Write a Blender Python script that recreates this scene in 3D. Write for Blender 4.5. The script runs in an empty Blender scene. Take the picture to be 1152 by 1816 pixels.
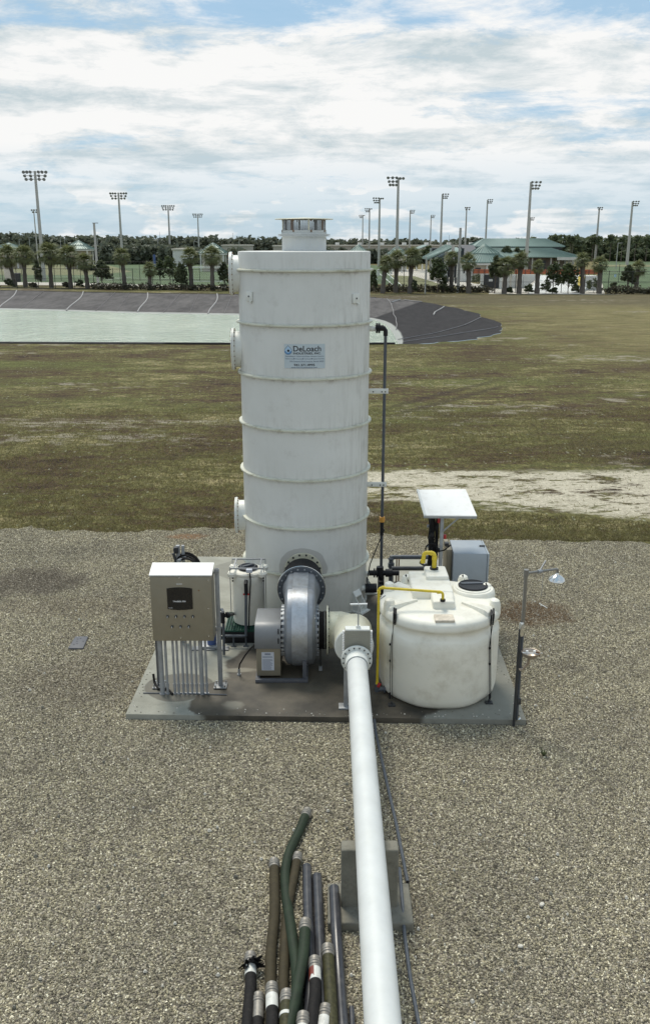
import bpy, bmesh, math, random
import numpy as np
from mathutils import Vector, Matrix, noise as mnoise
from mathutils.geometry import tessellate_polygon
R = math.radians
PI = math.pi
sc = bpy.context.scene
COL = sc.collection
random.seed(7)

# ------------------------------------------------------------------ camera
F_PX, HORIZON_PITCH, CAM_H = 1600.0, R(16.63), 6.3      # focal length in px of the 1152x1816 photograph
cam = bpy.data.cameras.new('camera'); camo = bpy.data.objects.new('camera', cam); COL.objects.link(camo)
camo.location = (0, 0, CAM_H); camo.rotation_euler = (PI/2 - HORIZON_PITCH, 0, 0)
cam.sensor_fit = 'VERTICAL'; cam.sensor_height = 24.0; cam.lens = 24.0*F_PX/1816.0
cam.clip_start = 0.1; cam.clip_end = 9000
sc.camera = camo

# ------------------------------------------------------------------ world, sun, exposure
SUN_EL, SUN_AZ = R(60), R(-24)       # azimuth from +Y (beyond the tower) towards +X
world = bpy.data.worlds.new('World'); sc.world = world; world.use_nodes = True
nt = world.node_tree; nt.nodes.clear()
def wn(t, **k):
    n = nt.nodes.new(t)
    for a, b in k.items(): setattr(n, a, b)
    return n
def wmath(op, a, b=None, c=None, clamp=False):
    n = wn('ShaderNodeMath', operation=op, use_clamp=clamp)
    for i, x in enumerate((a, b, c)):
        if x is None: continue
        if hasattr(x, 'is_linked'): nt.links.new(x, n.inputs[i])
        else: n.inputs[i].default_value = x
    return n.outputs[0]
sky = wn('ShaderNodeTexSky', sky_type='NISHITA'); sky.sun_disc = False
sky.sun_elevation = SUN_EL; sky.sun_rotation = SUN_AZ; sky.air_density = 1.0; sky.dust_density = 0.6; sky.ozone_density = 1.2
tc = wn('ShaderNodeTexCoord'); sep = wn('ShaderNodeSeparateXYZ'); nt.links.new(tc.outputs['Generated'], sep.inputs[0])
zc = wmath('MAXIMUM', sep.outputs[2], 0.0)
den = wmath('ADD', zc, 0.10)
u = wmath('DIVIDE', sep.outputs[0], den); v = wmath('DIVIDE', sep.outputs[1], den)
cmb = wn('ShaderNodeCombineXYZ'); nt.links.new(u, cmb.inputs[0]); nt.links.new(v, cmb.inputs[1])
def wnoise(scale, detail, rough, dist, sx, sy, off):
    m = wn('ShaderNodeMapping'); m.inputs['Scale'].default_value = (sx, sy, 1); m.inputs['Location'].default_value = off
    m.inputs['Rotation'].default_value = (0, 0, R(12))
    nt.links.new(cmb.outputs[0], m.inputs[0])
    n = wn('ShaderNodeTexNoise'); n.inputs['Scale'].default_value = scale; n.inputs['Detail'].default_value = detail
    n.inputs['Roughness'].default_value = rough; n.inputs['Distortion'].default_value = dist
    nt.links.new(m.outputs[0], n.inputs['Vector']); return n.outputs[0]
big = wnoise(0.75, 9, 0.60, 0.35, 0.8, 1.0, (3.1, 0.4, 0))
fine = wnoise(2.6, 10, 0.66, 0.6, 0.7, 1.2, (7.7, 2.2, 0))
tone = wnoise(1.3, 8, 0.6, 0.4, 0.6, 1.1, (1.2, 9.4, 0))
m3 = wn('ShaderNodeMapping'); m3.inputs['Scale'].default_value = (9, 9, 34); nt.links.new(tc.outputs['Generated'], m3.inputs[0])
cot = wn('ShaderNodeTexNoise'); cot.inputs['Scale'].default_value = 1.0; cot.inputs['Detail'].default_value = 12; cot.inputs['Roughness'].default_value = 0.68; cot.inputs['Distortion'].default_value = 0.25
nt.links.new(m3.outputs[0], cot.inputs['Vector'])
cov = wmath('ADD', wmath('MULTIPLY', big, 0.42), wmath('ADD', wmath('MULTIPLY', fine, 0.20), wmath('MULTIPLY', cot.outputs[0], 0.38)))
vis = wn('ShaderNodeMapRange', interpolation_type='SMOOTHSTEP'); vis.inputs['From Min'].default_value = 0.215; vis.inputs['From Max'].default_value = 0.165
vis.inputs['To Min'].default_value = -0.06; vis.inputs['To Max'].default_value = 0.045; nt.links.new(sep.outputs[2], vis.inputs['Value'])
cov = wmath('ADD', cov, vis.outputs[0])
rmp = wn('ShaderNodeValToRGB'); nt.links.new(cov, rmp.inputs[0])
rmp.color_ramp.elements[0].position = 0.41; rmp.color_ramp.elements[0].color = (0.10,)*3+(1,)
rmp.color_ramp.elements[1].position = 0.51; rmp.color_ramp.elements[1].color = (1, 1, 1, 1)
# small puffs low over the horizon
m2 = wn('ShaderNodeMapping'); m2.inputs['Scale'].default_value = (14, 14, 42); nt.links.new(tc.outputs['Generated'], m2.inputs[0])
pf = wn('ShaderNodeTexNoise'); pf.inputs['Scale'].default_value = 1.0; pf.inputs['Detail'].default_value = 7; pf.inputs['Roughness'].default_value = 0.55
nt.links.new(m2.outputs[0], pf.inputs['Vector'])
pr = wn('ShaderNodeValToRGB'); nt.links.new(pf.outputs[0], pr.inputs[0])
pr.color_ramp.elements[0].position = 0.48; pr.color_ramp.elements[0].color = (0, 0, 0, 1)
pr.color_ramp.elements[1].position = 0.58; pr.color_ramp.elements[1].color = (0.85,)*3+(1,)
lowm = wn('ShaderNodeMapRange'); lowm.inputs['From Min'].default_value = 0.11; lowm.inputs['From Max'].default_value = 0.05
nt.links.new(sep.outputs[2], lowm.inputs['Value'])
himask = wn('ShaderNodeMapRange'); himask.inputs['From Min'].default_value = 0.015; himask.inputs['From Max'].default_value = 0.095
himask.inputs['To Min'].default_value = 0.22
nt.links.new(sep.outputs[2], himask.inputs['Value'])
mk = wmath('MAXIMUM', wmath('MULTIPLY', rmp.outputs[0], himask.outputs[0]), wmath('MULTIPLY', pr.outputs[0], lowm.outputs[0]), clamp=True)
cr = wn('ShaderNodeValToRGB'); nt.links.new(wmath('ADD', wmath('MULTIPLY', tone, 0.45), wmath('MULTIPLY', cot.outputs[0], 0.55)), cr.inputs[0])
cr.color_ramp.elements[0].position = 0.40; cr.color_ramp.elements[0].color = (5.4, 6.25, 6.6, 1)
cr.color_ramp.elements[1].position = 0.53; cr.color_ramp.elements[1].color = (9.1, 9.1, 9.0, 1)
# thin haze whitening the blue
skl = wn('ShaderNodeMixRGB'); skl.inputs[0].default_value = 0.72; skl.inputs[2].default_value = (3.4, 5.6, 7.6, 1)
nt.links.new(sky.outputs[0], skl.inputs[1])
mx = wn('ShaderNodeMixRGB'); nt.links.new(mk, mx.inputs[0]); nt.links.new(skl.outputs[0], mx.inputs[1]); nt.links.new(cr.outputs[0], mx.inputs[2])
bg = wn('ShaderNodeBackground'); bg.inputs['Strength'].default_value = 0.086
nt.links.new(mx.outputs[0], bg.inputs[0])
wo = wn('ShaderNodeOutputWorld'); nt.links.new(bg.outputs[0], wo.inputs[0])

sun = bpy.data.lights.new('sun', 'SUN'); sun.energy = 2.6; sun.angle = R(20); sun.color = (1, 0.94, 0.82)
suno = bpy.data.objects.new('sun', sun); COL.objects.link(suno)
sd = Vector((math.sin(SUN_AZ)*math.cos(SUN_EL), math.cos(SUN_AZ)*math.cos(SUN_EL), math.sin(SUN_EL)))
suno.rotation_euler = sd.to_track_quat('Z', 'Y').to_euler(); suno.location = (-20, 40, 60)
sc.view_settings.view_transform = 'Standard'; sc.view_settings.look = 'None'
sc.view_settings.exposure = 0.28; sc.view_settings.gamma = 1.0; sc.view_settings.use_curve_mapping = False

# ------------------------------------------------------------------ measuring helpers (photograph px -> metres)
cp, sp = math.cos(HORIZON_PITCH), math.sin(HORIZON_PITCH)
def ray(px, py):
    a, b = (px-576)/F_PX, (908-py)/F_PX
    return Vector((a, cp + b*sp, -sp + b*cp))
def G(px, py, z=0.0):                      # point of height z seen at that pixel
    r = ray(px, py); t = (z-CAM_H)/r.z
    return Vector((0, 0, CAM_H)) + r*t
def P(px, py, Y):                          # point at distance Y seen at that pixel
    r = ray(px, py); return Vector((0, 0, CAM_H)) + r*(Y/r.y)

# ------------------------------------------------------------------ object helpers
def setp(o, label=None, cat=None, group=None, kind=None):
    if label: o['label'] = label
    if cat: o['category'] = cat
    if group: o['group'] = group
    if kind: o['kind'] = kind
    return o
def thing(name, label, cat, loc=(0, 0, 0), group=None):
    o = bpy.data.objects.new(name, None); COL.objects.link(o); o.location = loc
    o.empty_display_size = 0.2
    return setp(o, label, cat, group)
def wloc(o):
    p = Vector((0, 0, 0))
    while o is not None:
        p = p + o.location; o = o.parent
    return p
def copy_tree(o, parent=None):
    c = o.copy(); COL.objects.link(c)
    if parent is not None: c.parent = parent
    for ch in o.children: copy_tree(ch, c)
    return c
ORD = ['first', 'second', 'third', 'fourth', 'fifth', 'sixth', 'seventh', 'eighth', 'ninth', 'tenth', 'eleventh', 'twelfth',
       'thirteenth', 'fourteenth', 'fifteenth', 'sixteenth', 'seventeenth', 'eighteenth', 'nineteenth', 'twentieth']

def frame(d):
    d = d.normalized(); a = Vector((0, 0, 1)) if abs(d.z) < 0.9 else Vector((1, 0, 0))
    x = a.cross(d).normalized(); return x, d.cross(x).normalized()
SMALL = {'bolts', 'anchor_bolts', 'clips', 'printed_lines', 'small_lettering', 'lettering', 'screen_text', 'badge', 'edge_bolts', 'mesh_screen', 'holes', 'rag', 'leaves', 'net', 'hood_slots'}
SPLIT = {'base_frame', 'cross_rail', 'shoulder_lobes', 'hold_down_frame', 'stiffener', 'ribbed_fins', 'coupling', 'cables', 'coil', 'rusty_clip', 'junction_boxes', 'socket', 'push_flag',
         'spray_heads', 'pull_rod', 'rod_nut', 'flange', 'valve', 'valve_body', 'drain_flange', 'lower_fitting', 'turnbuckle', 'lid_grip', 'top_plate', 'drive_shaft', 'cap', 'body', 'elbow', 'connector', 'spray_nozzle', 'pipe', 'cable_loop'}
class MB:
    def __init__(s): s.v = []; s.f = []; s.m = []
    def add(s, vs, fs, mi=0):
        n = len(s.v); s.v += [tuple(q) for q in vs]; s.f += [tuple(i+n for i in f) for f in fs]; s.m += [mi]*len(fs); return s
    def box(s, c, d, rot=None, mi=0):
        M = rot if rot is not None else Matrix.Identity(3)
        c = Vector(c); vs = []
        for z in (-.5, .5):
            for x, y in ((-.5, -.5), (.5, -.5), (.5, .5), (-.5, .5)):
                vs.append(c + M @ Vector((x*d[0], y*d[1], z*d[2])))
        return s.add(vs, [(3, 2, 1, 0), (4, 5, 6, 7), (0, 1, 5, 4), (1, 2, 6, 5), (2, 3, 7, 6), (3, 0, 4, 7)], mi)
    def bar(s, p0, p1, w, h=None, mi=0):
        p0, p1 = Vector(p0), Vector(p1); d = p1-p0; L = d.length; x, y = frame(d); z = d.normalized()
        M = Matrix((x, y, z)).transposed()
        return s.box((p0+p1)/2, (w, h or w, L), M, mi)
    def cyl(s, p0, p1, r0, r1=None, n=16, caps=True, mi=0):
        return s.tube([p0, p1], [r0, r0 if r1 is None else r1], n, caps, mi)
    def tube(s, pts, r, n=10, caps=True, mi=0):
        pts = [Vector(p) for p in pts]
        rs = r if isinstance(r, (list, tuple)) else [r]*len(pts)
        vs = []; prev = None
        for i, p in enumerate(pts):
            d = (pts[min(i+1, len(pts)-1)] - pts[max(i-1, 0)]).normalized()
            if prev is None: x, y = frame(d)
            else:
                x = (prev - d*prev.dot(d)).normalized(); y = d.cross(x)
            prev = x
            for k in range(n):
                a = 2*PI*k/n; vs.append(p + (x*math.cos(a) + y*math.sin(a))*rs[i])
        fs = []
        for i in range(len(pts)-1):
            for k in range(n):
                a, b = i*n+k, i*n+(k+1) % n; fs.append((a, b, b+n, a+n))
        if caps: fs += [tuple(reversed(range(n))), tuple(range((len(pts)-1)*n, len(pts)*n))]
        return s.add(vs, fs, mi)
    def lathe(s, prof, o=(0, 0, 0), axis=(0, 0, 1), n=32, mi=0, fn=None, xdir=None):
        o = Vector(o); z = Vector(axis).normalized()
        if abs(z.z) > 0.99: x, y = Vector((1, 0, 0)), Vector((0, 1 if z.z > 0 else -1, 0))
        else: x, y = frame(z)
        vs = []; fs = []
        for i, (r, h) in enumerate(prof):
            for k in range(n):
                a = 2*PI*k/n; rr, hh = (r, h) if fn is None else fn(r, h, a)
                vs.append(o + (x*math.cos(a)+y*math.sin(a))*max(rr, 1e-4) + z*hh)
        for i in range(len(prof)-1):
            for k in range(n):
                a, b = i*n+k, i*n+(k+1) % n; fs.append((a, b, b+n, a+n))
        return s.add(vs, fs, mi)
    def torus(s, c, axis, Rr, r, n=32, m=8, mi=0, a0=0, a1=2*PI):
        c = Vector(c); z = Vector(axis).normalized(); x, y = frame(z); vs = []; fs = []
        full = abs(a1-a0-2*PI) < 1e-6; N = n if full else n+1
        for i in range(N):
            a = a0+(a1-a0)*i/n; e = x*math.cos(a)+y*math.sin(a)
            for k in range(m):
                b = 2*PI*k/m; vs.append(c + e*(Rr+r*math.cos(b)) + z*(r*math.sin(b)))
        for i in range(n):
            j = (i+1) % N
            for k in range(m):
                l = (k+1) % m; fs.append((i*m+k, j*m+k, j*m+l, i*m+l))
        return s.add(vs, fs, mi)
    def prism(s, poly, z0, z1, mi=0):
        n = len(poly); vs = [(x, y, z0) for x, y in poly]+[(x, y, z1) for x, y in poly]
        return s.add(vs, [tuple(reversed(range(n))), tuple(range(n, 2*n))]+[(i, (i+1) % n, (i+1) % n+n, i+n) for i in range(n)], mi)
    def quad(s, a, b, c, d, mi=0): return s.add([a, b, c, d], [(0, 1, 2, 3)], mi)
    def islands(s):
        p = list(range(len(s.v)))
        def f(x):
            while p[x] != x: p[x] = p[p[x]]; x = p[x]
            return x
        for q in s.f:
            a = f(q[0])
            for w in q[1:]:
                b = f(w)
                if a != b: p[b] = a
        g = {}
        for i, q in enumerate(s.f): g.setdefault(f(q[0]), []).append(i)
        return list(g.values())
    def build(s, name, mats, parent=None, bevel=0, seg=2, sharp=35, label=None, kind=None):
        if name in SPLIT and kind is None:
            isl = s.islands()
            if len(isl) > 1:
                first = None
                for g in isl:
                    m = MB(); mp = {}
                    for i in g:
                        f_ = []
                        for v_ in s.f[i]:
                            if v_ not in mp: mp[v_] = len(m.v); m.v.append(s.v[v_])
                            f_.append(mp[v_])
                        m.f.append(tuple(f_)); m.m.append(s.m[i])
                    o = m.build(name, mats, parent, bevel, seg, sharp, label, kind); first = first or o
                return first
        if name in SMALL and kind is None: kind = 'stuff'
        me = bpy.data.meshes.new(name)
        off = wloc(parent) if parent is not None else Vector((0, 0, 0))
        me.from_pydata([(a-off.x, b-off.y, c-off.z) for a, b, c in s.v], [], s.f)
        mats = mats if isinstance(mats, (list, tuple)) else [mats]
        for m in mats: me.materials.append(m)
        if len(mats) > 1: me.polygons.foreach_set('material_index', s.m)
        if bevel:
            bm = bmesh.new(); bm.from_mesh(me)
            es = [e for e in bm.edges if len(e.link_faces) == 2 and e.calc_face_angle(0) > R(30)]
            bmesh.ops.bevel(bm, geom=es, offset=bevel, segments=seg, affect='EDGES', profile=0.5)
            bm.to_mesh(me); bm.free()
        me.shade_smooth(); me.set_sharp_from_angle(angle=R(sharp))
        o = bpy.data.objects.new(name, me); COL.objects.link(o)
        if parent is not None: o.parent = parent
        if label: o['label'] = label
        if kind: o['kind'] = kind
        return o
def link_copy(src, parent, name=None, loc=None, rot=None, scale=None):
    c = bpy.data.objects.new(name or src.name.split('.')[0], src if isinstance(src, bpy.types.Mesh) else src.data); COL.objects.link(c)
    if parent is not None: c.parent = parent
    if loc is not None: c.location = loc
    if rot is not None: c.rotation_euler = rot
    if scale is not None: c.scale = scale if hasattr(scale, '__len__') else (scale,)*3
    return c
def text_geo(body, bold=0.0):
    cu = bpy.data.curves.new('t', 'FONT'); cu.body = body; cu.size = 1; cu.offset = bold; cu.resolution_u = 3
    o = bpy.data.objects.new('t', cu); COL.objects.link(o)
    dg = bpy.context.evaluated_depsgraph_get(); dg.update()
    me = bpy.data.meshes.new_from_object(o.evaluated_get(dg))
    vs = [tuple(q.co) for q in me.vertices]; fs = [tuple(p.vertices) for p in me.polygons]
    bpy.data.objects.remove(o); bpy.data.meshes.remove(me); bpy.data.curves.remove(cu)
    xs = [q[0] for q in vs]; ys = [q[1] for q in vs]
    x0, x1, y0, y1 = min(xs), max(xs), min(ys), max(ys)
    return [((q[0]-x0)/(x1-x0), (q[1]-y0)/(y1-y0)) for q in vs], fs
def put_text(mb, body, x0, x1, z0, z1, mapf, bold=0.0, mi=0):
    vs, fs = text_geo(body, bold)
    mb.add([mapf(x0+(x1-x0)*a, z0+(z1-z0)*b) for a, b in vs], fs, mi)

# ------------------------------------------------------------------ materials
class NT:
    def __init__(s, name):
        s.mat = bpy.data.materials.new(name); s.mat.use_nodes = True; s.t = s.mat.node_tree
        s.b = s.t.nodes['Principled BSDF']; s.out = s.t.nodes['Material Output']
        s.tc = s.t.nodes.new('ShaderNodeTexCoord')
    def n(s, t, **k):
        n = s.t.nodes.new(t)
        for a, b in k.items(): setattr(n, a, b)
        return n
    def l(s, a, b): s.t.links.new(a, b)
    def m(s, op, a, b=None, c=None, clamp=False):
        n = s.n('ShaderNodeMath', operation=op, use_clamp=clamp)
        for i, x in enumerate((a, b, c)):
            if x is None: continue
            if hasattr(x, 'is_linked'): s.l(x, n.inputs[i])
            else: n.inputs[i].default_value = x
        return n.outputs[0]
    def noise(s, scale, detail=4, rough=0.55, mscale=None, coord='Object', dist=0, off=None, vec=None):
        n = s.n('ShaderNodeTexNoise'); n.inputs['Scale'].default_value = scale; n.inputs['Detail'].default_value = detail
        n.inputs['Roughness'].default_value = rough; n.inputs['Distortion'].default_value = dist
        src = vec if vec is not None else s.tc.outputs[coord]
        if mscale or off:
            mp = s.n('ShaderNodeMapping'); mp.inputs['Scale'].default_value = mscale or (1, 1, 1)
            if off: mp.inputs['Location'].default_value = off
            s.l(src, mp.inputs[0]); src = mp.outputs[0]
        s.l(src, n.inputs['Vector']); return n.outputs[0]
    def geo(s): return s.n('ShaderNodeNewGeometry')
    def ramp(s, src, stops):
        r = s.n('ShaderNodeValToRGB'); s.l(src, r.inputs[0]); e = r.color_ramp.elements
        while len(e) < len(stops): e.new(0.5)
        for i, (p, c) in enumerate(stops):
            e[i].position = p; e[i].color = (c, c, c, 1) if not hasattr(c, '__len__') else (*c, 1)
        return r.outputs[0]
    def mix(s, fac, a, b, blend='MIX'):
        n = s.n('ShaderNodeMixRGB', blend_type=blend)
        for i, x in enumerate((fac, a, b)):
            if hasattr(x, 'is_linked'): s.l(x, n.inputs[i])
            elif hasattr(x, '__len__'): n.inputs[i].default_value = (*x, 1)
            else: n.inputs[i].default_value = x
        return n.outputs[0]
    def smooth(s, v, a, b):
        n = s.n('ShaderNodeMapRange', interpolation_type='SMOOTHSTEP')
        if hasattr(v, 'is_linked'): s.l(v, n.inputs['Value'])
        n.inputs['From Min'].default_value = a; n.inputs['From Max'].default_value = b
        return n.outputs[0]
    def set(s, color=None, rough=None, metal=None, **k):
        for key, x in (('Base Color', color), ('Roughness', rough), ('Metallic', metal)):
            if x is None: continue
            if hasattr(x, 'is_linked'): s.l(x, s.b.inputs[key])
            else: s.b.inputs[key].default_value = (*x, 1) if hasattr(x, '__len__') else x
        return s
    def bump(s, h, strength=0.3, dist=0.01):
        b = s.n('ShaderNodeBump'); b.inputs['Strength'].default_value = strength; b.inputs['Distance'].default_value = dist
        s.l(h, b.inputs['Height']); s.l(b.outputs[0], s.b.inputs['Normal']); return s
def simple(name, c, rough=0.5, metal=0.0, var=0.15, scale=6, bump=0.0, bscale=60, dirt=None, dirt_amt=0.35, mscale=None):
    s = NT(name)
    n = s.noise(scale, 5, 0.6, mscale)
    a = tuple(x*(1-var) for x in c); b = tuple(min(1, x*(1+var)) for x in c)
    col = s.mix(s.ramp(n, [(0.3, 0), (0.7, 1)]), a, b)
    if dirt:
        d = s.noise(scale*1.7, 8, 0.7, mscale, off=(5, 3, 1))
        col = s.mix(s.m('MULTIPLY', s.ramp(d, [(0.5, 0), (0.72, 1)]), dirt_amt), col, dirt)
    rg = s.m('ADD', s.m('MULTIPLY', n, 0.2), rough-0.1, clamp=True)
    s.set(col, rg, metal)
    if bump: s.bump(s.noise(bscale, 3, 0.6), bump, 0.01)
    return s.mat

M = {}
M['frp'] = simple('fibreglass_white', (0.72, 0.73, 0.69), 0.42, var=0.05, scale=2, dirt=(0.42, 0.40, 0.33), dirt_amt=0.3, bump=0.12, bscale=25)
M['frp_cream'] = simple('fibreglass_cream', (0.66, 0.64, 0.50), 0.4, var=0.07, scale=4, dirt=(0.38, 0.34, 0.2), dirt_amt=0.35)
M['ring'] = simple('ring_resin', (0.60, 0.595, 0.49), 0.42, var=0.10, scale=3, dirt=(0.30, 0.27, 0.16), dirt_amt=0.8)
M['pipe'] = simple('white_pipe_paint', (0.60, 0.615, 0.60), 0.5, var=0.07, scale=3, dirt=(0.5, 0.5, 0.42), dirt_amt=0.18, bump=0.1, bscale=90)
M['poly'] = simple('polyethylene', (0.80, 0.775, 0.68), 0.5, var=0.04, scale=1.5, dirt=(0.46, 0.41, 0.30), dirt_amt=0.5, bump=0.08, bscale=30)
M['galv'] = simple('galvanised_steel', (0.33, 0.34, 0.35), 0.5, 0.35, var=0.16, scale=9, bump=0.05)
M['fan'] = simple('fan_painted_metal', (0.27, 0.29, 0.32), 0.42, 0.5, var=0.16, scale=5, dirt=(0.24, 0.21, 0.18), dirt_amt=0.5, bump=0.06, bscale=40)
M['steel'] = simple('stainless_brushed', (0.26, 0.25, 0.23), 0.4, 0.6, var=0.06, scale=40, mscale=(0.2, 1, 8))
M['alu'] = simple('aluminium_sheet', (0.21, 0.215, 0.22), 0.5, 0.3, var=0.06, scale=8)
M['cab'] = simple('cabinet_sheet_metal', (0.255, 0.225, 0.165), 0.5, 0.25, var=0.06, scale=6, dirt=(0.25, 0.20, 0.13), dirt_amt=0.35)
M['gate'] = simple('gate_grey_beige', (0.30, 0.29, 0.24), 0.55, 0.1, var=0.06, scale=6)
M['strip'] = simple('housing_band', (0.44, 0.46, 0.49), 0.36, 0.65, var=0.14, scale=7, dirt=(0.25, 0.22, 0.19), dirt_amt=0.6)
M['white_sheet'] = simple('white_sheet', (0.78, 0.78, 0.76), 0.45, var=0.03, scale=3, dirt=(0.45, 0.42, 0.36), dirt_amt=0.3)
M['rust'] = simple('rusty_steel', (0.22, 0.12, 0.055), 0.8, var=0.4, scale=20)
M['black'] = simple('black_plastic', (0.018, 0.018, 0.02), 0.42, var=0.2)
M['rubber'] = simple('black_rubber', (0.012, 0.011, 0.011), 0.75, var=0.3, scale=20, dirt=(0.06, 0.052, 0.042), dirt_amt=0.3, bump=0.3)
M['pvc'] = simple('grey_pvc', (0.07, 0.08, 0.095), 0.38, var=0.18, scale=8, dirt=(0.20, 0.19, 0.17), dirt_amt=0.3)
M['hosegrey'] = simple('dark_grey_tube', (0.040, 0.041, 0.047), 0.32, var=0.2, scale=8, dirt=(0.15, 0.14, 0.13), dirt_amt=0.3)
M['olive'] = simple('olive_hose', (0.048, 0.039, 0.022), 0.75, var=0.25, scale=12, dirt=(0.03, 0.028, 0.018), dirt_amt=0.6, bump=0.3)
M['green_hose'] = simple('green_hose', (0.022, 0.034, 0.020), 0.65, var=0.3, scale=9, dirt=(0.02, 0.026, 0.018), dirt_amt=0.7, bump=0.25)
M['moss'] = simple('mottled_hose', (0.05, 0.048, 0.022), 0.6, var=0.5, scale=22, dirt=(0.012, 0.012, 0.008), dirt_amt=0.8, bump=0.3)
M['coupling'] = simple('aluminium_coupling', (0.24, 0.225, 0.20), 0.5, 0.4, var=0.25, scale=25, dirt=(0.12, 0.10, 0.08), dirt_amt=0.5)
M['whitetape'] = simple('white_sleeve', (0.62, 0.62, 0.58), 0.5, var=0.12, scale=14, dirt=(0.25, 0.22, 0.18), dirt_amt=0.5)
M['redtape'] = simple('red_sleeve', (0.17, 0.035, 0.022), 0.5, var=0.3, scale=20)
M['yellow'] = simple('yellow_pipe', (0.66, 0.50, 0.03), 0.42, var=0.12, scale=9, dirt=(0.30, 0.19, 0.03), dirt_amt=0.4)
M['orange'] = simple('orange_fitting', (0.62, 0.30, 0.05), 0.5, var=0.1)
M['red'] = simple('red_handle', (0.42, 0.03, 0.03), 0.45, var=0.15)
M['blue'] = simple('blue_pump_paint', (0.05, 0.09, 0.24), 0.45, var=0.2)
M['grating'] = simple('green_grating', (0.012, 0.07, 0.045), 0.55, var=0.25)
M['chrome'] = simple('chrome_dull', (0.68, 0.68, 0.66), 0.2, 0.95, var=0.08)
M['bowl'] = simple('aged_bowl_steel', (0.40, 0.34, 0.28), 0.4, 0.6, var=0.2, scale=20, dirt=(0.16, 0.09, 0.05), dirt_amt=0.5)
M['greybox'] = simple('grey_enclosure', (0.33, 0.37, 0.41), 0.42, 0.2, var=0.05, scale=5)
M['screen'] = simple('dark_screen', (0.008, 0.008, 0.01), 0.15, var=0.05)
M['ink'] = simple('black_ink', (0.01, 0.01, 0.015), 0.5)
M['inkgrey'] = simple('grey_ink', (0.10, 0.13, 0.20), 0.5)
M['inkwhite'] = simple('white_ink', (0.7, 0.7, 0.7), 0.5)
M['signface'] = simple('sign_face_pale_blue', (0.50, 0.57, 0.61), 0.35, var=0.04, scale=12)
M['dropblue'] = simple('drop_blue', (0.10, 0.26, 0.50), 0.4, var=0.05)
M['droplight'] = simple('drop_light', (0.42, 0.58, 0.74), 0.4, var=0.05)
M['paper'] = simple('paper_notice', (0.55, 0.57, 0.62), 0.6, var=0.03)
M['block'] = simple('weathered_concrete', (0.19, 0.18, 0.145), 0.85, var=0.16, scale=7, dirt=(0.09, 0.085, 0.065), dirt_amt=0.6, bump=0.35, bscale=50)
M['polemat'] = simple('concrete_light_pole', (0.42, 0.41, 0.38), 0.7, var=0.08)
M['darkmetal'] = simple('dark_metal', (0.05, 0.052, 0.055), 0.5, 0.4, var=0.15)
M['lampmetal'] = simple('floodlight_metal', (0.25, 0.26, 0.27), 0.45, 0.4, var=0.2)
M['fence'] = simple('black_fence_vinyl', (0.015, 0.015, 0.015), 0.55)
M['greenroof'] = simple('green_metal_roof', (0.16, 0.235, 0.21), 0.5, 0.1, var=0.08, scale=0.5)
M['stucco'] = simple('pale_stucco', (0.55, 0.51, 0.44), 0.85, var=0.05, scale=1)
M['tanwall'] = simple('tan_wall', (0.34, 0.29, 0.235), 0.85, var=0.12, scale=1)
M['warehouse'] = simple('warehouse_panel', (0.40, 0.37, 0.32), 0.8, var=0.06, scale=0.2)
M['brickwall'] = simple('brown_block_wall', (0.17, 0.135, 0.115), 0.85, var=0.2, scale=1.5)
M['whitewall'] = simple('white_concrete', (0.62, 0.62, 0.59), 0.8, var=0.06, scale=0.6, dirt=(0.35, 0.34, 0.31), dirt_amt=0.4)
M['orangefence'] = simple('orange_safety_fence', (0.40, 0.115, 0.055), 0.8, var=0.12, scale=1)
M['shadeglass'] = simple('dark_window', (0.03, 0.035, 0.045), 0.15)
M['bark'] = simple('bark', (0.13, 0.105, 0.085), 0.9, var=0.3, scale=6, bump=0.6, bscale=12)
M['palmbark'] = simple('palm_bark', (0.12, 0.105, 0.09), 0.9, var=0.35, scale=5, bump=0.8, bscale=8, mscale=(1, 1, 3))
M['stonelight'] = simple('pale_stone', (0.55, 0.52, 0.45), 0.85, var=0.1, scale=20, bump=0.3)
M['lidgrey'] = simple('grey_box_lid', (0.085, 0.088, 0.10), 0.6, var=0.12, scale=8, dirt=(0.19, 0.17, 0.14), dirt_amt=0.4)
for k_ in ('olive', 'green_hose', 'moss', 'rubber', 'black'): M[k_].node_tree.nodes['Principled BSDF'].inputs['Specular IOR Level'].default_value = 0.22
def leafmat(name, a, b, sc_=0.9):
    s = NT(name); g = s.geo()
    n = s.noise(sc_, 3, 0.6, vec=g.outputs['Position']); r = s.noise(sc_*9, 1, 0.5, vec=g.outputs['Position'])
    f = s.m('ADD', s.m('MULTIPLY', n, 0.6), s.m('MULTIPLY', r, 0.4))
    s.set(s.mix(s.ramp(f, [(0.36, 0), (0.62, 1)]), a, b), 0.7)
    tr = s.n('ShaderNodeBsdfTranslucent'); tr.inputs[0].default_value = (*[x*1.3 for x in b], 1)
    ms = s.n('ShaderNodeMixShader'); ms.inputs[0].default_value = 0.25
    s.l(s.b.outputs[0], ms.inputs[1]); s.l(tr.outputs[0], ms.inputs[2]); s.l(ms.outputs[0], s.out.inputs[0])
    return s.mat
M['palm'] = leafmat('palm_leaf', (0.055, 0.070, 0.028), (0.19, 0.205, 0.085))
M['palmdry'] = leafmat('palm_leaf_dry', (0.07, 0.052, 0.030), (0.13, 0.10, 0.06))
M['leaf'] = leafmat('oak_leaf', (0.034, 0.046, 0.022), (0.105, 0.125, 0.060))
M['pineleaf'] = leafmat('pine_leaf', (0.028, 0.045, 0.018), (0.085, 0.11, 0.042))
M['wood_far'] = leafmat('far_wood_leaf', (0.062, 0.075, 0.052), (0.15, 0.165, 0.115), 0.12)
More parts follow.
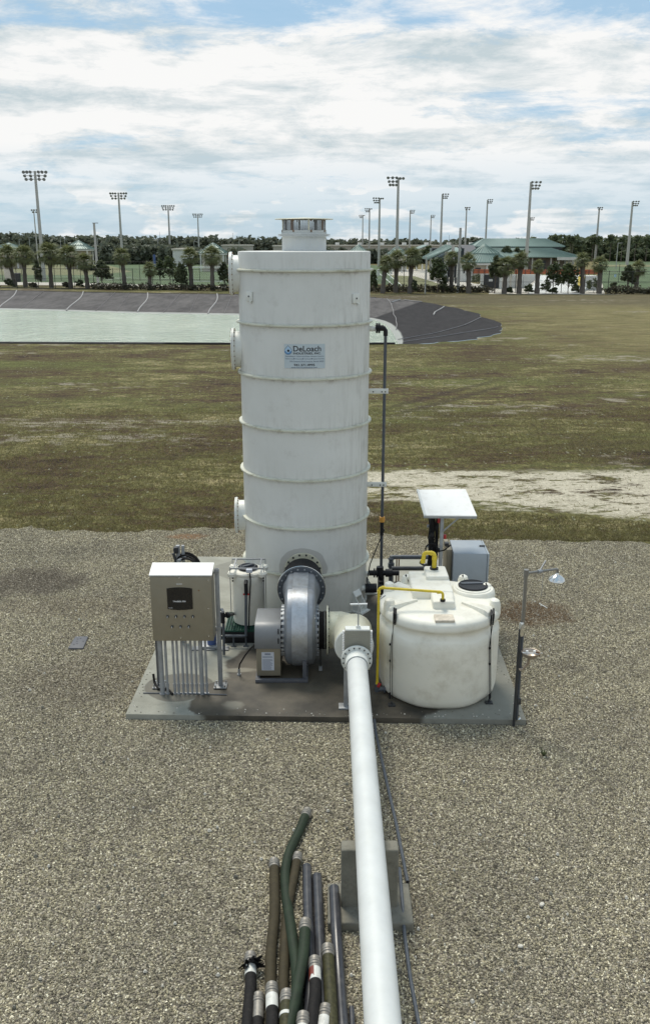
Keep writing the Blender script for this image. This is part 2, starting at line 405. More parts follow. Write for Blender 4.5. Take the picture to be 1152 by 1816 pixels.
M['wood_right'] = leafmat('right_wood_leaf', (0.045, 0.065, 0.032), (0.14, 0.165, 0.085), 0.15)
M['hedge'] = leafmat('hedge_leaf', (0.040, 0.038, 0.024), (0.10, 0.092, 0.058), 0.8)
M['blade'] = leafmat('grass_blade', (0.085, 0.065, 0.030), (0.21, 0.185, 0.075), 1.2)

# ---- ground materials
def ground_mat():
    s = NT('grass_ground'); g = s.geo(); pos = g.outputs['Position']
    sx = s.n('ShaderNodeSeparateXYZ'); s.l(pos, sx.inputs[0]); X, Y = sx.outputs[0], sx.outputs[1]
    big = s.noise(0.16, 6, 0.62, (1, 1.7, 1), vec=pos)
    mid = s.noise(0.9, 6, 0.65, (1, 2.2, 1), vec=pos, off=(4, 9, 0))
    fin = s.noise(9, 5, 0.7, (1, 1, 1), vec=pos)
    fin2 = s.noise(2.6, 7, 0.75, (1, 1.8, 1), vec=pos, off=(1, 5, 0)); f = s.m('ADD', s.m('MULTIPLY', big, 0.34), s.m('ADD', s.m('MULTIPLY', mid, 0.24), s.m('ADD', s.m('MULTIPLY', fin2, 0.24), s.m('MULTIPLY', fin, 0.20))))
    col = s.ramp(f, [(0.42, (0.034, 0.023, 0.016)), (0.470, (0.078, 0.052, 0.031)), (0.500, (0.095, 0.077, 0.033)), (0.535, (0.108, 0.104, 0.036)), (0.60, (0.28, 0.235, 0.125))])
    tuft = s.noise(1.0, 6, 0.8, (7.0, 2.0, 1), vec=pos, off=(6, 1, 0)); tuft2 = s.noise(1.0, 5, 0.8, (16.0, 5.0, 1), vec=pos)
    tt = s.m('ADD', s.m('MULTIPLY', tuft, 0.5), s.m('MULTIPLY', tuft2, 0.5))
    col = s.mix(1.0, col, s.ramp(tt, [(0.36, (0.45, 0.45, 0.47)), (0.50, (1.0, 1.0, 1.0)), (0.66, (1.9, 1.85, 1.75))]), 'MULTIPLY')
    # greener bands that run across the slope
    bn = s.noise(1.0, 4, 0.6, (0.05, 0.22, 1), vec=pos, off=(2, 0.6, 0))
    col = s.mix(s.m('MULTIPLY', s.ramp(bn, [(0.50, 0), (0.64, 1)]), 0.6), col, s.mix(s.ramp(tt, [(0.36, 0), (0.64, 1)]), (0.042, 0.050, 0.014), (0.17, 0.19, 0.058)))
    # lighter, drier grass to the right beyond the pond
    rt = s.m('MULTIPLY', s.smooth(X, 8, 26), s.smooth(Y, 38, 62))
    dry = s.mix(s.ramp(s.noise(1.2, 6, 0.65, (0.35, 1.4, 1), vec=pos), [(0.35, 0), (0.65, 1)]), (0.105, 0.095, 0.040), (0.28, 0.235, 0.115))
    col = s.mix(s.m('MULTIPLY', rt, 0.75), col, dry)
    # far side of the pond, strip in front of the fence: brown
    far = s.m('MULTIPLY', s.smooth(Y, 92, 104), s.m('SUBTRACT', 1, s.smooth(Y, 118, 122)))
    col = s.mix(s.m('MULTIPLY', far, 0.6), col, (0.085, 0.07, 0.045))
    # small bare streaks
    st = s.noise(1.0, 8, 0.76, (0.7, 1.1, 1), vec=pos, off=(11, 3, 0))
    band = s.m('ADD', s.m('MULTIPLY', s.noise(1.0, 3, 0.6, (0.06, 0.22, 1), vec=pos), 0.5), s.m('MULTIPLY', st, 0.62))
    streak = s.ramp(band, [(0.635, 0), (0.68, 1)])
    col = s.mix(s.m('MULTIPLY', streak, 0.75), col, s.mix(fin, (0.20, 0.17, 0.13), (0.42, 0.38, 0.30)))
    # a worn line of sand left, near 32 m
    yl = s.m('ADD', Y, s.m('MULTIPLY', s.m('SUBTRACT', s.noise(0.6, 5, 0.6, vec=pos), 0.5), 2.6))
    line = s.m('SUBTRACT', 1, s.smooth(s.m('ABSOLUTE', s.m('SUBTRACT', yl, 33.2)), 0.2, 1.0))
    line = s.m('MULTIPLY', line, s.m('MULTIPLY', s.ramp(s.noise(2.0, 6, 0.75, (0.5, 1.6, 1), vec=pos), [(0.47, 0), (0.58, 1)]), s.m('SUBTRACT', 1, s.smooth(X, -4.5, -2.5))))
    col = s.mix(s.m('MULTIPLY', line, 0.8), col, (0.34, 0.30, 0.22))
    # bare sandy patch on the right
    n1 = s.m('MULTIPLY', s.m('SUBTRACT', s.noise(0.8, 9, 0.76, (0.6, 1, 1), vec=pos), 0.5), 3.4)
    lo = s.m('SUBTRACT', 23.1, s.m('MULTIPLY', X, 0.27))
    m1 = s.smooth(s.m('SUBTRACT', s.m('ADD', Y, n1), lo), -0.25, 0.35)
    m2_ = s.m('SUBTRACT', 1, s.smooth(s.m('ADD', Y, s.m('MULTIPLY', n1, 0.45)), 25.5, 26.0))
    m3 = s.smooth(s.m('ADD', X, n1), -1.5, 1.2)
    inner = s.ramp(s.noise(1.3, 10, 0.82, (0.6, 1.2, 1), vec=pos, off=(1, 7, 0)), [(0.44, 0.0), (0.50, 1)])
    patch = s.m('MULTIPLY', s.m('MULTIPLY', m1, m2_), s.m('MULTIPLY', m3, inner))
    sand = s.mix(s.ramp(s.noise(14, 6, 0.7, vec=pos), [(0.35, 0), (0.65, 1)]), (0.36, 0.32, 0.24), (0.66, 0.61, 0.48))
    col = s.mix(patch, col, sand)
    # tyre tracks, darker, running diagonally
    tx = s.m('SUBTRACT', s.m('SUBTRACT', Y, 36.0), s.m('MULTIPLY', s.m('SUBTRACT', X, 3.0), 1.3))
    trk = s.m('SUBTRACT', 1, s.smooth(s.m('ABSOLUTE', s.m('SUBTRACT', s.m('ABSOLUTE', tx), 0.9)), 0.15, 0.6))
    trk = s.m('MULTIPLY', trk, s.m('MULTIPLY', s.smooth(X, 1.5, 4), s.m('SUBTRACT', 1, s.smooth(X, 7, 10))))
    col = s.mix(s.m('MULTIPLY', trk, 0.5), col, (0.045, 0.032, 0.025))
    # tiny white flowers and clover speckle
    vo = s.n('ShaderNodeTexVoronoi'); vo.inputs['Scale'].default_value = 1.0; mpv = s.n('ShaderNodeMapping'); mpv.inputs['Scale'].default_value = (5.0, 2.2, 1); s.l(pos, mpv.inputs[0]); s.l(mpv.outputs[0], vo.inputs['Vector'])
    dots = s.ramp(vo.outputs['Distance'], [(0.10, 1), (0.20, 0)])
    spk = s.m('MULTIPLY', dots, s.ramp(s.noise(0.35, 4, 0.6, (1, 1.6, 1), vec=pos, off=(8, 8, 0)), [(0.46, 0), (0.60, 1)]))
    col = s.mix(s.m('MULTIPLY', spk, 0.7), col, (0.42, 0.43, 0.32))
    s.set(col, 0.95); s.b.inputs['Specular IOR Level'].default_value = 0.15
    s.bump(s.m('ADD', s.m('MULTIPLY', fin, 0.6), s.m('MULTIPLY', s.noise(30, 4, 0.7, vec=pos), 0.5)), 0.9, 0.08)
    return s.mat
def gravel_mat():
    s = NT('gravel_bed'); pos = s.geo().outputs['Position']
    v = s.n('ShaderNodeTexVoronoi'); v.inputs['Scale'].default_value = 42; s.l(pos, v.inputs['Vector'])
    v2 = s.n('ShaderNodeTexVoronoi'); v2.inputs['Scale'].default_value = 55; s.l(pos, v2.inputs['Vector'])
    sr = s.n('ShaderNodeSeparateXYZ'); s.l(v.outputs['Color'], sr.inputs[0])
    c = s.ramp(sr.outputs[0], [(0.0, (0.14, 0.12, 0.095)), (0.35, (0.25, 0.22, 0.165)), (0.7, (0.38, 0.335, 0.25)), (1.0, (0.58, 0.53, 0.42))])
    edge = s.ramp(v.outputs['Distance'], [(0.0, 1), (0.55, 0.8), (0.8, 0.2)])
    c = s.mix(1.0, c, edge, 'MULTIPLY')
    patch = s.ramp(s.noise(0.5, 5, 0.6, vec=pos), [(0.35, 0.82), (0.65, 1.15)])
    c = s.mix(1.0, c, patch, 'MULTIPLY')
    s.set(c, 0.9)
    s.bump(s.m('SUBTRACT', 1, v.outputs['Distance']), 0.9, 0.03)
    return s.mat
def stone_mat():
    s = NT('gravel_stone'); oi = s.n('ShaderNodeObjectInfo'); pos = s.geo().outputs['Position']
    c = s.ramp(oi.outputs['Random'], [(0.0, (0.095, 0.083, 0.064)), (0.20, (0.18, 0.160, 0.120)), (0.45, (0.30, 0.270, 0.198)), (0.70, (0.41, 0.368, 0.264)), (0.88, (0.56, 0.51, 0.39)), (1.0, (0.86, 0.81, 0.68))])
    big = s.noise(0.45, 5, 0.62, vec=pos)
    c = s.mix(1.0, c, s.ramp(big, [(0.35, (0.92, 0.91, 0.86)), (0.65, (1.22, 1.20, 1.10))]), 'MULTIPLY')
    pt = s.noise(1.3, 6, 0.7, vec=pos, off=(4, 2, 0)); dampm = s.ramp(pt, [(0.53, 0), (0.66, 1)])
    c = s.mix(s.m('MULTIPLY', dampm, 0.38), c, (0.115, 0.095, 0.070))
    pale = s.ramp(s.noise(0.8, 6, 0.7, vec=pos, off=(9, 5, 0)), [(0.54, 0), (0.68, 1)])
    c = s.mix(s.m('MULTIPLY', pale, 0.15), c, (0.50, 0.46, 0.36))
    # rust-brown stained patch on the right beyond the shower, dark patch top left
    sx = s.n('ShaderNodeSeparateXYZ'); s.l(pos, sx.inputs[0])
    def blob(cx, cy, a, b, amt):
        dx = s.m('DIVIDE', s.m('SUBTRACT', sx.outputs[0], cx), a); dy = s.m('DIVIDE', s.m('SUBTRACT', sx.outputs[1], cy), b)
        d = s.m('ADD', s.m('MULTIPLY', dx, dx), s.m('MULTIPLY', dy, dy))
        d = s.m('ADD', d, s.m('MULTIPLY', s.m('SUBTRACT', s.noise(2.5, 5, 0.7, vec=pos), 0.5), 2.4))
        return s.m('MULTIPLY', s.m('SUBTRACT', 1, s.smooth(d, 0.3, 1.3)), amt)
    c = s.mix(blob(3.75, 15.0, 0.75, 0.62, 0.85), c, (0.16, 0.095, 0.045))
    c = s.mix(blob(-5.8, 16.6, 1.2, 0.8, 0.65), c, (0.10, 0.075, 0.06))
    c = s.mix(blob(-4.5, 15.3, 1.6, 0.5, 0.22), c, (0.13, 0.08, 0.05))
    c = s.mix(blob(-3.1, 19.4, 0.5, 0.22, 0.8), c, (0.38, 0.22, 0.11))
    c = s.mix(blob(-3.6, 12.4, 1.2, 0.9, 0.30), c, (0.11, 0.075, 0.05))
    s.set(c, 0.85)
    return s.mat
def pad_mat():
    s = NT('pad_concrete'); pos = s.geo().outputs['Position']
    sx = s.n('ShaderNodeSeparateXYZ'); s.l(pos, sx.inputs[0]); X, Y = sx.outputs[0], sx.outputs[1]
    n = s.noise(2.2, 8, 0.65, vec=pos); n2 = s.noise(0.9, 5, 0.6, vec=pos, off=(3, 1, 0)); f = s.noise(45, 3, 0.6, (1, 5, 1), vec=pos)
    dryc = s.mix(s.ramp(n, [(0.3, 0), (0.7, 1)]), (0.24, 0.235, 0.195), (0.34, 0.335, 0.285))
    wet_shade_c = s.mix(s.ramp(s.noise(0.8, 6, 0.6, vec=pos, off=(2, 2, 0)), [(0.38, 0), (0.60, 1)]), (0.036, 0.032, 0.025), (0.115, 0.098, 0.072))  # wet concrete, its tone deepened to paint in the shade around the equipment
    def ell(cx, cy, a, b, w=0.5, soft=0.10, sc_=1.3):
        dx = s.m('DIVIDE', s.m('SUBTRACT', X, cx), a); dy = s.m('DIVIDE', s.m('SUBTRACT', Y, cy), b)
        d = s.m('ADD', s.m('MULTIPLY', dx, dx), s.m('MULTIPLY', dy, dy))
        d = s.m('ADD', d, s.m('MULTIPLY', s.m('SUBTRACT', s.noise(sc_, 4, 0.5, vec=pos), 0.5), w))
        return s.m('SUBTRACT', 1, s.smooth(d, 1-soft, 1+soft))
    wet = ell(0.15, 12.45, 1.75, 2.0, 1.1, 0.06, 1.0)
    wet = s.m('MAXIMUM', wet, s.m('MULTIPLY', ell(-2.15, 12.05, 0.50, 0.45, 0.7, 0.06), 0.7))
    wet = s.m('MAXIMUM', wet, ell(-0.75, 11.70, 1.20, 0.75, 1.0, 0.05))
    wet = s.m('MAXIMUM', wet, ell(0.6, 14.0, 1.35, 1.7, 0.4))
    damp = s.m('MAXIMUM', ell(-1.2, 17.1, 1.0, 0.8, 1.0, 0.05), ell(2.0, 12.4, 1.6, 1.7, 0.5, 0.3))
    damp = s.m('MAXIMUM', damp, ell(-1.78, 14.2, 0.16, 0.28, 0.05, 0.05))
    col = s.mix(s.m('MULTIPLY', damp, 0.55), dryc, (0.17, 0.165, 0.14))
    col = s.mix(wet, col, wet_shade_c)
    # pale mineral run-off near the drain
    run = ell(-1.3, 11.5, 0.14, 0.12, 2.5, 0.8, 6.0); run2 = ell(-1.3, 12.6, 0.28, 0.07, 2.0, 0.8, 5.0)
    col = s.mix(s.m('MULTIPLY', s.m('MAXIMUM', run, run2), 0.55), col, (0.30, 0.28, 0.22))
    col = s.mix(s.m('MULTIPLY', s.ramp(s.noise(5, 8, 0.75, vec=pos), [(0.55, 0), (0.7, 1)]), 0.3), col, (0.09, 0.08, 0.065))
    s.set(col, s.m('SUBTRACT', 0.9, s.m('MULTIPLY', wet, 0.30))); s.b.inputs['Specular IOR Level'].default_value = 0.3
    s.bump(s.m('ADD', s.m('MULTIPLY', f, 0.5), n), 0.25, 0.01)
    return s.mat
def tower_mat():
    s = NT('tower_fibreglass'); o = s.tc.outputs['Object']
    sx = s.n('ShaderNodeSeparateXYZ'); s.l(o, sx.inputs[0]); X, Y, Z = sx.outputs[0], sx.outputs[1], sx.outputs[2]
    base = s.mix(s.ramp(s.noise(1.1, 6, 0.6), [(0.3, 0), (0.7, 1)]), (0.62, 0.62, 0.585), (0.70, 0.70, 0.67))
    ang = s.m('ARCTAN2', X, s.m('MULTIPLY', Y, -1))
    cv = s.n('ShaderNodeCombineXYZ'); s.l(s.m('MULTIPLY', ang, 9), cv.inputs[0]); s.l(s.m('MULTIPLY', Z, 0.9), cv.inputs[1])
    stk = s.noise(1.6, 7, 0.65, vec=cv.outputs[0])
    ph = s.m('FRACT', s.m('DIVIDE', s.m('SUBTRACT', Z, 0.82), 0.842))         # 0 just above a ring, 1 just below the next
    above = s.m('SUBTRACT', 1, s.smooth(ph, 0.0, 0.42)); thin = s.m('SUBTRACT', 1, s.smooth(ph, 0.0, 0.07))
    below = s.smooth(ph, 0.86, 1.0)
    side = s.m('ADD', 0.25, s.m('MULTIPLY', s.smooth(ang, 0.1, 1.2), 0.75))
    strk = s.m('MULTIPLY', s.ramp(stk, [(0.47, 0), (0.62, 1)]), s.m('MULTIPLY', s.m('MAXIMUM', above, s.m('MULTIPLY', side, 0.5)), side))
    col = s.mix(s.m('MULTIPLY', strk, 0.5), base, (0.27, 0.25, 0.21))
    col = s.mix(s.m('MULTIPLY', s.m('MULTIPLY', thin, s.ramp(s.noise(3.0, 6, 0.7), [(0.40, 0), (0.62, 1)])), 0.7), col, (0.24, 0.24, 0.22))
    col = s.mix(s.m('MULTIPLY', s.m('MULTIPLY', below, s.ramp(s.noise(4.0, 6, 0.7, off=(3, 3, 3)), [(0.50, 0), (0.64, 1)])), 0.75), col, (0.30, 0.27, 0.24))
    vf = s.ramp(s.noise(2.2, 8, 0.72, off=(7, 1, 2)), [(0.56, 0), (0.70, 1)])
    col = s.mix(s.m('MULTIPLY', vf, 0.34), col, (0.42, 0.40, 0.36))
    # rim of algae at the lowest part, a laminated repair patch round the inlet
    low = s.m('SUBTRACT', 1, s.smooth(Z, 0.0, 0.9))
    col = s.mix(s.m('MULTIPLY', low, 0.35), col, (0.43, 0.42, 0.33))
    dz = s.m('DIVIDE', s.m('SUBTRACT', Z, 0.93), 0.40); dx = s.m('DIVIDE', s.m('ADD', X, 0.03), 0.42)
    dd = s.m('ADD', s.m('ADD', s.m('MULTIPLY', dx, dx), s.m('MULTIPLY', dz, dz)), s.m('MULTIPLY', s.m('SUBTRACT', s.noise(5, 3, 0.5), 0.5), 0.25))
    col = s.mix(s.m('MULTIPLY', s.m('SUBTRACT', 1, s.smooth(dd, 0.95, 1.02)), 0.6), col, (0.36, 0.34, 0.32))
    s.set(col, s.m('ADD', 0.38, s.m('MULTIPLY', stk, 0.2)))
    s.bump(s.m('ADD', s.noise(5, 4, 0.6), s.m('MULTIPLY', s.noise(60, 2, 0.5), 0.15)), 0.18, 0.02)
    return s.mat
def liner_mat():
    s = NT('pond_liner'); pos = s.geo().outputs['Position']
    n = s.noise(0.35, 7, 0.65, (1, 0.5, 1), vec=pos); n2 = s.noise(1.5, 6, 0.7, (1, 0.25, 1), vec=pos)
    sx = s.n('ShaderNodeSeparateXYZ'); s.l(pos, sx.inputs[0])
    c = s.mix(s.ramp(s.m('ADD', s.m('MULTIPLY', n, 0.5), s.m('MULTIPLY', n2, 0.5)), [(0.38, 0), (0.62, 1)]), (0.078, 0.073, 0.072), (0.148, 0.138, 0.134))
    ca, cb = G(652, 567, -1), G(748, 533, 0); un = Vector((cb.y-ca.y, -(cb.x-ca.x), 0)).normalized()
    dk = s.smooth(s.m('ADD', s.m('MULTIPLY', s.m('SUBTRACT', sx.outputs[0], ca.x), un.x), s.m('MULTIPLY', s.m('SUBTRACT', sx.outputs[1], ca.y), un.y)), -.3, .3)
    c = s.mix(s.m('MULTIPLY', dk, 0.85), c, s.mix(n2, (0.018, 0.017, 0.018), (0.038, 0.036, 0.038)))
    tl = s.m('SUBTRACT', 1, s.smooth(sx.outputs[2], -0.985, -0.955)); c = s.mix(s.m('MULTIPLY', tl, 0.8), c, (0.42, 0.43, 0.40))
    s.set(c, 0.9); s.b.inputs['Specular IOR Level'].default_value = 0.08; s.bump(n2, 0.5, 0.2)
    return s.mat
def water_mat():
    s = NT('pond_water'); pos = s.geo().outputs['Position']
    w = s.noise(1.0, 4, 0.62, (0.55, 0.85, 1), vec=pos, dist=0.5); w2 = s.noise(3.2, 3, 0.6, (0.6, 1.1, 1), vec=pos)
    c = s.mix(s.ramp(s.noise(0.06, 4, 0.6, vec=pos), [(0.35, 0), (0.65, 1)]), (0.33, 0.39, 0.30), (0.46, 0.51, 0.40))
    s.set(c, 0.16); s.b.inputs['IOR'].default_value = 1.33
    s.bump(s.m('ADD', s.m('MULTIPLY', w, 0.8), s.m('MULTIPLY', w2, 0.4)), 1.0, 0.45)
    return s.mat
def field_mat(name, a, b, sc_=0.25):
    s = NT(name); pos = s.geo().outputs['Position']
    s.set(s.mix(s.ramp(s.noise(sc_, 6, 0.65, (1, 1.6, 1), vec=pos), [(0.35, 0), (0.65, 1)]), a, b), 0.95); return s.mat
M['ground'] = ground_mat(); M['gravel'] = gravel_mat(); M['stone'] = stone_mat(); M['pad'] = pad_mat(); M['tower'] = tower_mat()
M['liner'] = liner_mat(); M['water'] = water_mat()
M['turf'] = field_mat('sports_turf', (0.055, 0.092, 0.035), (0.095, 0.135, 0.055))
M['turf_worn'] = field_mat('worn_turf', (0.12, 0.13, 0.055), (0.20, 0.19, 0.09))
M['paving'] = field_mat('pale_paving', (0.42, 0.39, 0.33), (0.55, 0.51, 0.44), 0.5)
M['linewhite'] = simple('line_paint', (0.7, 0.72, 0.68), 0.8)
M['linerpale'] = simple('liner_weld_pale', (0.26, 0.25, 0.25), 0.75, var=0.2, scale=1)
M['linergrey'] = simple('liner_weld_grey', (0.15, 0.14, 0.14), 0.75, var=0.2, scale=1)
M['linerwhite'] = simple('liner_weld_white', (0.32, 0.31, 0.30), 0.7, var=0.15, scale=1)

# ================================================================== THE SETTING
def sheet(name, outer, z, mat, holes=()):
    loops = [[Vector((x, y, 0)) for x, y in outer]] + [[Vector((x, y, 0)) for x, y in h] for h in holes]
    flat = [p for l in loops for p in l]
    tris = tessellate_polygon(loops); mb = MB()
    fs = []
    for t in tris:
        a, b, c = (flat[i] for i in t)
        fs.append(tuple(t) if (b-a).cross(c-a).z > 0 else tuple(reversed(t)))
    mb.add([(p.x, p.y, z) for p in flat], fs)
    return mb, mat, name
def structure(name, outer, z, mat, holes=()):
    mb, m, n = sheet(name, outer, z, mat, holes); o = mb.build(n, m, kind='structure'); return o

GZ = -0.08
# pond rim (z = 0) and water edge (z = -1), read off the photograph
rim_px = [(-260, 604), (0, 606), (200, 607), (430, 608), (600, 608), (700, 607.5), (760, 606), (820, 601), (860, 595), (884, 587), (890, 580),
          (880, 570), (856, 558), (820, 547), (775, 538), (730, 531.5), (690, 528), (655, 526), (540, 523), (430, 521), (262, 519), (148, 517), (30, 514.5), (-300, 509)]
wat_px = [(-300, 612), (0, 612), (200, 612), (430, 612), (560, 612), (640, 612), (690, 613), (705, 611), (704, 606), (701, 602), (700, 598),
          (696, 590), (690, 582), (684, 576), (675, 571), (664, 568), (655, 566), (640, 565), (530, 561), (420, 558.5), (244, 555.5), (118, 551.5), (-2, 548.5), (-420, 541)]
rim = [G(x, y, 0.0) for x, y in rim_px]; wat = [G(x, y, -1.0) for x, y in wat_px]
for i in range(7):                       # the near bank: liner falls away from us, hidden by the rim
    wat[i] = Vector((rim[i].x, rim[i].y+3.2, -1.0)) if i < 5 else wat[i]
wat[5] = Vector((rim[5].x-1.4, rim[5].y+2.6, -1.0)); wat[6] = Vector((wat[7].x-0.6, wat[7].y+0.3, -1.0))
# finer, slightly ragged rim
def densify(pts, m=6):
    out = []
    for a, b in zip(pts, pts[1:]):
        for j in range(m): out.append(a.lerp(b, j/m))
    return out+[pts[-1]]
rimc, watc = rim, wat
rim, wat = densify(rim), densify(wat)
for i, p in enumerate(rim):
    if 30 <= i <= 104:
        d = (p-wat[i]); d.z = 0; d.normalize(); w = min(1, (i-30)/8, (104-i)/8)
        rim[i] = p+d*w*(mnoise.noise(Vector((i*.9, 2.2, 0)))*.18+mnoise.noise(Vector((i*.33, 7.2, 0)))*.7)
structure('ground', [(-4000, -60), (4000, -60), (4000, 6000), (-4000, 6000)], -0.12, M['ground'],
          holes=[[(p.x, p.y) for p in rim]])
lm = MB(); NS = 6; k = len(rim)
vs = []
for i in range(k):
    for j in range(NS+1):
        t = j/NS; p = rim[i].lerp(wat[i], t); vs.append((p.x, p.y, (-0.10)*(1-t) + (-1.0)*t - (0.06 if j == NS else 0) + (0.07 if j == 1 else 0)*0))
lm.add(vs, [(i*(NS+1)+j, i*(NS+1)+j+1, (i+1)*(NS+1)+j+1, (i+1)*(NS+1)+j) for i in range(k-1) for j in range(NS)])
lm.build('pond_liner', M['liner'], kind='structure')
wp = [(p.x, p.y) for p in wat]
structure('water', wp, -1.0, M['water'])
# liner rim curb (anchor trench, a low roll of liner standing just above the grass)
rb = MB(); rb.tube([(p.x, p.y, -0.07) for p in rim[:31]], 0.09, 6); rb.tube([(p.x, p.y, -0.09) for p in rim[100:]], 0.07, 6)
rb.build('liner_edge', M['liner'], kind='structure')
# white weld seams / ballast tubes on the liner
seams = thing('liner_seams', 'white ballast tubes and weld lines running up the grey pond liner', 'seams', tuple(G(262, 519, 0)))
def seam(px0, px1, r, bend=0.0):
    # from rim pixel (z=0) to water pixel (z=-1)
    a = G(*px0, -0.10); b = G(*px1, -1.0); pts = []
    for i in range(7):
        t = i/6; p = a.lerp(b, t); p.z += 0.05; p.x += bend*math.sin(PI*t); p.x += .35*math.sin(PI*min(1, t*1.3))*(r > .05); pts.append(p)
    mb = MB(); mb.tube(pts, r, 6); mb.build('seam', M['linerwhite' if r > .05 else 'linergrey'], seams)
for a, b, r in [((30, 515.5), (-2, 547), .075), ((148, 518), (118, 551), .08), ((262, 520), (244, 554), .075), ((385, 521.5), (369, 556.5), .075),
                ((78, 517), (38, 548), .03), ((205, 519), (170, 552), .03), ((320, 521), (290, 555), .03), ((412, 522), (398, 556.5), .03), ((230, 519.5), (207, 553), .02), ((352, 521), (336, 556), .02)]:
    seam(a, b, r)
def seam_on_liner(pts, r):
    # points given as (rim index float s, t down the slope)
    mb = MB(); out = []
    fine = []
    for (s0, t0), (s1, t1) in zip(pts, pts[1:]):
        for j in range(6): fine.append((s0+(s1-s0)*j/6, t0+(t1-t0)*j/6))
    for s_, t in fine+[pts[-1]]:
        i = int(s_); fr = s_-i; a = rimc[i].lerp(rimc[i+1], fr); b = watc[i].lerp(watc[i+1], fr); p = a.lerp(b, t)
        out.append((p.x, p.y, -0.10*(1-t)-1.0*t + 0.05))
    out = [out[0]]+[tuple((out[i-1][k_]+2*out[i][k_]+out[i+1][k_])/4 for k_ in range(3)) for i in range(1, len(out)-1)]+[out[-1]]
    mb.tube(out, r, 5); mb.build('seam', M['linerwhite' if r > .06 else 'linerpale'], seams)
seam_on_liner([(10.2, .03), (9.6, .3), (8.6, .6), (7.6, .92)], .035)
seam_on_liner([(11.8, .05), (10.9, .35), (9.8, .7), (8.7, .98)], .035)
seam_on_liner([(13.6, .05), (13.3, .3), (13.0, .4)], .07)
seam_on_liner([(15.5, .03), (15.7, .2)], .12)
seam_on_liner([(16.1, .03), (15.3, .45), (14.5, .7), (13.2, .86), (11.5, .95)], .035)
seam_on_liner([(14.6, .0), (14.9, .03), (15.3, .02)], .06)

# gravel yard
random.seed(3)
edge = []
for i in range(241):
    px = -500 + i*(2152/240); py = 941 + (0 if px < 430 else (px-430)/722*24)
    p = G(px, py, GZ); nz = mnoise.noise(Vector((p.x*0.5, 3.3, 0)))*0.35 + mnoise.noise(Vector((p.x*2.1, 8.3, 0)))*0.14+mnoise.noise(Vector((p.x*6.3, 4.3, 0)))*0.12+mnoise.noise(Vector((p.x*15.3, 1.3, 0)))*0.12
    edge.append((p.x, p.y+nz))
gout = [(-16, 0.5), (16, 0.5), (16, edge[-1][1])] + list(reversed(edge)) + [(-16, edge[0][1])]
PAD = [(-2.78, 11.25), (2.77, 11.09), (2.93, 17.65), (-2.66, 17.85)]
structure('gravel_yard', gout, GZ, M['gravel'], holes=[[PAD[0], PAD[1], PAD[2], PAD[3]]])
pb = MB(); pb.prism(PAD, -0.2, 0.0); pb.build('concrete_pad', M['pad'], bevel=0.012, kind='structure')

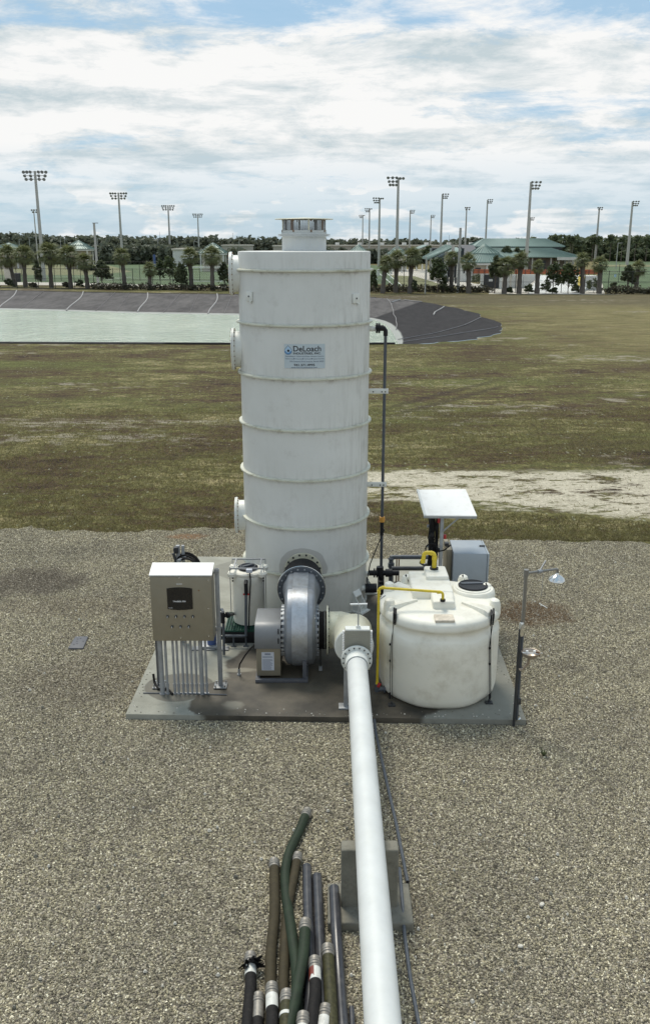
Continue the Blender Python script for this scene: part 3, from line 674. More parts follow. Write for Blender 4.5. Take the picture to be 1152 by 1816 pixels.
# loose stones: real geometry scattered over the yard (geometry nodes)
reg = [(-4.4, 4.4), (4.4, 4.4), (8.6, 18.3)] + [e for e in reversed(edge) if -9.3 < e[0] < 8.6] + [(-9.4, 19.6), (-8.4, 17)]
mb, m_, n_ = sheet('gravel_stones', reg, GZ+0.002, M['stone'], holes=[[(PAD[0][0]-.01, PAD[0][1]-.02), (PAD[1][0]+.02, PAD[1][1]-.02), (PAD[2][0]+.02, PAD[2][1]), (PAD[3][0]-.01, PAD[3][1]+.02)]])
gs = mb.build('gravel_stones', M['stone'], kind='stuff')
def gn_scatter(obj, density, smin, smax):
    ng = bpy.data.node_groups.new('scatter_stones', 'GeometryNodeTree')
    ng.interface.new_socket('Geometry', in_out='INPUT', socket_type='NodeSocketGeometry')
    ng.interface.new_socket('Geometry', in_out='OUTPUT', socket_type='NodeSocketGeometry')
    N = ng.nodes.new; L = ng.links.new
    gi, go = N('NodeGroupInput'), N('NodeGroupOutput')
    dp = N('GeometryNodeDistributePointsOnFaces'); dp.inputs['Density'].default_value = density
    L(gi.outputs[0], dp.inputs['Mesh'])
    jn = N('GeometryNodeJoinGeometry')
    for k, off in enumerate((1.3, 5.1, 9.7, 14.2)):
        ico = N('GeometryNodeMeshIcoSphere'); ico.inputs['Radius'].default_value = 1.0; ico.inputs['Subdivisions'].default_value = 2
        ps = N('GeometryNodeInputPosition'); va = N('ShaderNodeVectorMath'); va.operation = 'ADD'; va.inputs[1].default_value = (off, off*2, -off)
        L(ps.outputs[0], va.inputs[0])
        nz = N('ShaderNodeTexNoise'); nz.inputs['Scale'].default_value = 0.9; nz.inputs['Detail'].default_value = 1
        L(va.outputs[0], nz.inputs['Vector'])
        sb = N('ShaderNodeVectorMath'); sb.operation = 'SUBTRACT'; sb.inputs[1].default_value = (.5, .5, .5); L(nz.outputs['Color'], sb.inputs[0])
        sc2 = N('ShaderNodeVectorMath'); sc2.operation = 'SCALE'; sc2.inputs['Scale'].default_value = 2.4; L(sb.outputs[0], sc2.inputs[0])
        sp_ = N('GeometryNodeSetPosition'); L(ico.outputs['Mesh'], sp_.inputs['Geometry']); L(sc2.outputs[0], sp_.inputs['Offset'])
        sm = N('GeometryNodeSetMaterial'); sm.inputs['Material'].default_value = M['stone']; L(sp_.outputs[0], sm.inputs[0])
        gt = N('GeometryNodeGeometryToInstance'); L(sm.outputs[0], gt.inputs[0]); L(gt.outputs[0], jn.inputs[0])
    ip = N('GeometryNodeInstanceOnPoints'); ip.inputs['Pick Instance'].default_value = True
    L(dp.outputs['Points'], ip.inputs['Points']); L(jn.outputs[0], ip.inputs['Instance'])
    rv = N('FunctionNodeRandomValue'); rv.data_type = 'FLOAT_VECTOR'; rv.inputs[1].default_value = (6.28, 6.28, 6.28); rv.inputs['Seed'].default_value = 5
    L(rv.outputs[0], ip.inputs['Rotation'])
    rs = N('FunctionNodeRandomValue'); rs.data_type = 'FLOAT_VECTOR'; rs.inputs[0].default_value = (smin, smin, smin*0.7); rs.inputs[1].default_value = (smax, smax, smax*0.7); rs.inputs['Seed'].default_value = 9
    L(rs.outputs[0], ip.inputs['Scale'])
    L(ip.outputs[0], go.inputs[0])
    md = obj.modifiers.new('scatter', 'NODES'); md.node_group = ng
gn_scatter(gs, 2900, 0.0038, 0.0125)

# ================================================================== THE TOWER
TX, TY, TR, TH = -0.345, 15.6, 1.10, 6.16
tw = thing('degasifier_tower', 'tall white cylindrical tower with hoop rings and a screened cap, standing on the pad', 'tower', (TX, TY, 0))
mb = MB(); mb.lathe([(TR+.02, 0), (TR+.02, .03), (TR, .035), (TR, TH-.03), (TR-.006, TH), (TR-.03, TH+.004), (.3, TH+.012), (0.01, TH+.014)], (TX, TY, 0), n=96)
mb.build('shell', M['tower'], tw)
for k in range(7):
    z = 0.82+0.842*k
    mb = MB(); mb.lathe([(TR-.01, -.022), (TR+.016, -.02), (TR+.05, -.012), (TR+.052, .0), (TR+.05, .012), (TR+.018, .02), (TR-.01, .026)], (TX, TY, z), n=96)
    mb.build('stiffener_ring', M['ring'], tw, sharp=50)
# exhaust stack
ex = MB(); ex.lathe([(.365, TH-.0), (.365, TH+.235), (.43, TH+.237), (.43, TH+.252), (.37, TH+.256), (.43, TH+.26), (.43, TH+.275), (.372, TH+.278), (.372, TH+.33), (.35, TH+.33), (.35, TH+.05)], (TX, TY, 0), n=64)
exo = ex.build('exhaust_stack', M['pipe'], tw)
sl = MB(); S0, S1 = TH+.333, TH+.50
for i in range(84):      # wire mesh drum
    a = 2*PI*i/84; sl.bar((TX+.352*math.cos(a), TY+.352*math.sin(a), S0), (TX+.352*math.cos(a), TY+.352*math.sin(a), S1), .004)
for i in range(12): sl.torus((TX, TY, S0+.006+i*.0145), (0, 0, 1), .352, .003, 32, 3)
sl.build('mesh_screen', M['galv'], exo)
for i in range(8):
    a = 2*PI*(i+.3)/8; c = Vector((TX+.358*math.cos(a), TY+.358*math.sin(a), (S0+S1)/2))
    mb = MB(); mb.box(c, (.012, .05 if i % 2 else .022, S1-S0), Matrix.Rotation(a, 3, 'Z')); mb.build('screen_post', M['brickwall'] if i % 2 else M['frp_cream'], exo)
    mb = MB(); mb.box((TX+.378*math.cos(a+.1), TY+.378*math.sin(a+.1), S0-.012), (.006, .022, .035), Matrix.Rotation(a+.1, 3, 'Z')); mb.box((TX+.372*math.cos(a+.1), TY+.372*math.sin(a+.1), S1-.012), (.006, .018, .03), Matrix.Rotation(a+.1, 3, 'Z')); mb.build('rusty_clip', M['rust'], exo)
mb = MB(); mb.lathe([(.0, S1+.002), (.375, S1), (.475, S1+.002), (.482, S1+.008), (.475, S1+.014), (.0, S1+.035)], (TX, TY, 0), n=64); mb.build('cap_disc', M['frp_cream'], exo)
# manways on the left
for z, cdep in ((5.80, .105), (4.56, .105), (1.60, .13)):
    c = Vector((TX, TY, z)); ax = Vector((-1, -0.04, 0)).normalized(); rn = .30 if z > 2 else .27
    mb = MB(); mb.lathe([(rn, .9), (rn, TR+cdep-.03), (rn+.03, TR+cdep-.02), (rn+.055, TR+cdep-.005), (rn+.055, TR+cdep+.014), (rn-.02, TR+cdep+.015)], c, ax, 40)
    mo = mb.build('manway', M['frp'], tw)
    mb = MB(); mb.lathe([(0, TR+cdep+.05), (rn*.6, TR+cdep+.046), (rn+.05, TR+cdep+.036), (rn+.056, TR+cdep+.018), (0, TR+cdep+.018)], c, ax, 40); mb.build('cover_plate', M['frp'], mo)
    mb = MB(); x, y = frame(ax)
    for i in range(24):
        a = 2*PI*i/24; p = c+(x*math.cos(a)+y*math.sin(a))*(rn+.035)
        mb.cyl(p+ax*(TR+cdep-.028), p+ax*(TR+cdep+.05), .008, n=6)
    mb.build('bolts', M['rust'], mo)
def on_tower(ang, z, r=TR): return Vector((TX+r*math.sin(ang), TY-r*math.cos(ang), z))
# lifting lugs
for ang, z in ((-.90, 5.47), (.86, 5.44)):
    c = on_tower(ang, z, TR+.012); Rm = Matrix.Rotation(ang, 3, 'Z')
    mb = MB(); mb.box(c, (.165, .022, .15), Rm); mb.box(c+Vector((0, 0, -.085))+Rm@Vector((.04, -.01, 0)), (.03, .035, .03), Rm)
    lo = mb.build('lifting_plate', M['frp'], tw, bevel=.004)
    mb = MB(); q = Rm@Vector((0, -1, 0)); mb.cyl(c+q*.011, c+q*.02, .014, n=10); mb.build('bolt', M['darkmetal'], lo)
# hold-down lugs round the base
for ang in (.95, 1.75, -1.0, -1.8, 2.6, -2.6, .12):
    Rm = Matrix.Rotation(ang, 3, 'Z'); mb = MB(); c = on_tower(ang, 0, TR)
    def q(x, y, z): return c+Rm@Vector((x, y, z))
    for sx in (-.09, .09):
        mb.add([q(sx-.01, .03, .42), q(sx+.01, .03, .42), q(sx-.01, -.17, .10), q(sx+.01, -.17, .10), q(sx-.01, -.17, .012), q(sx+.01, -.17, .012), q(sx-.01, .03, .012), q(sx+.01, .03, .012)],
               [(0, 1, 3, 2), (2, 3, 5, 4), (4, 5, 7, 6), (6, 7, 1, 0), (0, 2, 4, 6), (1, 7, 5, 3)])
    mb.add([q(-.10, .03, .42), q(.10, .03, .42), q(.10, -.06, .30), q(-.10, -.06, .30), q(-.1, .02, .40), q(.1, .02, .40), q(.1, -.06, .28), q(-.1, -.06, .28)], [(3, 2, 1, 0), (4, 5, 6, 7), (2, 3, 7, 6)])
    mb.box(q(0, -.09, .014), (.26, .26, .026), Rm); mb.cyl(q(0, -.13, 0), q(0, -.13, .10), .012, n=8)
    mb.build('hold_down_lug', M['frp'], tw)
# inlet nozzle facing the blower
NXZ = (-.375, .93)
def nz(Y): return Vector((NXZ[0], Y, NXZ[1]))
mb = MB(); mb.lathe([(.245, 0), (.245, .26), (.26, .27), (.325, .275), (.325, .30), (.20, .30)], nz(14.75), (0, -1, 0), 40)
io = mb.build('inlet_nozzle', M['frp_cream'], tw)
mb = MB()
for i in range(16):
    a = 2*PI*(i+.5)/16; p = nz(14.47)+Vector((math.cos(a)*.295, 0, math.sin(a)*.295)); mb.cyl(p, p+Vector((0, -.04, 0)), .017, n=8)
mb.build('bolts', M['darkmetal'], io)
# pipe stubs on the right side
def stub(y, z, r, L, x0=TX+TR-.05):
    pass
for name, (px, py), r, L in (('pipe_stub', (662, 583), .045, .16), ('pipe_stub', (655, 1017), .04, .12), ('pipe_stub', (650, 1043), .055, .16)):
    Y = {583: 15.6, 1017: 15.45, 1043: 15.2}[py]; p = P(px, py, Y)
    xs = TX+math.sqrt(max(TR**2-(Y-TY)**2, 0))
    mb = MB(); mb.cyl((xs-.06, Y, p.z), (xs+L, Y, p.z), r, n=16); mb.build(name, M['frp'], tw)
# maker's sign, curved on to the shell
SGX, SGZ, SGW, SGH = .0, 4.72, .655, .385
sc0 = P(540, 632, 14.5); SGC = math.asin((sc0.x-TX)/TR); SGZ = sc0.z
def smap(lift):
    def f(x, z): a = SGC+(x-.5)*SGW/TR; return on_tower(a, SGZ+(z-.5)*SGH, TR+lift)
    return f
def patch(mb, x0, x1, z0, z1, f, n=12, mi=0):
    vs = [f(x0+(x1-x0)*i/n, z) for i in range(n+1) for z in (z0, z1)]
    mb.add(vs, [(2*i, 2*i+2, 2*i+3, 2*i+1) for i in range(n)], mi)
mb = MB(); f3 = smap(.006); patch(mb, 0, 1, 0, 1, f3, 14)
fb = smap(.0); nn = len(mb.v); vs = [fb(0, 0), f3(0, 0), f3(0, 1), fb(0, 1), fb(1, 0), f3(1, 0), f3(1, 1), fb(1, 1)]
mb.add(vs, [(0, 1, 2, 3), (4, 7, 6, 5)]); so = mb.build('sign', M['signface'], tw, label='pale blue maker sign with black lettering and a blue drop')
mb = MB(); f4 = smap(.0085)
put_text(mb, 'DeLoach', .225, .90, .70, .93, f4, .012)
put_text(mb, 'INDUSTRIES, INC.', .225, .90, .565, .665, f4, .02)
put_text(mb, '941.371.4995', .24, .745, .095, .195, f4, .02)
mb.build('lettering', M['ink'], so)
mb = MB()
put_text(mb, 'Specializing in Advanced Water Filtration Systems', .03, .975, .465, .525, f4, .01)
put_text(mb, 'Engineering \u25a0 Industrial \u25a0 Technical \u25a0 Support Services', .03, .975, .365, .42, f4, .01)
put_text(mb, '876 Cattlemen Road Sarasota, Florida 34232', .14, .965, .255, .315, f4, .01)
put_text(mb, 'www.DeLoachIndustries.com', .17, .80, .012, .07, f4, .01)
mb.build('small_lettering', M['inkgrey'], so)
def drop(mb, cx, cz, s_, f, mi=0):
    pts = []
    for i in range(28):
        a = 2*PI*i/28; r = s_
        x = math.cos(a)*r; z = math.sin(a)*r
        if z > 0: x *= (1-z/s_)**.0*math.cos(z/s_*PI/2)**.75 if z < s_ else 0; z *= 1.55
        pts.append((cx+x*.62, cz+z))
    vs = [f(cx, cz)]+[f(*p) for p in pts]; mb.add(vs, [(0, i+1, (i+1) % 28+1) for i in range(28)], mi)
mb = MB(); drop(mb, .098, .715, .155, smap(.0085)); mb.build('drop_outline', M['inkgrey'], so)
mb = MB(); drop(mb, .098, .715, .140, smap(.0100)); mb.build('drop', M['droplight'], so)
mb = MB(); vs = []
fq = smap(.0112)
vs = []; 
for i in range(15):
    a = PI+PI*i/14*1.0; vs.append(fq(.098+math.cos(a)*.62*.135, .715+math.sin(a)*.135)); vs.append(fq(.098+math.cos(a)*.62*.085, .715+math.sin(a)*.075))
mb.add(vs, [(2*i, 2*i+2, 2*i+3, 2*i+1) for i in range(14)]); mb.build('drop_shade', M['dropblue'], so)
mb = MB(); vs = [fq(.105, .725)]+[fq(.105+math.cos(2*PI*i/18)*.03, .765-.04+math.sin(2*PI*i/18)*.052) for i in range(18)]
mb.add(vs, [(0, i+1, (i+1) % 18+1) for i in range(18)]); mb.build('drop_dot', M['ink'], so)

# ---- grey riser pipe on the tower's right
rx, ry = 1.03, 15.6
rs = thing('riser_pipe', 'thin grey vertical pipe with an orange fitting, right side of the white tower', 'pipe', (rx, ry, 0))
ztop = P(686, 586, ry).z
mb = MB(); mb.tube([(TX+TR+.14, ry, ztop+.04), (rx-.08, ry, ztop+.04), (rx-.02, ry, ztop+.03), (rx, ry, ztop-.03), (rx, ry, ztop-.12), (rx, ry, .45)], .027, 12); mb.build('pipe', M['pvc'], rs)
mb = MB(); mb.tube([(rx-.09, ry, ztop+.04), (rx-.03, ry, ztop+.04), (rx, ry, ztop), (rx, ry, ztop-.09)], .038, 12); mb.build('elbow', M['black'], rs)
mb = MB(); mb.cyl((TX+TR+.11, ry, ztop+.04), (TX+TR+.14, ry, ztop+.04), .085, n=16); mb.cyl((TX+TR+.15, ry, ztop+.04), (TX+TR+.18, ry, ztop+.04), .085, n=16); mb.cyl((TX+TR+.1, ry, ztop+.04), (TX+TR+.24, ry, ztop+.04), .05, n=12); mb.build('flange', M['black'], rs)
zo = P(676, 921, ry).z
mb = MB(); mb.lathe([(.03, -.05), (.048, -.045), (.052, 0), (.048, .045), (.03, .05)], (rx, ry, zo), n=14); mb.build('orange_fitting', M['orange'], rs)
mb = MB(); mb.cyl((rx, ry, zo-.3), (rx, ry, zo-.05), .033, n=12); mb.build('union', M['black'], rs)
for py in (693, 858):
    z = P(672, py, ry).z; mb = MB(); mb.box(((TX+TR+rx+.03)/2+.0, ry-.035, z), (rx+.05-(TX+TR)+.05, .02, .085)); bo = mb.build('bracket', M['frp'], rs, bevel=.003)
    mb = MB()
    for dx in (-.10, .05, .11): mb.cyl(((TX+TR+rx)/2+dx+.04, ry-.045, z-.01), ((TX+TR+rx)/2+dx+.04, ry-.055, z-.01), .012, n=8)
    mb.build('bolts', M['darkmetal'], bo)
mb = MB(); pts = [Vector((rx+.01, ry-.03, zo-.15)), P(681, 940, 15.5), P(670, 965, 15.4), P(656, 1000, 15.3), P(650, 1030, 15.2), P(655, 1045, 15.1)]
mb.tube(pts, .010, 6); mb.build('hanging_cable', M['black'], rs)

# ---- valve manifold at the foot of the riser (behind the tank)
mf = thing('valve_manifold', 'black plastic valves and flanges between the tower foot and the big plastic tank', 'pipework', (1.0, 15.3, 0))
zz = P(665, 1016, 15.45).z
mb = MB()
for x_ in (.885, .93): mb.cyl((x_, 15.45, zz), (x_+.025, 15.45, zz), .085, n=16)
mb.cyl((.8, 15.45, zz), (1.35, 15.45, zz), .05, n=12); mb.cyl((1.0, 15.45, zz-.05), (1.0, 15.45, zz+.12), .065, n=14); mb.cyl((1.10, 15.45, zz), (1.22, 15.45, zz), .075, n=14)
mb.build('valve', M['black'], mf)
mb = MB(); mb.cyl((rx, 15.6, 0.05), (rx, 15.6, .48), .06, n=12); mb.box((rx, 15.5, .30), (.10, .14, .12)); mb.build('valve_body', M['black'], mf, bevel=.01)
z4 = P(660, 1043, 15.2).z
mb = MB(); mb.cyl((TX+TR*.97, 15.2, z4), (.93, 15.2, z4), .085, n=16); mb.cyl((.95, 15.2, z4), (1.1, 15.2, z4-.02), .07, n=14); mb.cyl((1.08, 15.2, z4-.02), (1.08, 15.2, .02), .05, n=12); mb.build('drain_flange', M['black'], mf)
# ribbed black unit
mb = MB()
for i in range(5): mb.box((1.18+i*.045, 15.35, .24), (.022, .16, .26))
mb.build('ribbed_fins', M['pvc'], mf)
# rectangular loop of pipe behind the tank
lp = thing('pipe_loop', 'dark grey rectangular pipe loop standing behind the white plastic tank', 'pipework', (1.4, 15.9, 0))
A, B_, C_, D_ = P(693, 988, 15.9), P(765, 988, 15.9), P(694, 1008, 15.6), P(752, 1008, 15.6)
mb = MB(); mb.tube([A+Vector((0, -.1, -.5)), A+Vector((0, -.02, -.05)), A, A+Vector((.06, 0, 0)), B_], .042, 12); mb.build('upper_pipe', M['pvc'], lp)
mb = MB(); mb.tube([C_, D_, D_+Vector((.02, .03, .05)), P(746, 997, 15.75)], .04, 12); mb.build('lower_pipe', M['hosegrey'], lp)
mb = MB(); mb.torus(A+Vector((0, -.02, -.03)), (0, 0, 1), .03, .03, 12, 6); mb.cyl(A+Vector((0, -.05, -.18)), A+Vector((0, -.05, -.10)), .06, n=12); mb.cyl(A+Vector((0, -.1, -.6)), A+Vector((0, -.07, -.18)), .045, n=12); mb.build('elbow', M['pvc'], lp)
for px in (703, 707):
    q = P(px, 992, 15.8); mb = MB(); mb.cyl((q.x, q.y, .2), (q.x, q.y, q.z), .012, n=8); mb.build('thin_rod', M['rust'], lp)

# ================================================================== BLOWER
FC = Vector((-.375, 12.75, .60))
fan = thing('blower', 'grey metal centrifugal blower with tall curved housing in front of the white tower', 'blower', (FC.x, FC.y, 0))
def Rth(t):     # t: 0 top, 90 front, 180 bottom, 270 back
    pts = [(0, .69), (90, .575), (180, .50), (270, .45), (300, .43)]
    for (a, ra), (b, rb_) in zip(pts, pts[1:]):
        if a <= t <= b: return ra+(rb_-ra)*(t-a)/(b-a)
    return pts[-1][1]
sec = [(-.235, -.16), (-.232, -.10), (-.215, -.045), (-.185, -.015), (-.118, -.006), (.118, -.006), (.185, -.015), (.215, -.045), (.232, -.10), (.235, -.16)]
mb = MB(); NSEG = 40; vs = []; ns = len(sec)
for i in range(NSEG+1):
    t = 300*i/NSEG; a = R(t); r0 = Rth(t)
    for x, dr in sec: r = r0+dr; vs.append((FC.x+x, FC.y-r*math.sin(a), FC.z+r*math.cos(a)))
fs = [(i*ns+k_, (i+1)*ns+k_, (i+1)*ns+k_+1, i*ns+k_+1) for i in range(NSEG) for k_ in range(ns-1)]
mb.add(vs, fs)
for sx, order in ((-.235, 1), (.235, -1)):      # side plates
    ring = [(FC.x+sx, FC.y-(Rth(300*i/NSEG)-.16)*math.sin(R(300*i/NSEG)), FC.z+(Rth(300*i/NSEG)-.16)*math.cos(R(300*i/NSEG))) for i in range(NSEG+1)]
    n0 = [(FC.x+sx, FC.y, FC.z)]+ring; mb.add(n0, [((0, i+1, i+2) if order > 0 else (0, i+2, i+1)) for i in range(NSEG)])
mb.build('housing', M['fan'], fan, sharp=30)
mb = MB(); vs = []
for i in range(NSEG+1):
    t = -6+230*i/NSEG; a = R(t); r0 = Rth(max(t, 0))
    for x, dr in ((-.116, -.01), (-.116, .010), (.116, .010), (.116, -.01)): r = r0+dr; vs.append((FC.x+x, FC.y-r*math.sin(a), FC.z+r*math.cos(a)))
mb.add(vs, [(i*4+k_, (i+1)*4+k_, (i+1)*4+k_+1, i*4+k_+1) for i in range(NSEG) for k_ in range(3)])
mb.build('housing_band', M['strip'], fan, sharp=30)
# outlet transition: rectangle -> round, towards the tower
mb = MB(); vs = []; n = 32; OC = Vector((FC.x, 13.45, 1.0)); steps = [(12.75, 0), (12.95, 0), (13.10, .25), (13.28, .7), (13.42, 1)]
for Y, w in steps:
    for i in range(n):
        a = 2*PI*i/n; c_, s_ = math.cos(a), math.sin(a); mxx = (abs(c_)**5+abs(s_)**5)**.2
        rxp, rzp = c_/mxx*.235, .27*s_/mxx; cxp = .30*c_, .30*s_
        vs.append((FC.x+rxp*(1-w)+cxp[0]*w, Y, (1.02+rzp)*(1-w)+(OC.z+cxp[1])*w))
mb.add(vs, [(i*n+k_, i*n+(k_+1) % n, (i+1)*n+(k_+1) % n, (i+1)*n+k_) for i in range(len(steps)-1) for k_ in range(n)])
mb.build('outlet_duct', M['fan'], fan, sharp=40)
mb = MB(); mb.lathe([(.29, 0), (.375, 0), (.378, .01), (.375, .03), (.29, .032)], (OC.x, 13.42, OC.z), (0, 1, 0), 56); fo = mb.build('outlet_flange', M['pvc'], fan)
mb = MB()
for i in range(20):
    a = 2*PI*(i+.5)/20; p = Vector((OC.x+math.cos(a)*.345, 13.418, OC.z+math.sin(a)*.345)); mb.cyl(p, p-Vector((0, .018, 0)), .013, n=8)
mb.build('bolts', M['galv'], fo)
mb = MB(); mb.lathe([(.383, 0), (.390, .005), (.383, .018), (.29, .02)], (OC.x, 13.453, OC.z), (0, 1, 0), 56); mb.build('clamp_ring', M['chrome'], fan)
mb = MB(); prof = []
for i in range(13):
    t = i/12; prof.append((.36-.06*t+.012*(i % 2), .02+t*.70))
mb.lathe([(r, h) for r, h in prof], (OC.x, 13.455, OC.z), (0, 1, -.06), 48); mb.build('flexible_boot', M['rubber'], fan)
# the top of the housing runs straight on over the outlet
mb = MB(); vs = []
for Y in (12.75, 12.95, 13.2, 13.41):
    for x, dr in sec: vs.append((FC.x+x, Y, FC.z+.69+dr+.003))
mb.add(vs, [(i*ns+k_, i*ns+k_+1, (i+1)*ns+k_+1, (i+1)*ns+k_) for i in range(3) for k_ in range(ns-1)]); mb.build('outlet_cover', M['fan'], fan, sharp=30)
mb = MB(); mb.box((FC.x, 13.08, FC.z+.69+.004), (.232, .66, .013)); mb.build('outlet_band', M['strip'], fan)
# side flanges with ribs
for sx, rr, w in ((-1, .38, .03), (1, .38, .025)):
    x0 = FC.x+sx*.235
    mb = MB(); mb.lathe([(.25, 0), (rr, 0), (rr, w), (.25, w)], (x0, FC.y, FC.z), (sx, 0, 0), 48); sf = mb.build('side_flange', M['fan'], fan)
    mb = MB()
    for i in range(28):
        a = 2*PI*i/28; c = Vector((x0+sx*(w/2+.012), FC.y+math.cos(a)*rr, FC.z+math.sin(a)*rr)); mb.box(c, (w+.02, .04, .018), Matrix.Rotation(a-PI/2, 3, 'X'))
    mb.build('clips', M['galv'] if sx > 0 else M['white_sheet'], sf)
# motor pedestal and hood
mx0, mx1 = P(452.5, 1150, 12.3).x, P(497.5, 1150, 12.3).x
zb = .06; zj = P(475, 1147, 12.28).z
mb = MB(); mb.box(((mx0+mx1)/2+.005, 12.62, (zb+zj)/2), (mx1-mx0-.02, .66, zj-zb)); po = mb.build('motor_pedestal', M['cab'], fan, bevel=.006)
lx0, lx1 = P(464, 1180, 12.28).x, P(486, 1180, 12.28).x; lz0, lz1 = P(475, 1189, 12.28).z, P(475, 1157, 12.28).z
mb = MB(); mb.box(((lx0+lx1)/2, 12.286, (lz0+lz1)/2), (lx1-lx0, .004, lz1-lz0)); pl = mb.build('notice_sheet', M['paper'], po)
mb = MB(); random.seed(5)
for i in range(17):
    zc_ = lz1-.022-i*(lz1-lz0-.04)/16
    if i in (2, 5): continue
    ww = (lx1-lx0)*(.82 if i not in (0, 1) else .5)*random.uniform(.75, 1); mb.box((lx0+.015+ww/2 if i > 1 else (lx0+lx1)/2, 12.2825, zc_), (ww, .002, .0045 if i > 1 else .009))
mb.build('printed_lines', M['inkgrey'], pl)
hz = P(475, 1097, 12.55).z; hood = []
mb = MB(); ypr = [(12.25, zj-.02), (12.25, zj+.09)] + [(12.25+.20*(1-math.cos(R(a)))*1.0, zj+.09+(hz-zj-.09)*math.sin(R(a))) for a in (15, 30, 45, 60, 75, 90)] + [(12.95, hz), (12.95, zj-.02)]
m_ = len(ypr); vs = [(mx0-.005, y, z) for y, z in ypr]+[(mx1+.002, y, z) for y, z in ypr]
mb.add(vs, [tuple(range(m_)), tuple(reversed(range(m_, 2*m_)))]+[(i, i+m_, (i+1) % m_+m_, (i+1) % m_) for i in range(m_)])
ho = mb.build('motor_hood', M['alu'], fan, bevel=.004)
mb = MB()
for py in (1120, 1137):
    q = P(493.5, py, 12.25); mb.box((q.x, 12.247, q.z), (.018, .006, .085))
mb.build('hood_slots', M['ink'], ho)
mb = MB(); mb.cyl((mx1, 12.75, .60), (FC.x-.24, 12.75, .60), .05, n=14); mb.cyl((mx1+.02, 12.75, .6), (mx1+.05, 12.75, .6), .16, n=20); mb.build('drive_shaft', M['darkmetal'], fan)
# base frame
fx0, fx1 = P(453, 1210, 12.2).x, P(546, 1210, 12.2).x
mb = MB(); mb.box(((fx0+fx1)/2, 12.2, .03), (fx1-fx0, .06, .05)); mb.box(((fx0+fx1)/2, 13.2, .03), (fx1-fx0, .06, .05)); mb.box((fx0+.03, 12.7, .0305), (.06, .94, .052)); mb.box((fx1-.03, 12.7, .0305), (.06, .94, .052)); mb.build('base_frame', M['lidgrey'], fan, bevel=.004)
for x_, y_ in ((fx1-.05, 12.26), (fx1-.05, 13.1), (fx1-.35, 13.1)):
    mb = MB(); mb.box((x_, y_, .19), (.06, .05, .27)); mb.build('frame_leg', M['lidgrey'], fan, bevel=.003)
# flexible cable from motor to floor
cb = thing('floor_cable', 'thin black flexible cable curving from the blower motor down to the wet concrete', 'cable', tuple(G(424, 1196, 0)))
e = G(424, 1197, 0); s0 = P(452, 1143, 12.5)
mb = MB(); mb.tube([s0, P(444, 1150, 12.45), P(434, 1163, 12.4), P(425, 1178, 12.38), Vector((e.x, e.y, .10)), Vector((e.x, e.y, .0))], .012, 8); mb.build('cable', M['rubber'], cb)
mb = MB(); mb.cyl((e.x, e.y, 0), (e.x, e.y, .10), .018, n=8); mb.cyl((e.x, e.y, 0), (e.x, e.y, .02), .03, n=8); mb.build('connector', M['galv'], cb)

# ---- inlet duct: flexible coupling, flange, elbow
dk = thing('inlet_elbow', 'creamy white fibreglass elbow duct bolted to the right side of the blower', 'duct', (.25, 12.3, 0))
xA = FC.x+.27; xB = P(579, 1122, 12.75).x
mb = MB(); mb.lathe([(.28, 0), (.30, .02), (.285, .04), (.285, xB-xA-.05), (.30, xB-xA-.03), (.28, xB-xA)], (xA, FC.y, FC.z), (1, 0, 0), 40); mb.build('rubber_coupling', M['rubber'], dk)
for x_ in (xA+.015, xB-.03):
    mb = MB(); mb.torus((x_, FC.y, FC.z), (1, 0, 0), .292, .008, 40, 6); mb.build('band_clamp', M['chrome'], dk)
mb = MB(); mb.lathe([(.25, 0), (.375, 0), (.378, .008), (.375, .022), (.30, .024)], (xB, FC.y, FC.z), (1, 0, 0), 48); fl = mb.build('flange', M['frp_cream'], dk)
mb = MB()
for i in range(20):
    a = 2*PI*(i+.5)/20; p = Vector((xB+.02, FC.y+math.cos(a)*.335, FC.z+math.sin(a)*.335)); mb.cyl(p, p+Vector((.018, 0, 0)), .009, n=6)
mb.build('bolts', M['darkmetal'], fl)
E1 = P(627.5, 1146, 11.62)
x1 = E1.x
# mitred elbow in four straight pieces
cl = [Vector((xB+.02, FC.y, FC.z)), Vector((xB+.20, FC.y, FC.z+.005)), Vector((x1-.10, FC.y-.20, FC.z+.05)), Vector((x1, FC.y-.52, E1.z-.05)), Vector((x1, 11.64, E1.z))]
mb = MB(); vs = []; n = 40
dirs = [Vector((1, 0, 0)), Vector((1, -.25, 0)).normalized(), Vector((.75, -.75, 0)).normalized(), Vector((.15, -1, 0)).normalized(), Vector((0, -1, 0))]
for p, d, rr in zip(cl, dirs, (.285, .285, .295, .285, .272)):
    x = Vector((0, 0, 1)); y = d.cross(x).normalized()
    for i in range(n):
        a = 2*PI*i/n; vs.append(p+(x*math.cos(a)+y*math.sin(a))*rr)
fs = [(i*n+k_, i*n+(k_+1) % n, (i+1)*n+(k_+1) % n, (i+1)*n+k_) for i in range(4) for k_ in range(n)]
fs.append(tuple(range(4*n, 5*n))); mb.add(vs, fs)
bmn = mb.build('elbow_body', M['frp_cream'], dk, sharp=28)
mb = MB(); mb.lathe([(.275, 0), (.278, .012), (.265, .03), (.12, .04), (.0, .041)], (E1.x, 11.64, E1.z), (0, -1, 0), 40); mb.build('end_plate', M['frp'], dk)
q = P(568, 1185, 12.35)
mb = MB(); mb.cyl((q.x, 12.6, 0.0), (q.x, 12.6, .35), .008, n=6); mb.build('drain_tube', M['black'], dk)
mb = MB(); mb.box((q.x, 12.6, .03), (.05, .05, .06)); mb.build('drain_foot', M['galv'], dk)

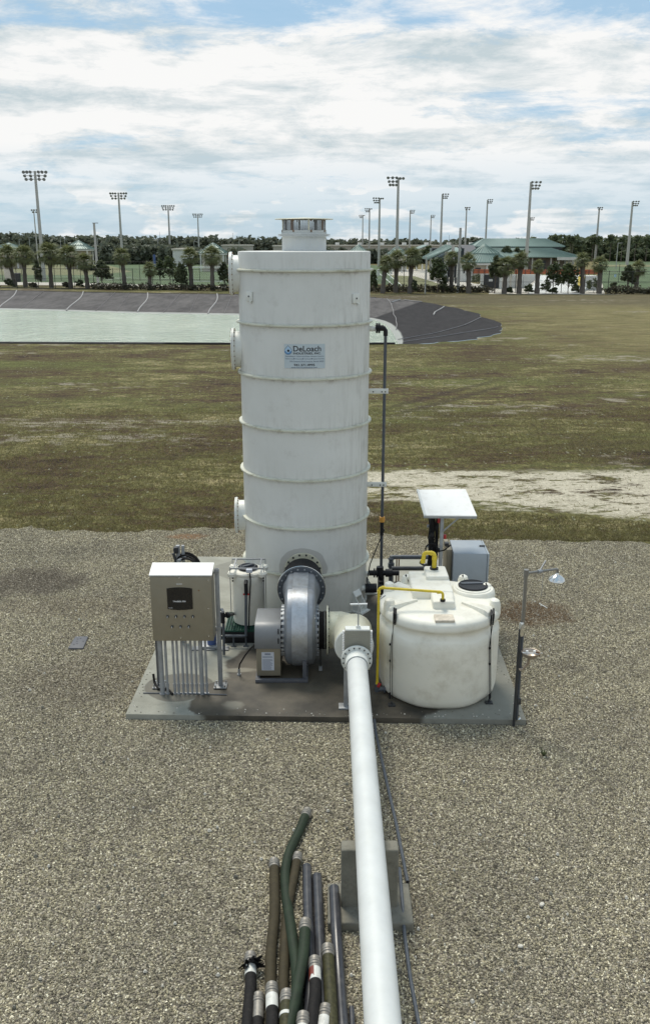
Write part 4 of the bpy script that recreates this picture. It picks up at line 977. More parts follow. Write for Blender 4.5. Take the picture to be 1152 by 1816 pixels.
# ---- slide gate damper with T handle
PX0, PZ = .43, .85
GY = 11.28
gate = thing('slide_gate', 'ribbed slide gate damper with T handle at the far end of the white pipe', 'damper', (PX0, GY, 0))
gz1 = P(633, 1118, GY).z; gx0, gx1 = P(610.5, 1150, GY).x, P(656, 1150, GY).x
mb = MB(); mb.box(((gx0+gx1)/2, GY+.035, (gz1+PZ-.18)/2), (gx1-gx0, .10, gz1-(PZ-.18))); go_ = mb.build('gate_body', M['gate'], gate, bevel=.003)
mb = MB()
for i in range(15):
    z = gz1-.02-i*.03; mb.box(((gx0+gx1)/2, GY-.017, z), (gx1-gx0-.02, .008, .012))
mb.build('front_ribs', M['gate'], go_, kind='stuff')
mb = MB()
for sx in (gx0-.012, gx1+.012):
    for i in range(13): mb.box((sx, GY+.02, gz1-.02-i*.035), (.03, .05, .014))
mb.build('edge_bolts', M['white_sheet'], go_)
mb = MB(); mb.box(((gx0+gx1)/2, GY+.04, gz1+.012), (gx1-gx0-.02, .12, .02)); mb.box(((gx0+gx1)/2+.01, GY+.04, gz1+.035), (.06, .04, .04)); mb.build('top_plate', M['frp'], gate)
zt = P(635, 1072, GY+.04).z; xm = (gx0+gx1)/2+.01
mb = MB(); mb.cyl((xm, GY+.04, gz1+.03), (xm, GY+.04, zt+.02), .009, n=10); mb.build('rod', M['galv'], gate)
mb = MB(); mb.cyl((xm-.11, GY+.045, zt), (xm+.12, GY+.03, zt+.012), .013, n=10); mb.build('handle', M['white_sheet'], gate)
# ---- long white pipe coming towards us
GL = GY-.09
pp = thing('white_pipe', 'long thick white pipe running towards the viewer over a concrete block', 'pipe', (PX0, GL, 0))
pA, pB = Vector((P(632, 1178, GL).x, GL, PZ)), P(678.5, 1816, 5.22); pB.z = PZ
dirp = (pB-pA).normalized(); pEnd = pA+dirp*(GL-1.2)
mb = MB(); mb.tube([pA+dirp*.16, pEnd], .138, 40); mb.build('pipe_run', M['pipe'], pp)
mb = MB(); mb.lathe([(.135, .0), (.158, .0), (.158, .16), (.153, .18), (.138, .182)], pA, dirp, 40); mb.build('collar', M['frp'], pp)
mb = MB(); mb.lathe([(.13, -.03), (.208, -.03), (.212, -.025), (.212, .0), (.208, .006), (.13, .008)], pA, dirp, 40); fl = mb.build('flange', M['frp'], pp)
mb = MB(); x, y = frame(dirp)
for i in range(16):
    a = 2*PI*(i+.5)/16; p = pA+(x*math.cos(a)+y*math.sin(a))*.185; mb.cyl(p-dirp*.04, p+dirp*.022, .010, n=6)
    p = pA+(x*math.cos(a)+y*math.sin(a))*.167+dirp*.05
mb.build('bolts', M['darkmetal'], fl)
mb = MB(); mb.torus(pA+dirp*.185, dirp, .139, .004, 40, 5); mb.build('joint_line', M['pvc'], pp)
# support post on the pad
sp_ = thing('pipe_stand', 'grey steel post on the pad holding up the flanged end of the white pipe', 'stand', (P(612, 1250, 11.45).x, 11.45, 0))
qx = P(613, 1230, 11.42).x
mb = MB(); mb.box((qx, 11.45, .34), (.06, .06, .66)); mb.build('post', M['galv'], sp_, bevel=.004)
mb = MB(); mb.box((qx+.05, 11.45, .012), (.30, .16, .022)); mb.build('base_plate', M['galv'], sp_, bevel=.003)
mb = MB(); mb.bar((qx, 11.45, .64), (qx+.25, 11.42, .64), .05); mb.build('arm', M['galv'], sp_)

# ================================================================== CONTROL PANEL
cpn = thing('control_panel', 'beige metal control cabinet with dark screen, carried on posts over a row of conduits', 'control panel', (-2.0, 11.9, 0))
cx0, cx1, cz0, cz1, cy0, cy1 = P(269, 1080, 11.75).x, P(377, 1080, 11.75).x, P(320, 1136, 11.75).z, P(320, 1021, 11.75).z, 11.75, 12.03
mb = MB(); mb.add([(cx0, cy0, cz0), (cx1, cy0, cz0), (cx1, cy1, cz0), (cx0, cy1, cz0), (cx0, cy0, cz1), (cx1, cy0, cz1), (cx1, cy1, cz1+.03), (cx0, cy1, cz1+.03)],
       [(3, 2, 1, 0), (0, 1, 5, 4), (1, 2, 6, 5), (2, 3, 7, 6), (3, 0, 4, 7)])
co = mb.build('cabinet', M['cab'], cpn)
mb = MB(); mb.add([(cx0-.008, cy0-.012, cz1-.002), (cx1+.008, cy0-.012, cz1-.002), (cx1+.008, cy1+.01, cz1+.07), (cx0-.008, cy1+.01, cz1+.07), (cx0-.008, cy0-.012, cz1+.014), (cx1+.008, cy0-.012, cz1+.014), (cx1+.008, cy1+.01, cz1+.09), (cx0-.008, cy1+.01, cz1+.09)],
       [(3, 2, 1, 0), (4, 5, 6, 7), (0, 1, 5, 4), (1, 2, 6, 5), (2, 3, 7, 6), (3, 0, 4, 7)]); mb.build('sloping_top', M['white_sheet'], cpn)
mb = MB(); mb.box(((cx0+cx1)/2, cy0-.012, (cz0+cz1)/2-.004), (cx1-cx0-.004, .024, cz1-cz0-.02)); do = mb.build('door', M['cab'], cpn, bevel=.004)
def cpix(px, py, d=.0): return P(px, py, cy0-.024-d)
# screen: slightly bulging outline
a_, b_ = cpix(295.5, 1041.5), cpix(342.5, 1081.5); w_, h_ = b_.x-a_.x, a_.z-b_.z; c_ = (a_+b_)/2
pts = []
for i in range(9): pts.append((-w_/2+w_*i/8, h_/2*(1-.10*((i/8-.5)*2)**2)))
for i in range(9): pts.append((w_/2-w_*i/8, -h_/2*(1-.10*((i/8-.5)*2)**2)))
mb = MB(); nn = len(pts); y0_ = cy0-.024
mb.add([(c_.x+x, y0_, c_.z+z) for x, z in pts]+[(c_.x+x*.985, y0_-.014, c_.z+z*.985) for x, z in pts], [tuple(reversed(range(nn, 2*nn)))[::-1]]+[(i, (i+1) % nn, (i+1) % nn+nn, i+nn) for i in range(nn)])
scr = mb.build('screen', M['screen'], do)
mb = MB(); f = lambda x, z: Vector((a_.x+w_*x, y0_-.0155, b_.z+h_*z))
put_text(mb, 'Unavailable slider', .24, .74, .36, .44, f, .02); put_text(mb, 'ONLINE', .05, .20, .085, .125, f, .01); mb.build('screen_text', M['inkwhite'], scr)
mb = MB(); q1, q2 = cpix(313, 1037), cpix(323, 1034.5); f = lambda x, z: Vector((q1.x+(q2.x-q1.x)*x, y0_-.002, q1.z+(q2.z-q1.z)*z)); put_text(mb, 'DELOACH', 0, 1, 0, 1, f, .02); mb.build('badge', M['inkwhite'], do)
for px, py in ((297.5, 1093), (312.5, 1093), (327.5, 1093), (342.5, 1093), (305.5, 1111), (320.5, 1111), (335, 1111)):
    q = cpix(px, py); mb = MB(); mb.lathe([(.019, 0), (.019, .012), (.013, .016), (.013, .026), (0, .027)], q, (0, -1, 0), 16); kn = mb.build('selector_switch', M['darkmetal'], do)
    mb = MB(); mb.box((q.x, q.y-.032, q.z), (.006, .012, .024)); mb.build('pointer', M['white_sheet'], kn)
for px, py in ((318, 1025), (369.5, 1029), (369.5, 1079), (370.5, 1128), (321, 1131), (352.5, 1047)):
    q = cpix(px, py); mb = MB(); mb.lathe([(.011, 0), (.010, .008), (0, .010)], q, (0, -1, 0), 10); mb.build('screw', M['chrome'] if px != 352.5 else M['rust'], do)
# posts
for px0, px1, nm in ((266, 288, 0), (387, 390, 1)):
    xt = P(268 if nm == 0 else 385.5, 1010, 12.06).x; xb = P(287 if nm == 0 else 390, 1220, 12.06).x; xx = (xt+xb)/2
    mb = MB(); ztp = P(300, 1009, 12.07).z
    for (dx, dy, w, d) in ((0, .018, .062, .006), (-.028, 0, .006, .042), (.028, 0, .006, .042)): mb.box((xx+dx, 12.07+dy, ztp/2+.01), (w, d, ztp-.01))
    if nm: mb.box((xx, 12.05, ztp/2+.01), (.05, .004, ztp-.02))
    mb.build('post', M['galv'], cpn, bevel=.0015)
    mb = MB(); mb.box((xx, 12.06, .018), (.19, .19, .016)); bp = mb.build('base_plate', M['alu'], cpn, bevel=.003)
    mb = MB()
    for dx in (-.07, .07):
        for dy in (-.07, .07): mb.cyl((xx+dx, 12.06+dy, 0), (xx+dx, 12.06+dy, .06), .012, n=8)
    mb.build('anchor_bolts', M['chrome'], bp)
mb = MB(); mb.box(((cx0+cx1)/2+.03, 12.055, cz1-.06), (cx1-cx0+.08, .04, .04)); mb.box(((cx0+cx1)/2+.03, 12.055, cz0+.06), (cx1-cx0+.08, .04, .04)); mb.build('cross_rail', M['galv'], cpn)
# conduits
cds = [(291, 284.5, .034), (299, 293.5, .019), (311.5, 309.5, .017), (318, 316.5, .017), (326, 325, .017), (333, 332.5, .017), (340.5, 340.5, .017), (348, 348.5, .017), (357, 358, .030), (366.5, 366.5, .017)]
for i, (xt, xb, r) in enumerate(cds):
    xx = G(xb+3 if i < 2 else xb, 1234, 0).x; yy = 11.84
    mb = MB(); mb.cyl((xx, yy, 0), (xx, yy, cz0+.01), r, n=14); cc = mb.build('conduit', M['galv'], cpn)
    mb = MB(); mb.cyl((xx, yy, .11), (xx, yy, .17), r+.006, n=14); mb.cyl((xx, yy, 0), (xx, yy, .015), r+.012, n=14); mb.build('coupling', M['galv'], cc)
mb = MB(); q = G(215, 1228, 0); a = G(254, 1229, .012); b = G(402, 1232, .012); mb.tube([a, a.lerp(b, .4)+Vector((0, .015, 0)), b], .008, 6)
tb = thing('floor_tube', 'thin tube lying across the pad below the control cabinet conduits', 'tube', tuple(a)); mb.build('tube', M['pvc'], tb)
mb = MB(); a = P(272, 1195, 12.15); mb.tube([a, P(274, 1210, 12.1), G(281, 1222, .02), G(298, 1222, .02), G(306, 1231, .02)], .018, 8); mb.build('black_hose', M['rubber'], tb)

# ---- hose hanger behind the cabinet
hh = thing('hose_hanger', 'black hose coiled on a strut post behind the control cabinet', 'hose hanger', tuple(P(318, 1010, 13.6).xy)+(0,))
hx = P(317, 1000, 13.6).x; zt = P(317, 967, 13.6).z
mb = MB(); mb.box((hx, 13.6, zt/2), (.06, .06, zt)); mb.box((hx+.08, 13.6, zt/2+.05), (.045, .045, zt-.1)); mb.build('post', M['galv'], hh, bevel=.003)
mb = MB(); mb.box((hx-.02, 13.55, zt-.06), (.07, .08, .10)); mb.cyl((hx-.06, 13.5, zt-.10), (hx-.02, 13.5, zt-.24), .025, n=10); mb.tube([(hx-.05, 13.5, zt-.02), (hx-.03, 13.48, zt-.2), (hx-.06, 13.5, zt-.5), (hx-.09, 13.5, zt-.9)], .012, 8); mb.build('spray_nozzle', M['darkmetal'], hh, bevel=.003)
mb = MB(); random.seed(11)
hc = P(334, 1006, 13.55)
for i in range(9): mb.torus(hc+Vector((random.uniform(-.03, .05), -.12+i*.03, random.uniform(-.03, .02))), (.35+random.uniform(-.1, .1), 1, random.uniform(-.08, .08)), .19+random.uniform(-.025, .02), .014, 40, 8)
mb.build('coil', M['rubber'], hh)
mb = MB(); mb.cyl((hc.x-.14, 13.42, hc.z+.15), (hc.x+.02, 13.7, hc.z+.15), .03, n=8); mb.build('hook', M['galv'], hh)

# ---- blue pump and pipework between cabinet and small tank
bp = thing('blue_pump', 'blue cylindrical pump standing behind the right post of the control cabinet', 'pump', tuple(G(375, 1150, 0)))
q = G(374, 1147, 0)
mb = MB(); mb.cyl((q.x+.02, q.y, .06), (q.x+.02, q.y, .50), .075, n=20); mb.cyl((q.x+.02, q.y, .28), (q.x+.02, q.y, .33), .08, n=20); mb.build('body', M['blue'], bp)
mb = MB(); mb.cyl((q.x+.02, q.y, .50), (q.x+.02, q.y, .58), .06, n=16); mb.cyl((q.x+.02, q.y, .58), (q.x+.02, q.y, .70), .025, n=10); mb.build('cap', M['black'], bp)
mb = MB(); mb.box((q.x, q.y, .03), (.30, .22, .05)); mb.build('foot', M['galv'], bp, bevel=.004)
mb = MB(); mb.box((q.x+.035, q.y-.08, .22), (.05, .004, .05)); mb.build('label_plate', M['paper'], bp)
for k, px in enumerate((350, 373, 397)):
    g_ = G(px, 1151, 0); mb = MB(); mb.box((g_.x, g_.y, .012), (.16, .14, .018)); mb.build('anchor_plate', M['alu'], bp)
vl = thing('red_valve_pipework', 'dark pipe with red valve handles beside the green grating', 'pipework', tuple(G(396, 1150, 0)))
Yv = 13.2
pv = [P(388, 1081, Yv+.2), P(394, 1081, Yv+.1), P(396, 1086, Yv), P(397, 1152, Yv-.1)]; pv[-1].z = .02
mb = MB(); mb.tube(pv, .022, 10); mb.build('pipe', M['pvc'], vl)
q = P(395, 1094, Yv-.03)
mb = MB(); mb.box(q, (.045, .05, .10)); mb.build('red_handle', M['red'], vl, bevel=.01)
mb = MB(); mb.cyl(q+Vector((.03, 0, .02)), P(413, 1089, 13.85), .03, n=10); mb.cyl(q+Vector((.06, .02, .02)), q+Vector((.09, .04, .02)), .05, n=12); mb.cyl(q+Vector((0, 0, -.10)), q+Vector((0, 0, .08)), .034, n=10); mb.build('valve_body', M['black'], vl)
q = P(395, 1125, Yv)
mb = MB(); mb.cyl(q, q+Vector((0, 0, .12)), .035, n=10); mb.cyl(q+Vector((-.06, 0, -.06)), q+Vector((.05, 0, -.06)), .03, n=10); mb.build('lower_fitting', M['black'], vl)

# ---- spill pallet with green grating and the small tank
pc = thing('spill_pallet', 'black spill pallet topped with green grating under the small white tank', 'spill pallet', (-1.1, 13.95, 0))
px0_, px1_ = P(398, 1120, 13.57).x, -.55
mb = MB(); mb.prism([(px0_, 13.57), (px1_, 13.57), (px1_, 14.36), (px0_, 14.36)], .0, .195); mb.build('tray', M['black'], pc, bevel=.01)
mb = MB(); gy = 13.58
while gy < 14.36: mb.box(((px0_+px1_)/2, gy, .212), (px1_-px0_, .010, .028)); gy += .042
gx = px0_+.01
while gx < px1_: mb.box((gx, 13.965, .2135), (.010, .79, .028)); gx += .042
mb.build('grating', M['grating'], pc, kind='stuff')
zf = .10
mb = MB(); mb.tube([P(398, 1128, 13.45), P(435, 1128, 13.45), P(437, 1126, 13.45)], .024, 10); q = P(436, 1127, 13.45); mb.cyl((q.x, 13.45, q.z), P(436, 1052, 13.62), .022, n=10)
for px in (414, 436): g_ = P(px, 1128, 13.45); mb.cyl((g_.x, 13.45, 0), (g_.x, 13.45, g_.z), .014, n=8); mb.box((g_.x, 13.45, .008), (.09, .05, .014))
sgp = thing('grey_feed_pipe', 'slim grey pipe rising in front of the small white tank with a red union', 'pipe', tuple(G(436, 1145, 0))); mb.build('pipe', M['pvc'], sgp)
mb = MB(); q = P(436.5, 1054, 13.62); mb.cyl(q-Vector((.05, 0, 0)), q+Vector((.05, 0, 0)), .018, n=8); mb.build('red_union', M['red'], sgp)
mb = MB(); mb.tube([q, q+Vector((0, 0, .10)), q+Vector((.0, 0, .18)), q+Vector((.0, .06, .21))], .032, 10); mb.build('elbow', M['black'], sgp)
TC = Vector((P(441, 1060, 13.98).x, 13.98, 0))
st = thing('small_tank', 'small upright white tank with black lid and metal frame, standing on green grating', 'tank', (TC.x, TC.y, .228))
mb = MB(); mb.lathe([(0, .229), (.22, .229), (.255, .245), (.262, .28), (.262, 1.0), (.268, 1.06), (.262, 1.08), (.275, 1.10), (.275, 1.13), (.25, 1.15), (.0, 1.16)], TC, n=48); mb.build('tank_body', M['poly'], st)
mb = MB()
for sx in (-1, 1):
    for sy in (-1, 1):
        mb.lathe([(0, 1.06), (.075, 1.08), (.08, 1.13), (.06, 1.16), (0, 1.165)], TC+Vector((sx*.245, sy*.16, 0)), n=14)
mb.build('shoulder_lobes', M['poly'], st)
zl = 1.165
mb = MB(); mb.lathe([(.155, zl-.01), (.165, zl), (.165, zl+.02), (.15, zl+.03), (.0, zl+.032)], TC, n=32); lo = mb.build('lid', M['black'], st)
mb = MB(); mb.box(TC+Vector((.0, -.02, zl+.045)), (.05, .22, .03), Matrix.Rotation(R(-50), 3, 'Z')); mb.torus(TC+Vector((0, 0, zl+.032)), (0, 0, 1), .12, .012, 28, 6); mb.build('lid_grip', M['pvc'], lo)
zfm = zl+.07
mb = MB(); fx, fy = .27, .23
for (a, b) in (((-fx, -fy), (fx, -fy)), ((-fx, fy), (fx, fy)), ((-.21, -fy), (-.21, fy)), ((.21, -fy), (.21, fy))):
    mb.bar(TC+Vector((a[0], a[1], zfm+(.001 if a[0] != b[0] else .004))), TC+Vector((b[0], b[1], zfm+(.001 if a[0] != b[0] else .004))), .022)
for sx in (-.275, .275):
    for sy in (-.2, .2): mb.cyl(TC+Vector((sx, sy, .23)), TC+Vector((sx, sy, zfm+.02)), .007, n=6)
mb.build('hold_down_frame', M['galv'], st)
mb = MB(); q = P(442, 1012, 13.72); mb.box(q, (.10, .08, .06)); mb.build('level_sensor', M['paper'], st, bevel=.008)
mb = MB(); mb.tube([q+Vector((.01, -.03, -.03)), q+Vector((.02, -.05, -.15)), P(442, 1075, 13.66), P(441, 1118, 13.62)], .011, 8); mb.build('sensor_cable', M['black'], st)
for sx in (-1, 1):
    q = P(412.5 if sx < 0 else 467, 1026, 13.75); mb = MB(); mb.cyl(q, q+Vector((0, 0, .02)), .014, n=8); mb.cyl(q-Vector((0, 0, .05)), q-Vector((0, 0, .03)), .014, n=8); mb.build('rod_nut', M['black'], st)

# ================================================================== BIG TANK
BC = Vector((1.655, 12.15, 0)); BR = .872
bt = thing('chemical_tank', 'large squat cream polyethylene tank with black manway lid at the right front of the pad', 'tank', tuple(BC))
def lob(r, h, a):
    # scallops where the shoulder meets the wall, flats at the foot
    if 1.00 < h < 1.16: h += -.035*max(0, math.cos(6*a+.5))
    if h < .12: r *= 1-.02*(.5+.5*math.cos(8*a))
    return r, h
prof = [(0, 0.002), (.72, .002), (.80, .02), (.84, .07), (.858, .16), (.866, .5), (.872, .9), (.870, 1.03), (.855, 1.06), (.815, 1.115), (.812, 1.15), (.835, 1.18), (.868, 1.20), (.872, 1.23), (.868, 1.29), (.845, 1.325), (.79, 1.35), (.6, 1.375), (.3, 1.39), (0, 1.392)]
mb = MB(); mb.lathe([(r*BR/.872, h) for r, h in prof], BC, n=96, fn=lob); mb.build('tank_body', M['poly'], bt, sharp=60)
TZ = 1.39
def bx(px0, px1, py0, py1, z0, z1, nm='deck_block', bev=.03, shrink=.0):
    # block whose top face corners are seen at these pixels
    a, b, c, d = G(px0[0], py0, z1), G(px0[1], py0, z1), G(px1[1], py1, z1), G(px1[0], py1, z1)   # far edge px0 at py0, near edge px1 at py1
    mb = MB(); t = [a, b, c, d]; vs = [(p.x, p.y, z0) for p in (d, c, b, a)]+[(p.x, p.y, z1) for p in (d, c, b, a)]
    mb.add(vs, [(3, 2, 1, 0), (4, 5, 6, 7), (0, 1, 5, 4), (1, 2, 6, 5), (2, 3, 7, 6), (3, 0, 4, 7)])
    return mb.build(nm, M['poly'], bt, bevel=bev, seg=3)
bx((723, 792), (731, 804), 1012, 1049, 1.25, 1.50)
bx((751, 789), (755, 796), 1003, 1022, 1.25, 1.56)
bx((763, 803), (767, 806), 1049, 1067, 1.25, 1.49)
a, b = P(771, 1086, 11.42), P(804, 1102, 11.36)
rc = G(787, 1096, 1.365)
mb = MB(); mb.box((rc.x, rc.y, 1.36), (.27, .22, .035)); mb.build('stained_step', simple('rust_stained_poly', (.60, .53, .43), .6, var=.25, scale=12), bt, bevel=.01)
# radial shoulders between the lugs
for ang in range(6):
    if ang == 4: continue
    a = R(30+60*ang-8); d = Vector((math.cos(a), math.sin(a), 0)); s_ = Vector((-d.y, d.x, 0)); c = BC+d*.78
    mb = MB(); w0, w1 = .16, .05
    pts = [(c-d*.42-s_*.02, 1.37), (c-d*.42+s_*.02, 1.37), (c+s_*.12, 1.35), (c+d*.065+s_*.10, 1.30), (c+d*.065-s_*.10, 1.30), (c-s_*.12, 1.35)]
    vs = [(p.x, p.y, z) for p, z in pts]+[(p.x, p.y, z+.045) for p, z in pts[:2]]+[((p.x*.8+c.x*.2), (p.y*.8+c.y*.2), z+.075) for p, z in pts[2:]]
    mb.add(vs, [(0, 1, 7, 6), (1, 2, 8, 7), (2, 3, 9, 8), (3, 4, 10, 9), (4, 5, 11, 10), (5, 0, 6, 11), (6, 7, 8, 9, 10, 11)])
    mb.build('shoulder_rib', M['poly'], bt, bevel=.014, seg=2)
# tie-down lugs (humps) round the rim
for px, py in ((683, 1035), (700, 1013), (836, 1013), (871, 1037), (884, 1068), (690, 1066)):
    q = G(px, py+4, 1.40); mb = MB()
    v = Vector((q.x-BC.x, q.y-BC.y, 0)); 
    if v.length > .80: v *= .80/v.length; q = BC+v
    mb.lathe([(0.085, 1.26), (.08, 1.40), (.062, 1.455), (.035, 1.475), (0, 1.48)], (q.x, q.y, 0), n=20); lg = mb.build('tie_down_lug', M['poly'], bt)
    if (px, py) in ((700, 1013), (836, 1013), (871, 1037)):
        mb = MB(); mb.bar((q.x-.02, q.y-.03, 1.49), (q.x+.05, q.y-.09, 1.36), .03, .008); mb.build('strap_end', M['black'], lg)
# manway
mc = G(838, 1038, 1.455)
mb = MB(); mb.lathe([(.33, 1.34), (.315, 1.40), (.29, 1.425), (.262, 1.428), (.258, 1.440), (.24, 1.446), (.0, 1.446)], (mc.x, mc.y, 0), n=48); mwo = mb.build('manway_collar', M['poly'], bt)
mb = MB(); mb.lathe([(.215, 1.447), (.218, 1.460), (.21, 1.470), (.19, 1.470), (.185, 1.463), (0, 1.463)], (mc.x, mc.y, 0), n=48); lid = mb.build('manway_lid', M['black'], mwo)
mb = MB(); mb.box((mc.x, mc.y+.06, 1.467), (.34, .05, .012), Matrix.Rotation(R(4), 3, 'Z')); mb.build('lid_bar', M['pvc'], mwo)
for k in range(24): pass
# black tie cables hanging down the wall
def strap(pts, r=.006):
    mb = MB(); mb.tube(pts, r, 6); return mb
def wall(px, z, lift=.012):
    # point on the tank wall seen at column px near height z
    Y = 11.35
    for _ in range(12):
        r = P(px, 1150, Y); X = (px-576)/F_PX*(Y*cp+(CAM_H-z)*sp)
        d = min(abs(X-BC.x), BR-.001); Y = BC.y-math.sqrt(BR**2-d*d)
    v = Vector((X-BC.x, Y-BC.y, 0)); v = v.normalized()*(BR+lift); return Vector((BC.x+v.x, BC.y+v.y, z))
for (ptop, pbot, nm) in ((702, 692, 'l'), (699, 696, 'm'), (869, 868, 'r'), (873, 866, 'rr')):
    tcable = thing('tie_cable', {'l': 'left one of two thin black tie cables down the left front of the cream tank', 'm': 'right one of two thin black tie cables down the left front of the cream tank', 'r': 'left one of two thin black tie cables down the right front of the cream tank', 'rr': 'right one of two thin black tie cables down the right front of the cream tank'}[nm], 'cable', tuple(wall(pbot, 0)), 'tie cables on the cream tank')
    p0 = wall(ptop, 1.30); p1 = wall(pbot+ (2 if nm == 'l' else 0), .9); p2 = wall(pbot, .04)
    strap([Vector((p0.x, p0.y+.04, 1.37)), p0, wall((ptop*2+pbot)/3, 1.18), p1, wall(pbot, .45), p2], .004 if nm in 'lm' else .0055).build('wire', M['black'], tcable)
    mb = MB(); mb.tube([Vector((p0.x+.01, p0.y+.09, 1.405)), Vector((p0.x, p0.y+.0, 1.36)), p0, wall(ptop-.8, 1.20)], [.014, .014, .013, .007], 8); mb.build('sleeve', M['black'], tcable)
    if nm in ('l', 'rr'): mb = MB(); mb.cyl(wall(pbot, .85), wall(pbot, .88), .012, n=6); mb.cyl(wall(pbot, .6), wall(pbot, .63), .012, n=6); mb.cyl(wall(pbot, .03), wall(pbot, .12), .014, n=8); mb.build('turnbuckle', M['black'], tcable)
for px, py in ((694, 1251), (866, 1247)):
    g_ = G(px, py, 0); an = thing('floor_anchor', 'metal floor anchor at the %s front foot of the cream tank' % ('left' if px < 800 else 'right'), 'anchor', tuple(g_), 'floor anchors of the cream tank')
    mb = MB(); mb.box((g_.x, g_.y, .012), (.10, .08, .02)); mb.cyl((g_.x, g_.y, 0), (g_.x, g_.y, .06), .014, n=8); mb.build('plate', M['darkmetal'], an)

# yellow pipework
def elbowed(pts, r, bend=.05, n=12):
    pts = [Vector(p) for p in pts]; out = [pts[0]]
    for a, b, c in zip(pts, pts[1:], pts[2:]):
        d0, d1 = (a-b).normalized(), (c-b).normalized()
        for t in (0, .25, .5, .75, 1): out.append((b+d0*bend)*(1-t)**2+b*2*t*(1-t)+(b+d1*bend)*t*t)
    out.append(pts[-1]); return out
ya = thing('yellow_fill_pipe', 'slim yellow pipe rising beside the cream tank and crossing its top', 'pipe', tuple(G(671, 1220, 0)))
Yy = 11.84; t0 = P(671.5, 1042, Yy); tb_ = Vector((t0.x, Yy, .13)); t1 = P(785, 1050, 11.72); t2 = Vector((t1.x, t1.y, 1.50))
mb = MB(); mb.tube(elbowed([tb_, t0, t1, t2], .019, .05), .019, 12); mb.build('pipe', M['yellow'], ya)
mb = MB(); mb.cyl(t2, t2+Vector((0, 0, .03)), .038, n=16); mb.build('grommet', M['black'], ya)
for p, d in ((t0, (0, 0, -1)), (t0, (1, 0, 0)), (t1, (-1, 0, 0)), (tb_+Vector((0, 0, .1)), (0, 0, -1))):
    d = Vector(d); mb = MB(); mb.cyl(p+d*.04, p+d*.085, .025, n=12); mb.build('socket', M['yellow'], ya)
mb = MB(); mb.cyl(P(671, 1064, Yy), P(683, 1056, Yy+.1), .009, n=8); mb.build('clip', M['galv'], ya)
q = tb_
mb = MB(); mb.box(q+Vector((.02, -.02, .02)), (.05, .03, .07), Matrix.Rotation(R(30), 3, 'Y')); mb.build('red_handle', M['red'], ya, bevel=.008)
mb = MB(); mb.cyl(q+Vector((.0, 0, -.09)), q+Vector((0, 0, .03)), .035, n=12); mb.cyl(q+Vector((-.03, 0, -.06)), q+Vector((.14, .02, -.06)), .035, n=12); mb.cyl(q+Vector((.10, .02, -.06)), q+Vector((.12, .02, -.06)), .06, n=14); mb.build('valve', M['pvc'], ya)
yb = thing('yellow_vent', 'thick yellow gooseneck vent on top of the cream tank', 'vent pipe', tuple(G(769, 1009, 1.56)))
b0 = G(769, 1009, 1.56); zt_ = P(769, 981, b0.y).z; b1 = Vector((b0.x, b0.y, zt_)); b2 = Vector((P(752, 982, b0.y+.02).x, b0.y+.03, zt_)); b3 = Vector((b2.x-.02, b0.y+.02, zt_-.16))
mb = MB(); mb.tube(elbowed([b0, b1, b2, b3], .03, .05), .032, 14); mb.build('pipe', M['yellow'], yb)
mb = MB()
mb.cyl(b1+Vector((0, 0, -.11)), b1+Vector((0, 0, -.05)), .039, n=14); mb.cyl(b1+Vector((-.04, 0, 0)), b1+Vector((-.06, 0, 0)), .038, n=14); mb.cyl(b3+Vector((0, 0, 0)), b3+Vector((0, 0, .05)), .038, n=14); mb.build('socket', M['yellow'], yb)
mb = MB(); mb.cyl(b0, b0+Vector((0, 0, .025)), .065, n=20); mb.build('grommet', M['black'], yb)

# ================================================================== SUNSHADE, RACK, ENCLOSURES
sh = thing('sunshade', 'pale rectangular metal sunshade on a post behind the cream tank', 'sunshade', (1.9, 14.2, 0))
f1, f2, k1, k2 = P(751, 915.5, 13.95), P(845, 916.5, 13.95), P(738, 870, 14.68), P(825, 869, 14.68)
mb = MB(); t_ = Vector((0, 0, .016)); mb.add([f1, f2, k2, k1, f1+t_, f2+t_, k2+t_, k1+t_], [(3, 2, 1, 0), (4, 5, 6, 7), (0, 1, 5, 4), (1, 2, 6, 5), (2, 3, 7, 6), (3, 0, 4, 7)]); mb.build('panel', M['white_sheet'], sh)
mb = MB(); mb.bar(f1+Vector((.02, 0, .02)), k1+Vector((.02, 0, .02)), .035, .012); mb.build('edge_strip', M['pipe'], sh)
mb = MB(); mb.bar(f1+Vector((0, .02, -.02)), f2+Vector((0, .02, -.02)), .03, .03); mb.bar(k1+Vector((0, -.02, -.02)), k2+Vector((0, -.02, -.02)), .03, .03); mb.build('stiffener', M['galv'], sh)
px_ = P(783, 930, 14.1).x
mb = MB(); mb.box((px_, 14.1, 1.02), (.055, .055, 2.04)); mb.build('post', M['galv'], sh, bevel=.003)
mb = MB(); mb.bar(P(784, 943, 14.05), P(813, 918, 13.98), .022); mb.build('strut', M['galv'], sh)
rk = thing('cable_rack', 'rack of dark vertical pipes and tangled cables under the pale sunshade', 'rack', (1.75, 14.2, 0))
for i, px in enumerate((761.5, 767, 773)):
    x_ = P(px, 960, 14.2).x; mb = MB(); mb.box((x_, 14.22, 1.0), (.035, .04, 2.0)); mb.build('upright', M['darkmetal'] if i != 1 else M['pvc'], rk, bevel=.003)
for z in (.55, 1.0, 1.45, 1.8):
    mb = MB(); mb.box((P(767, 960, 14.2).x, 14.25, z), (.20, .03, .04)); mb.build('rail', M['galv'], rk)
random.seed(21); mb = MB()
for i in range(9):
    x_ = P(760+i*1.8, 960, 14.15).x; pts = [Vector((x_+random.uniform(-.025, .025), 14.15+random.uniform(-.04, .03), 1.97-j*.17)) for j in range(11)]
    mb.tube(pts, random.choice((.008, .011, .014)), 6)
mb.build('cables', M['rubber'], rk)
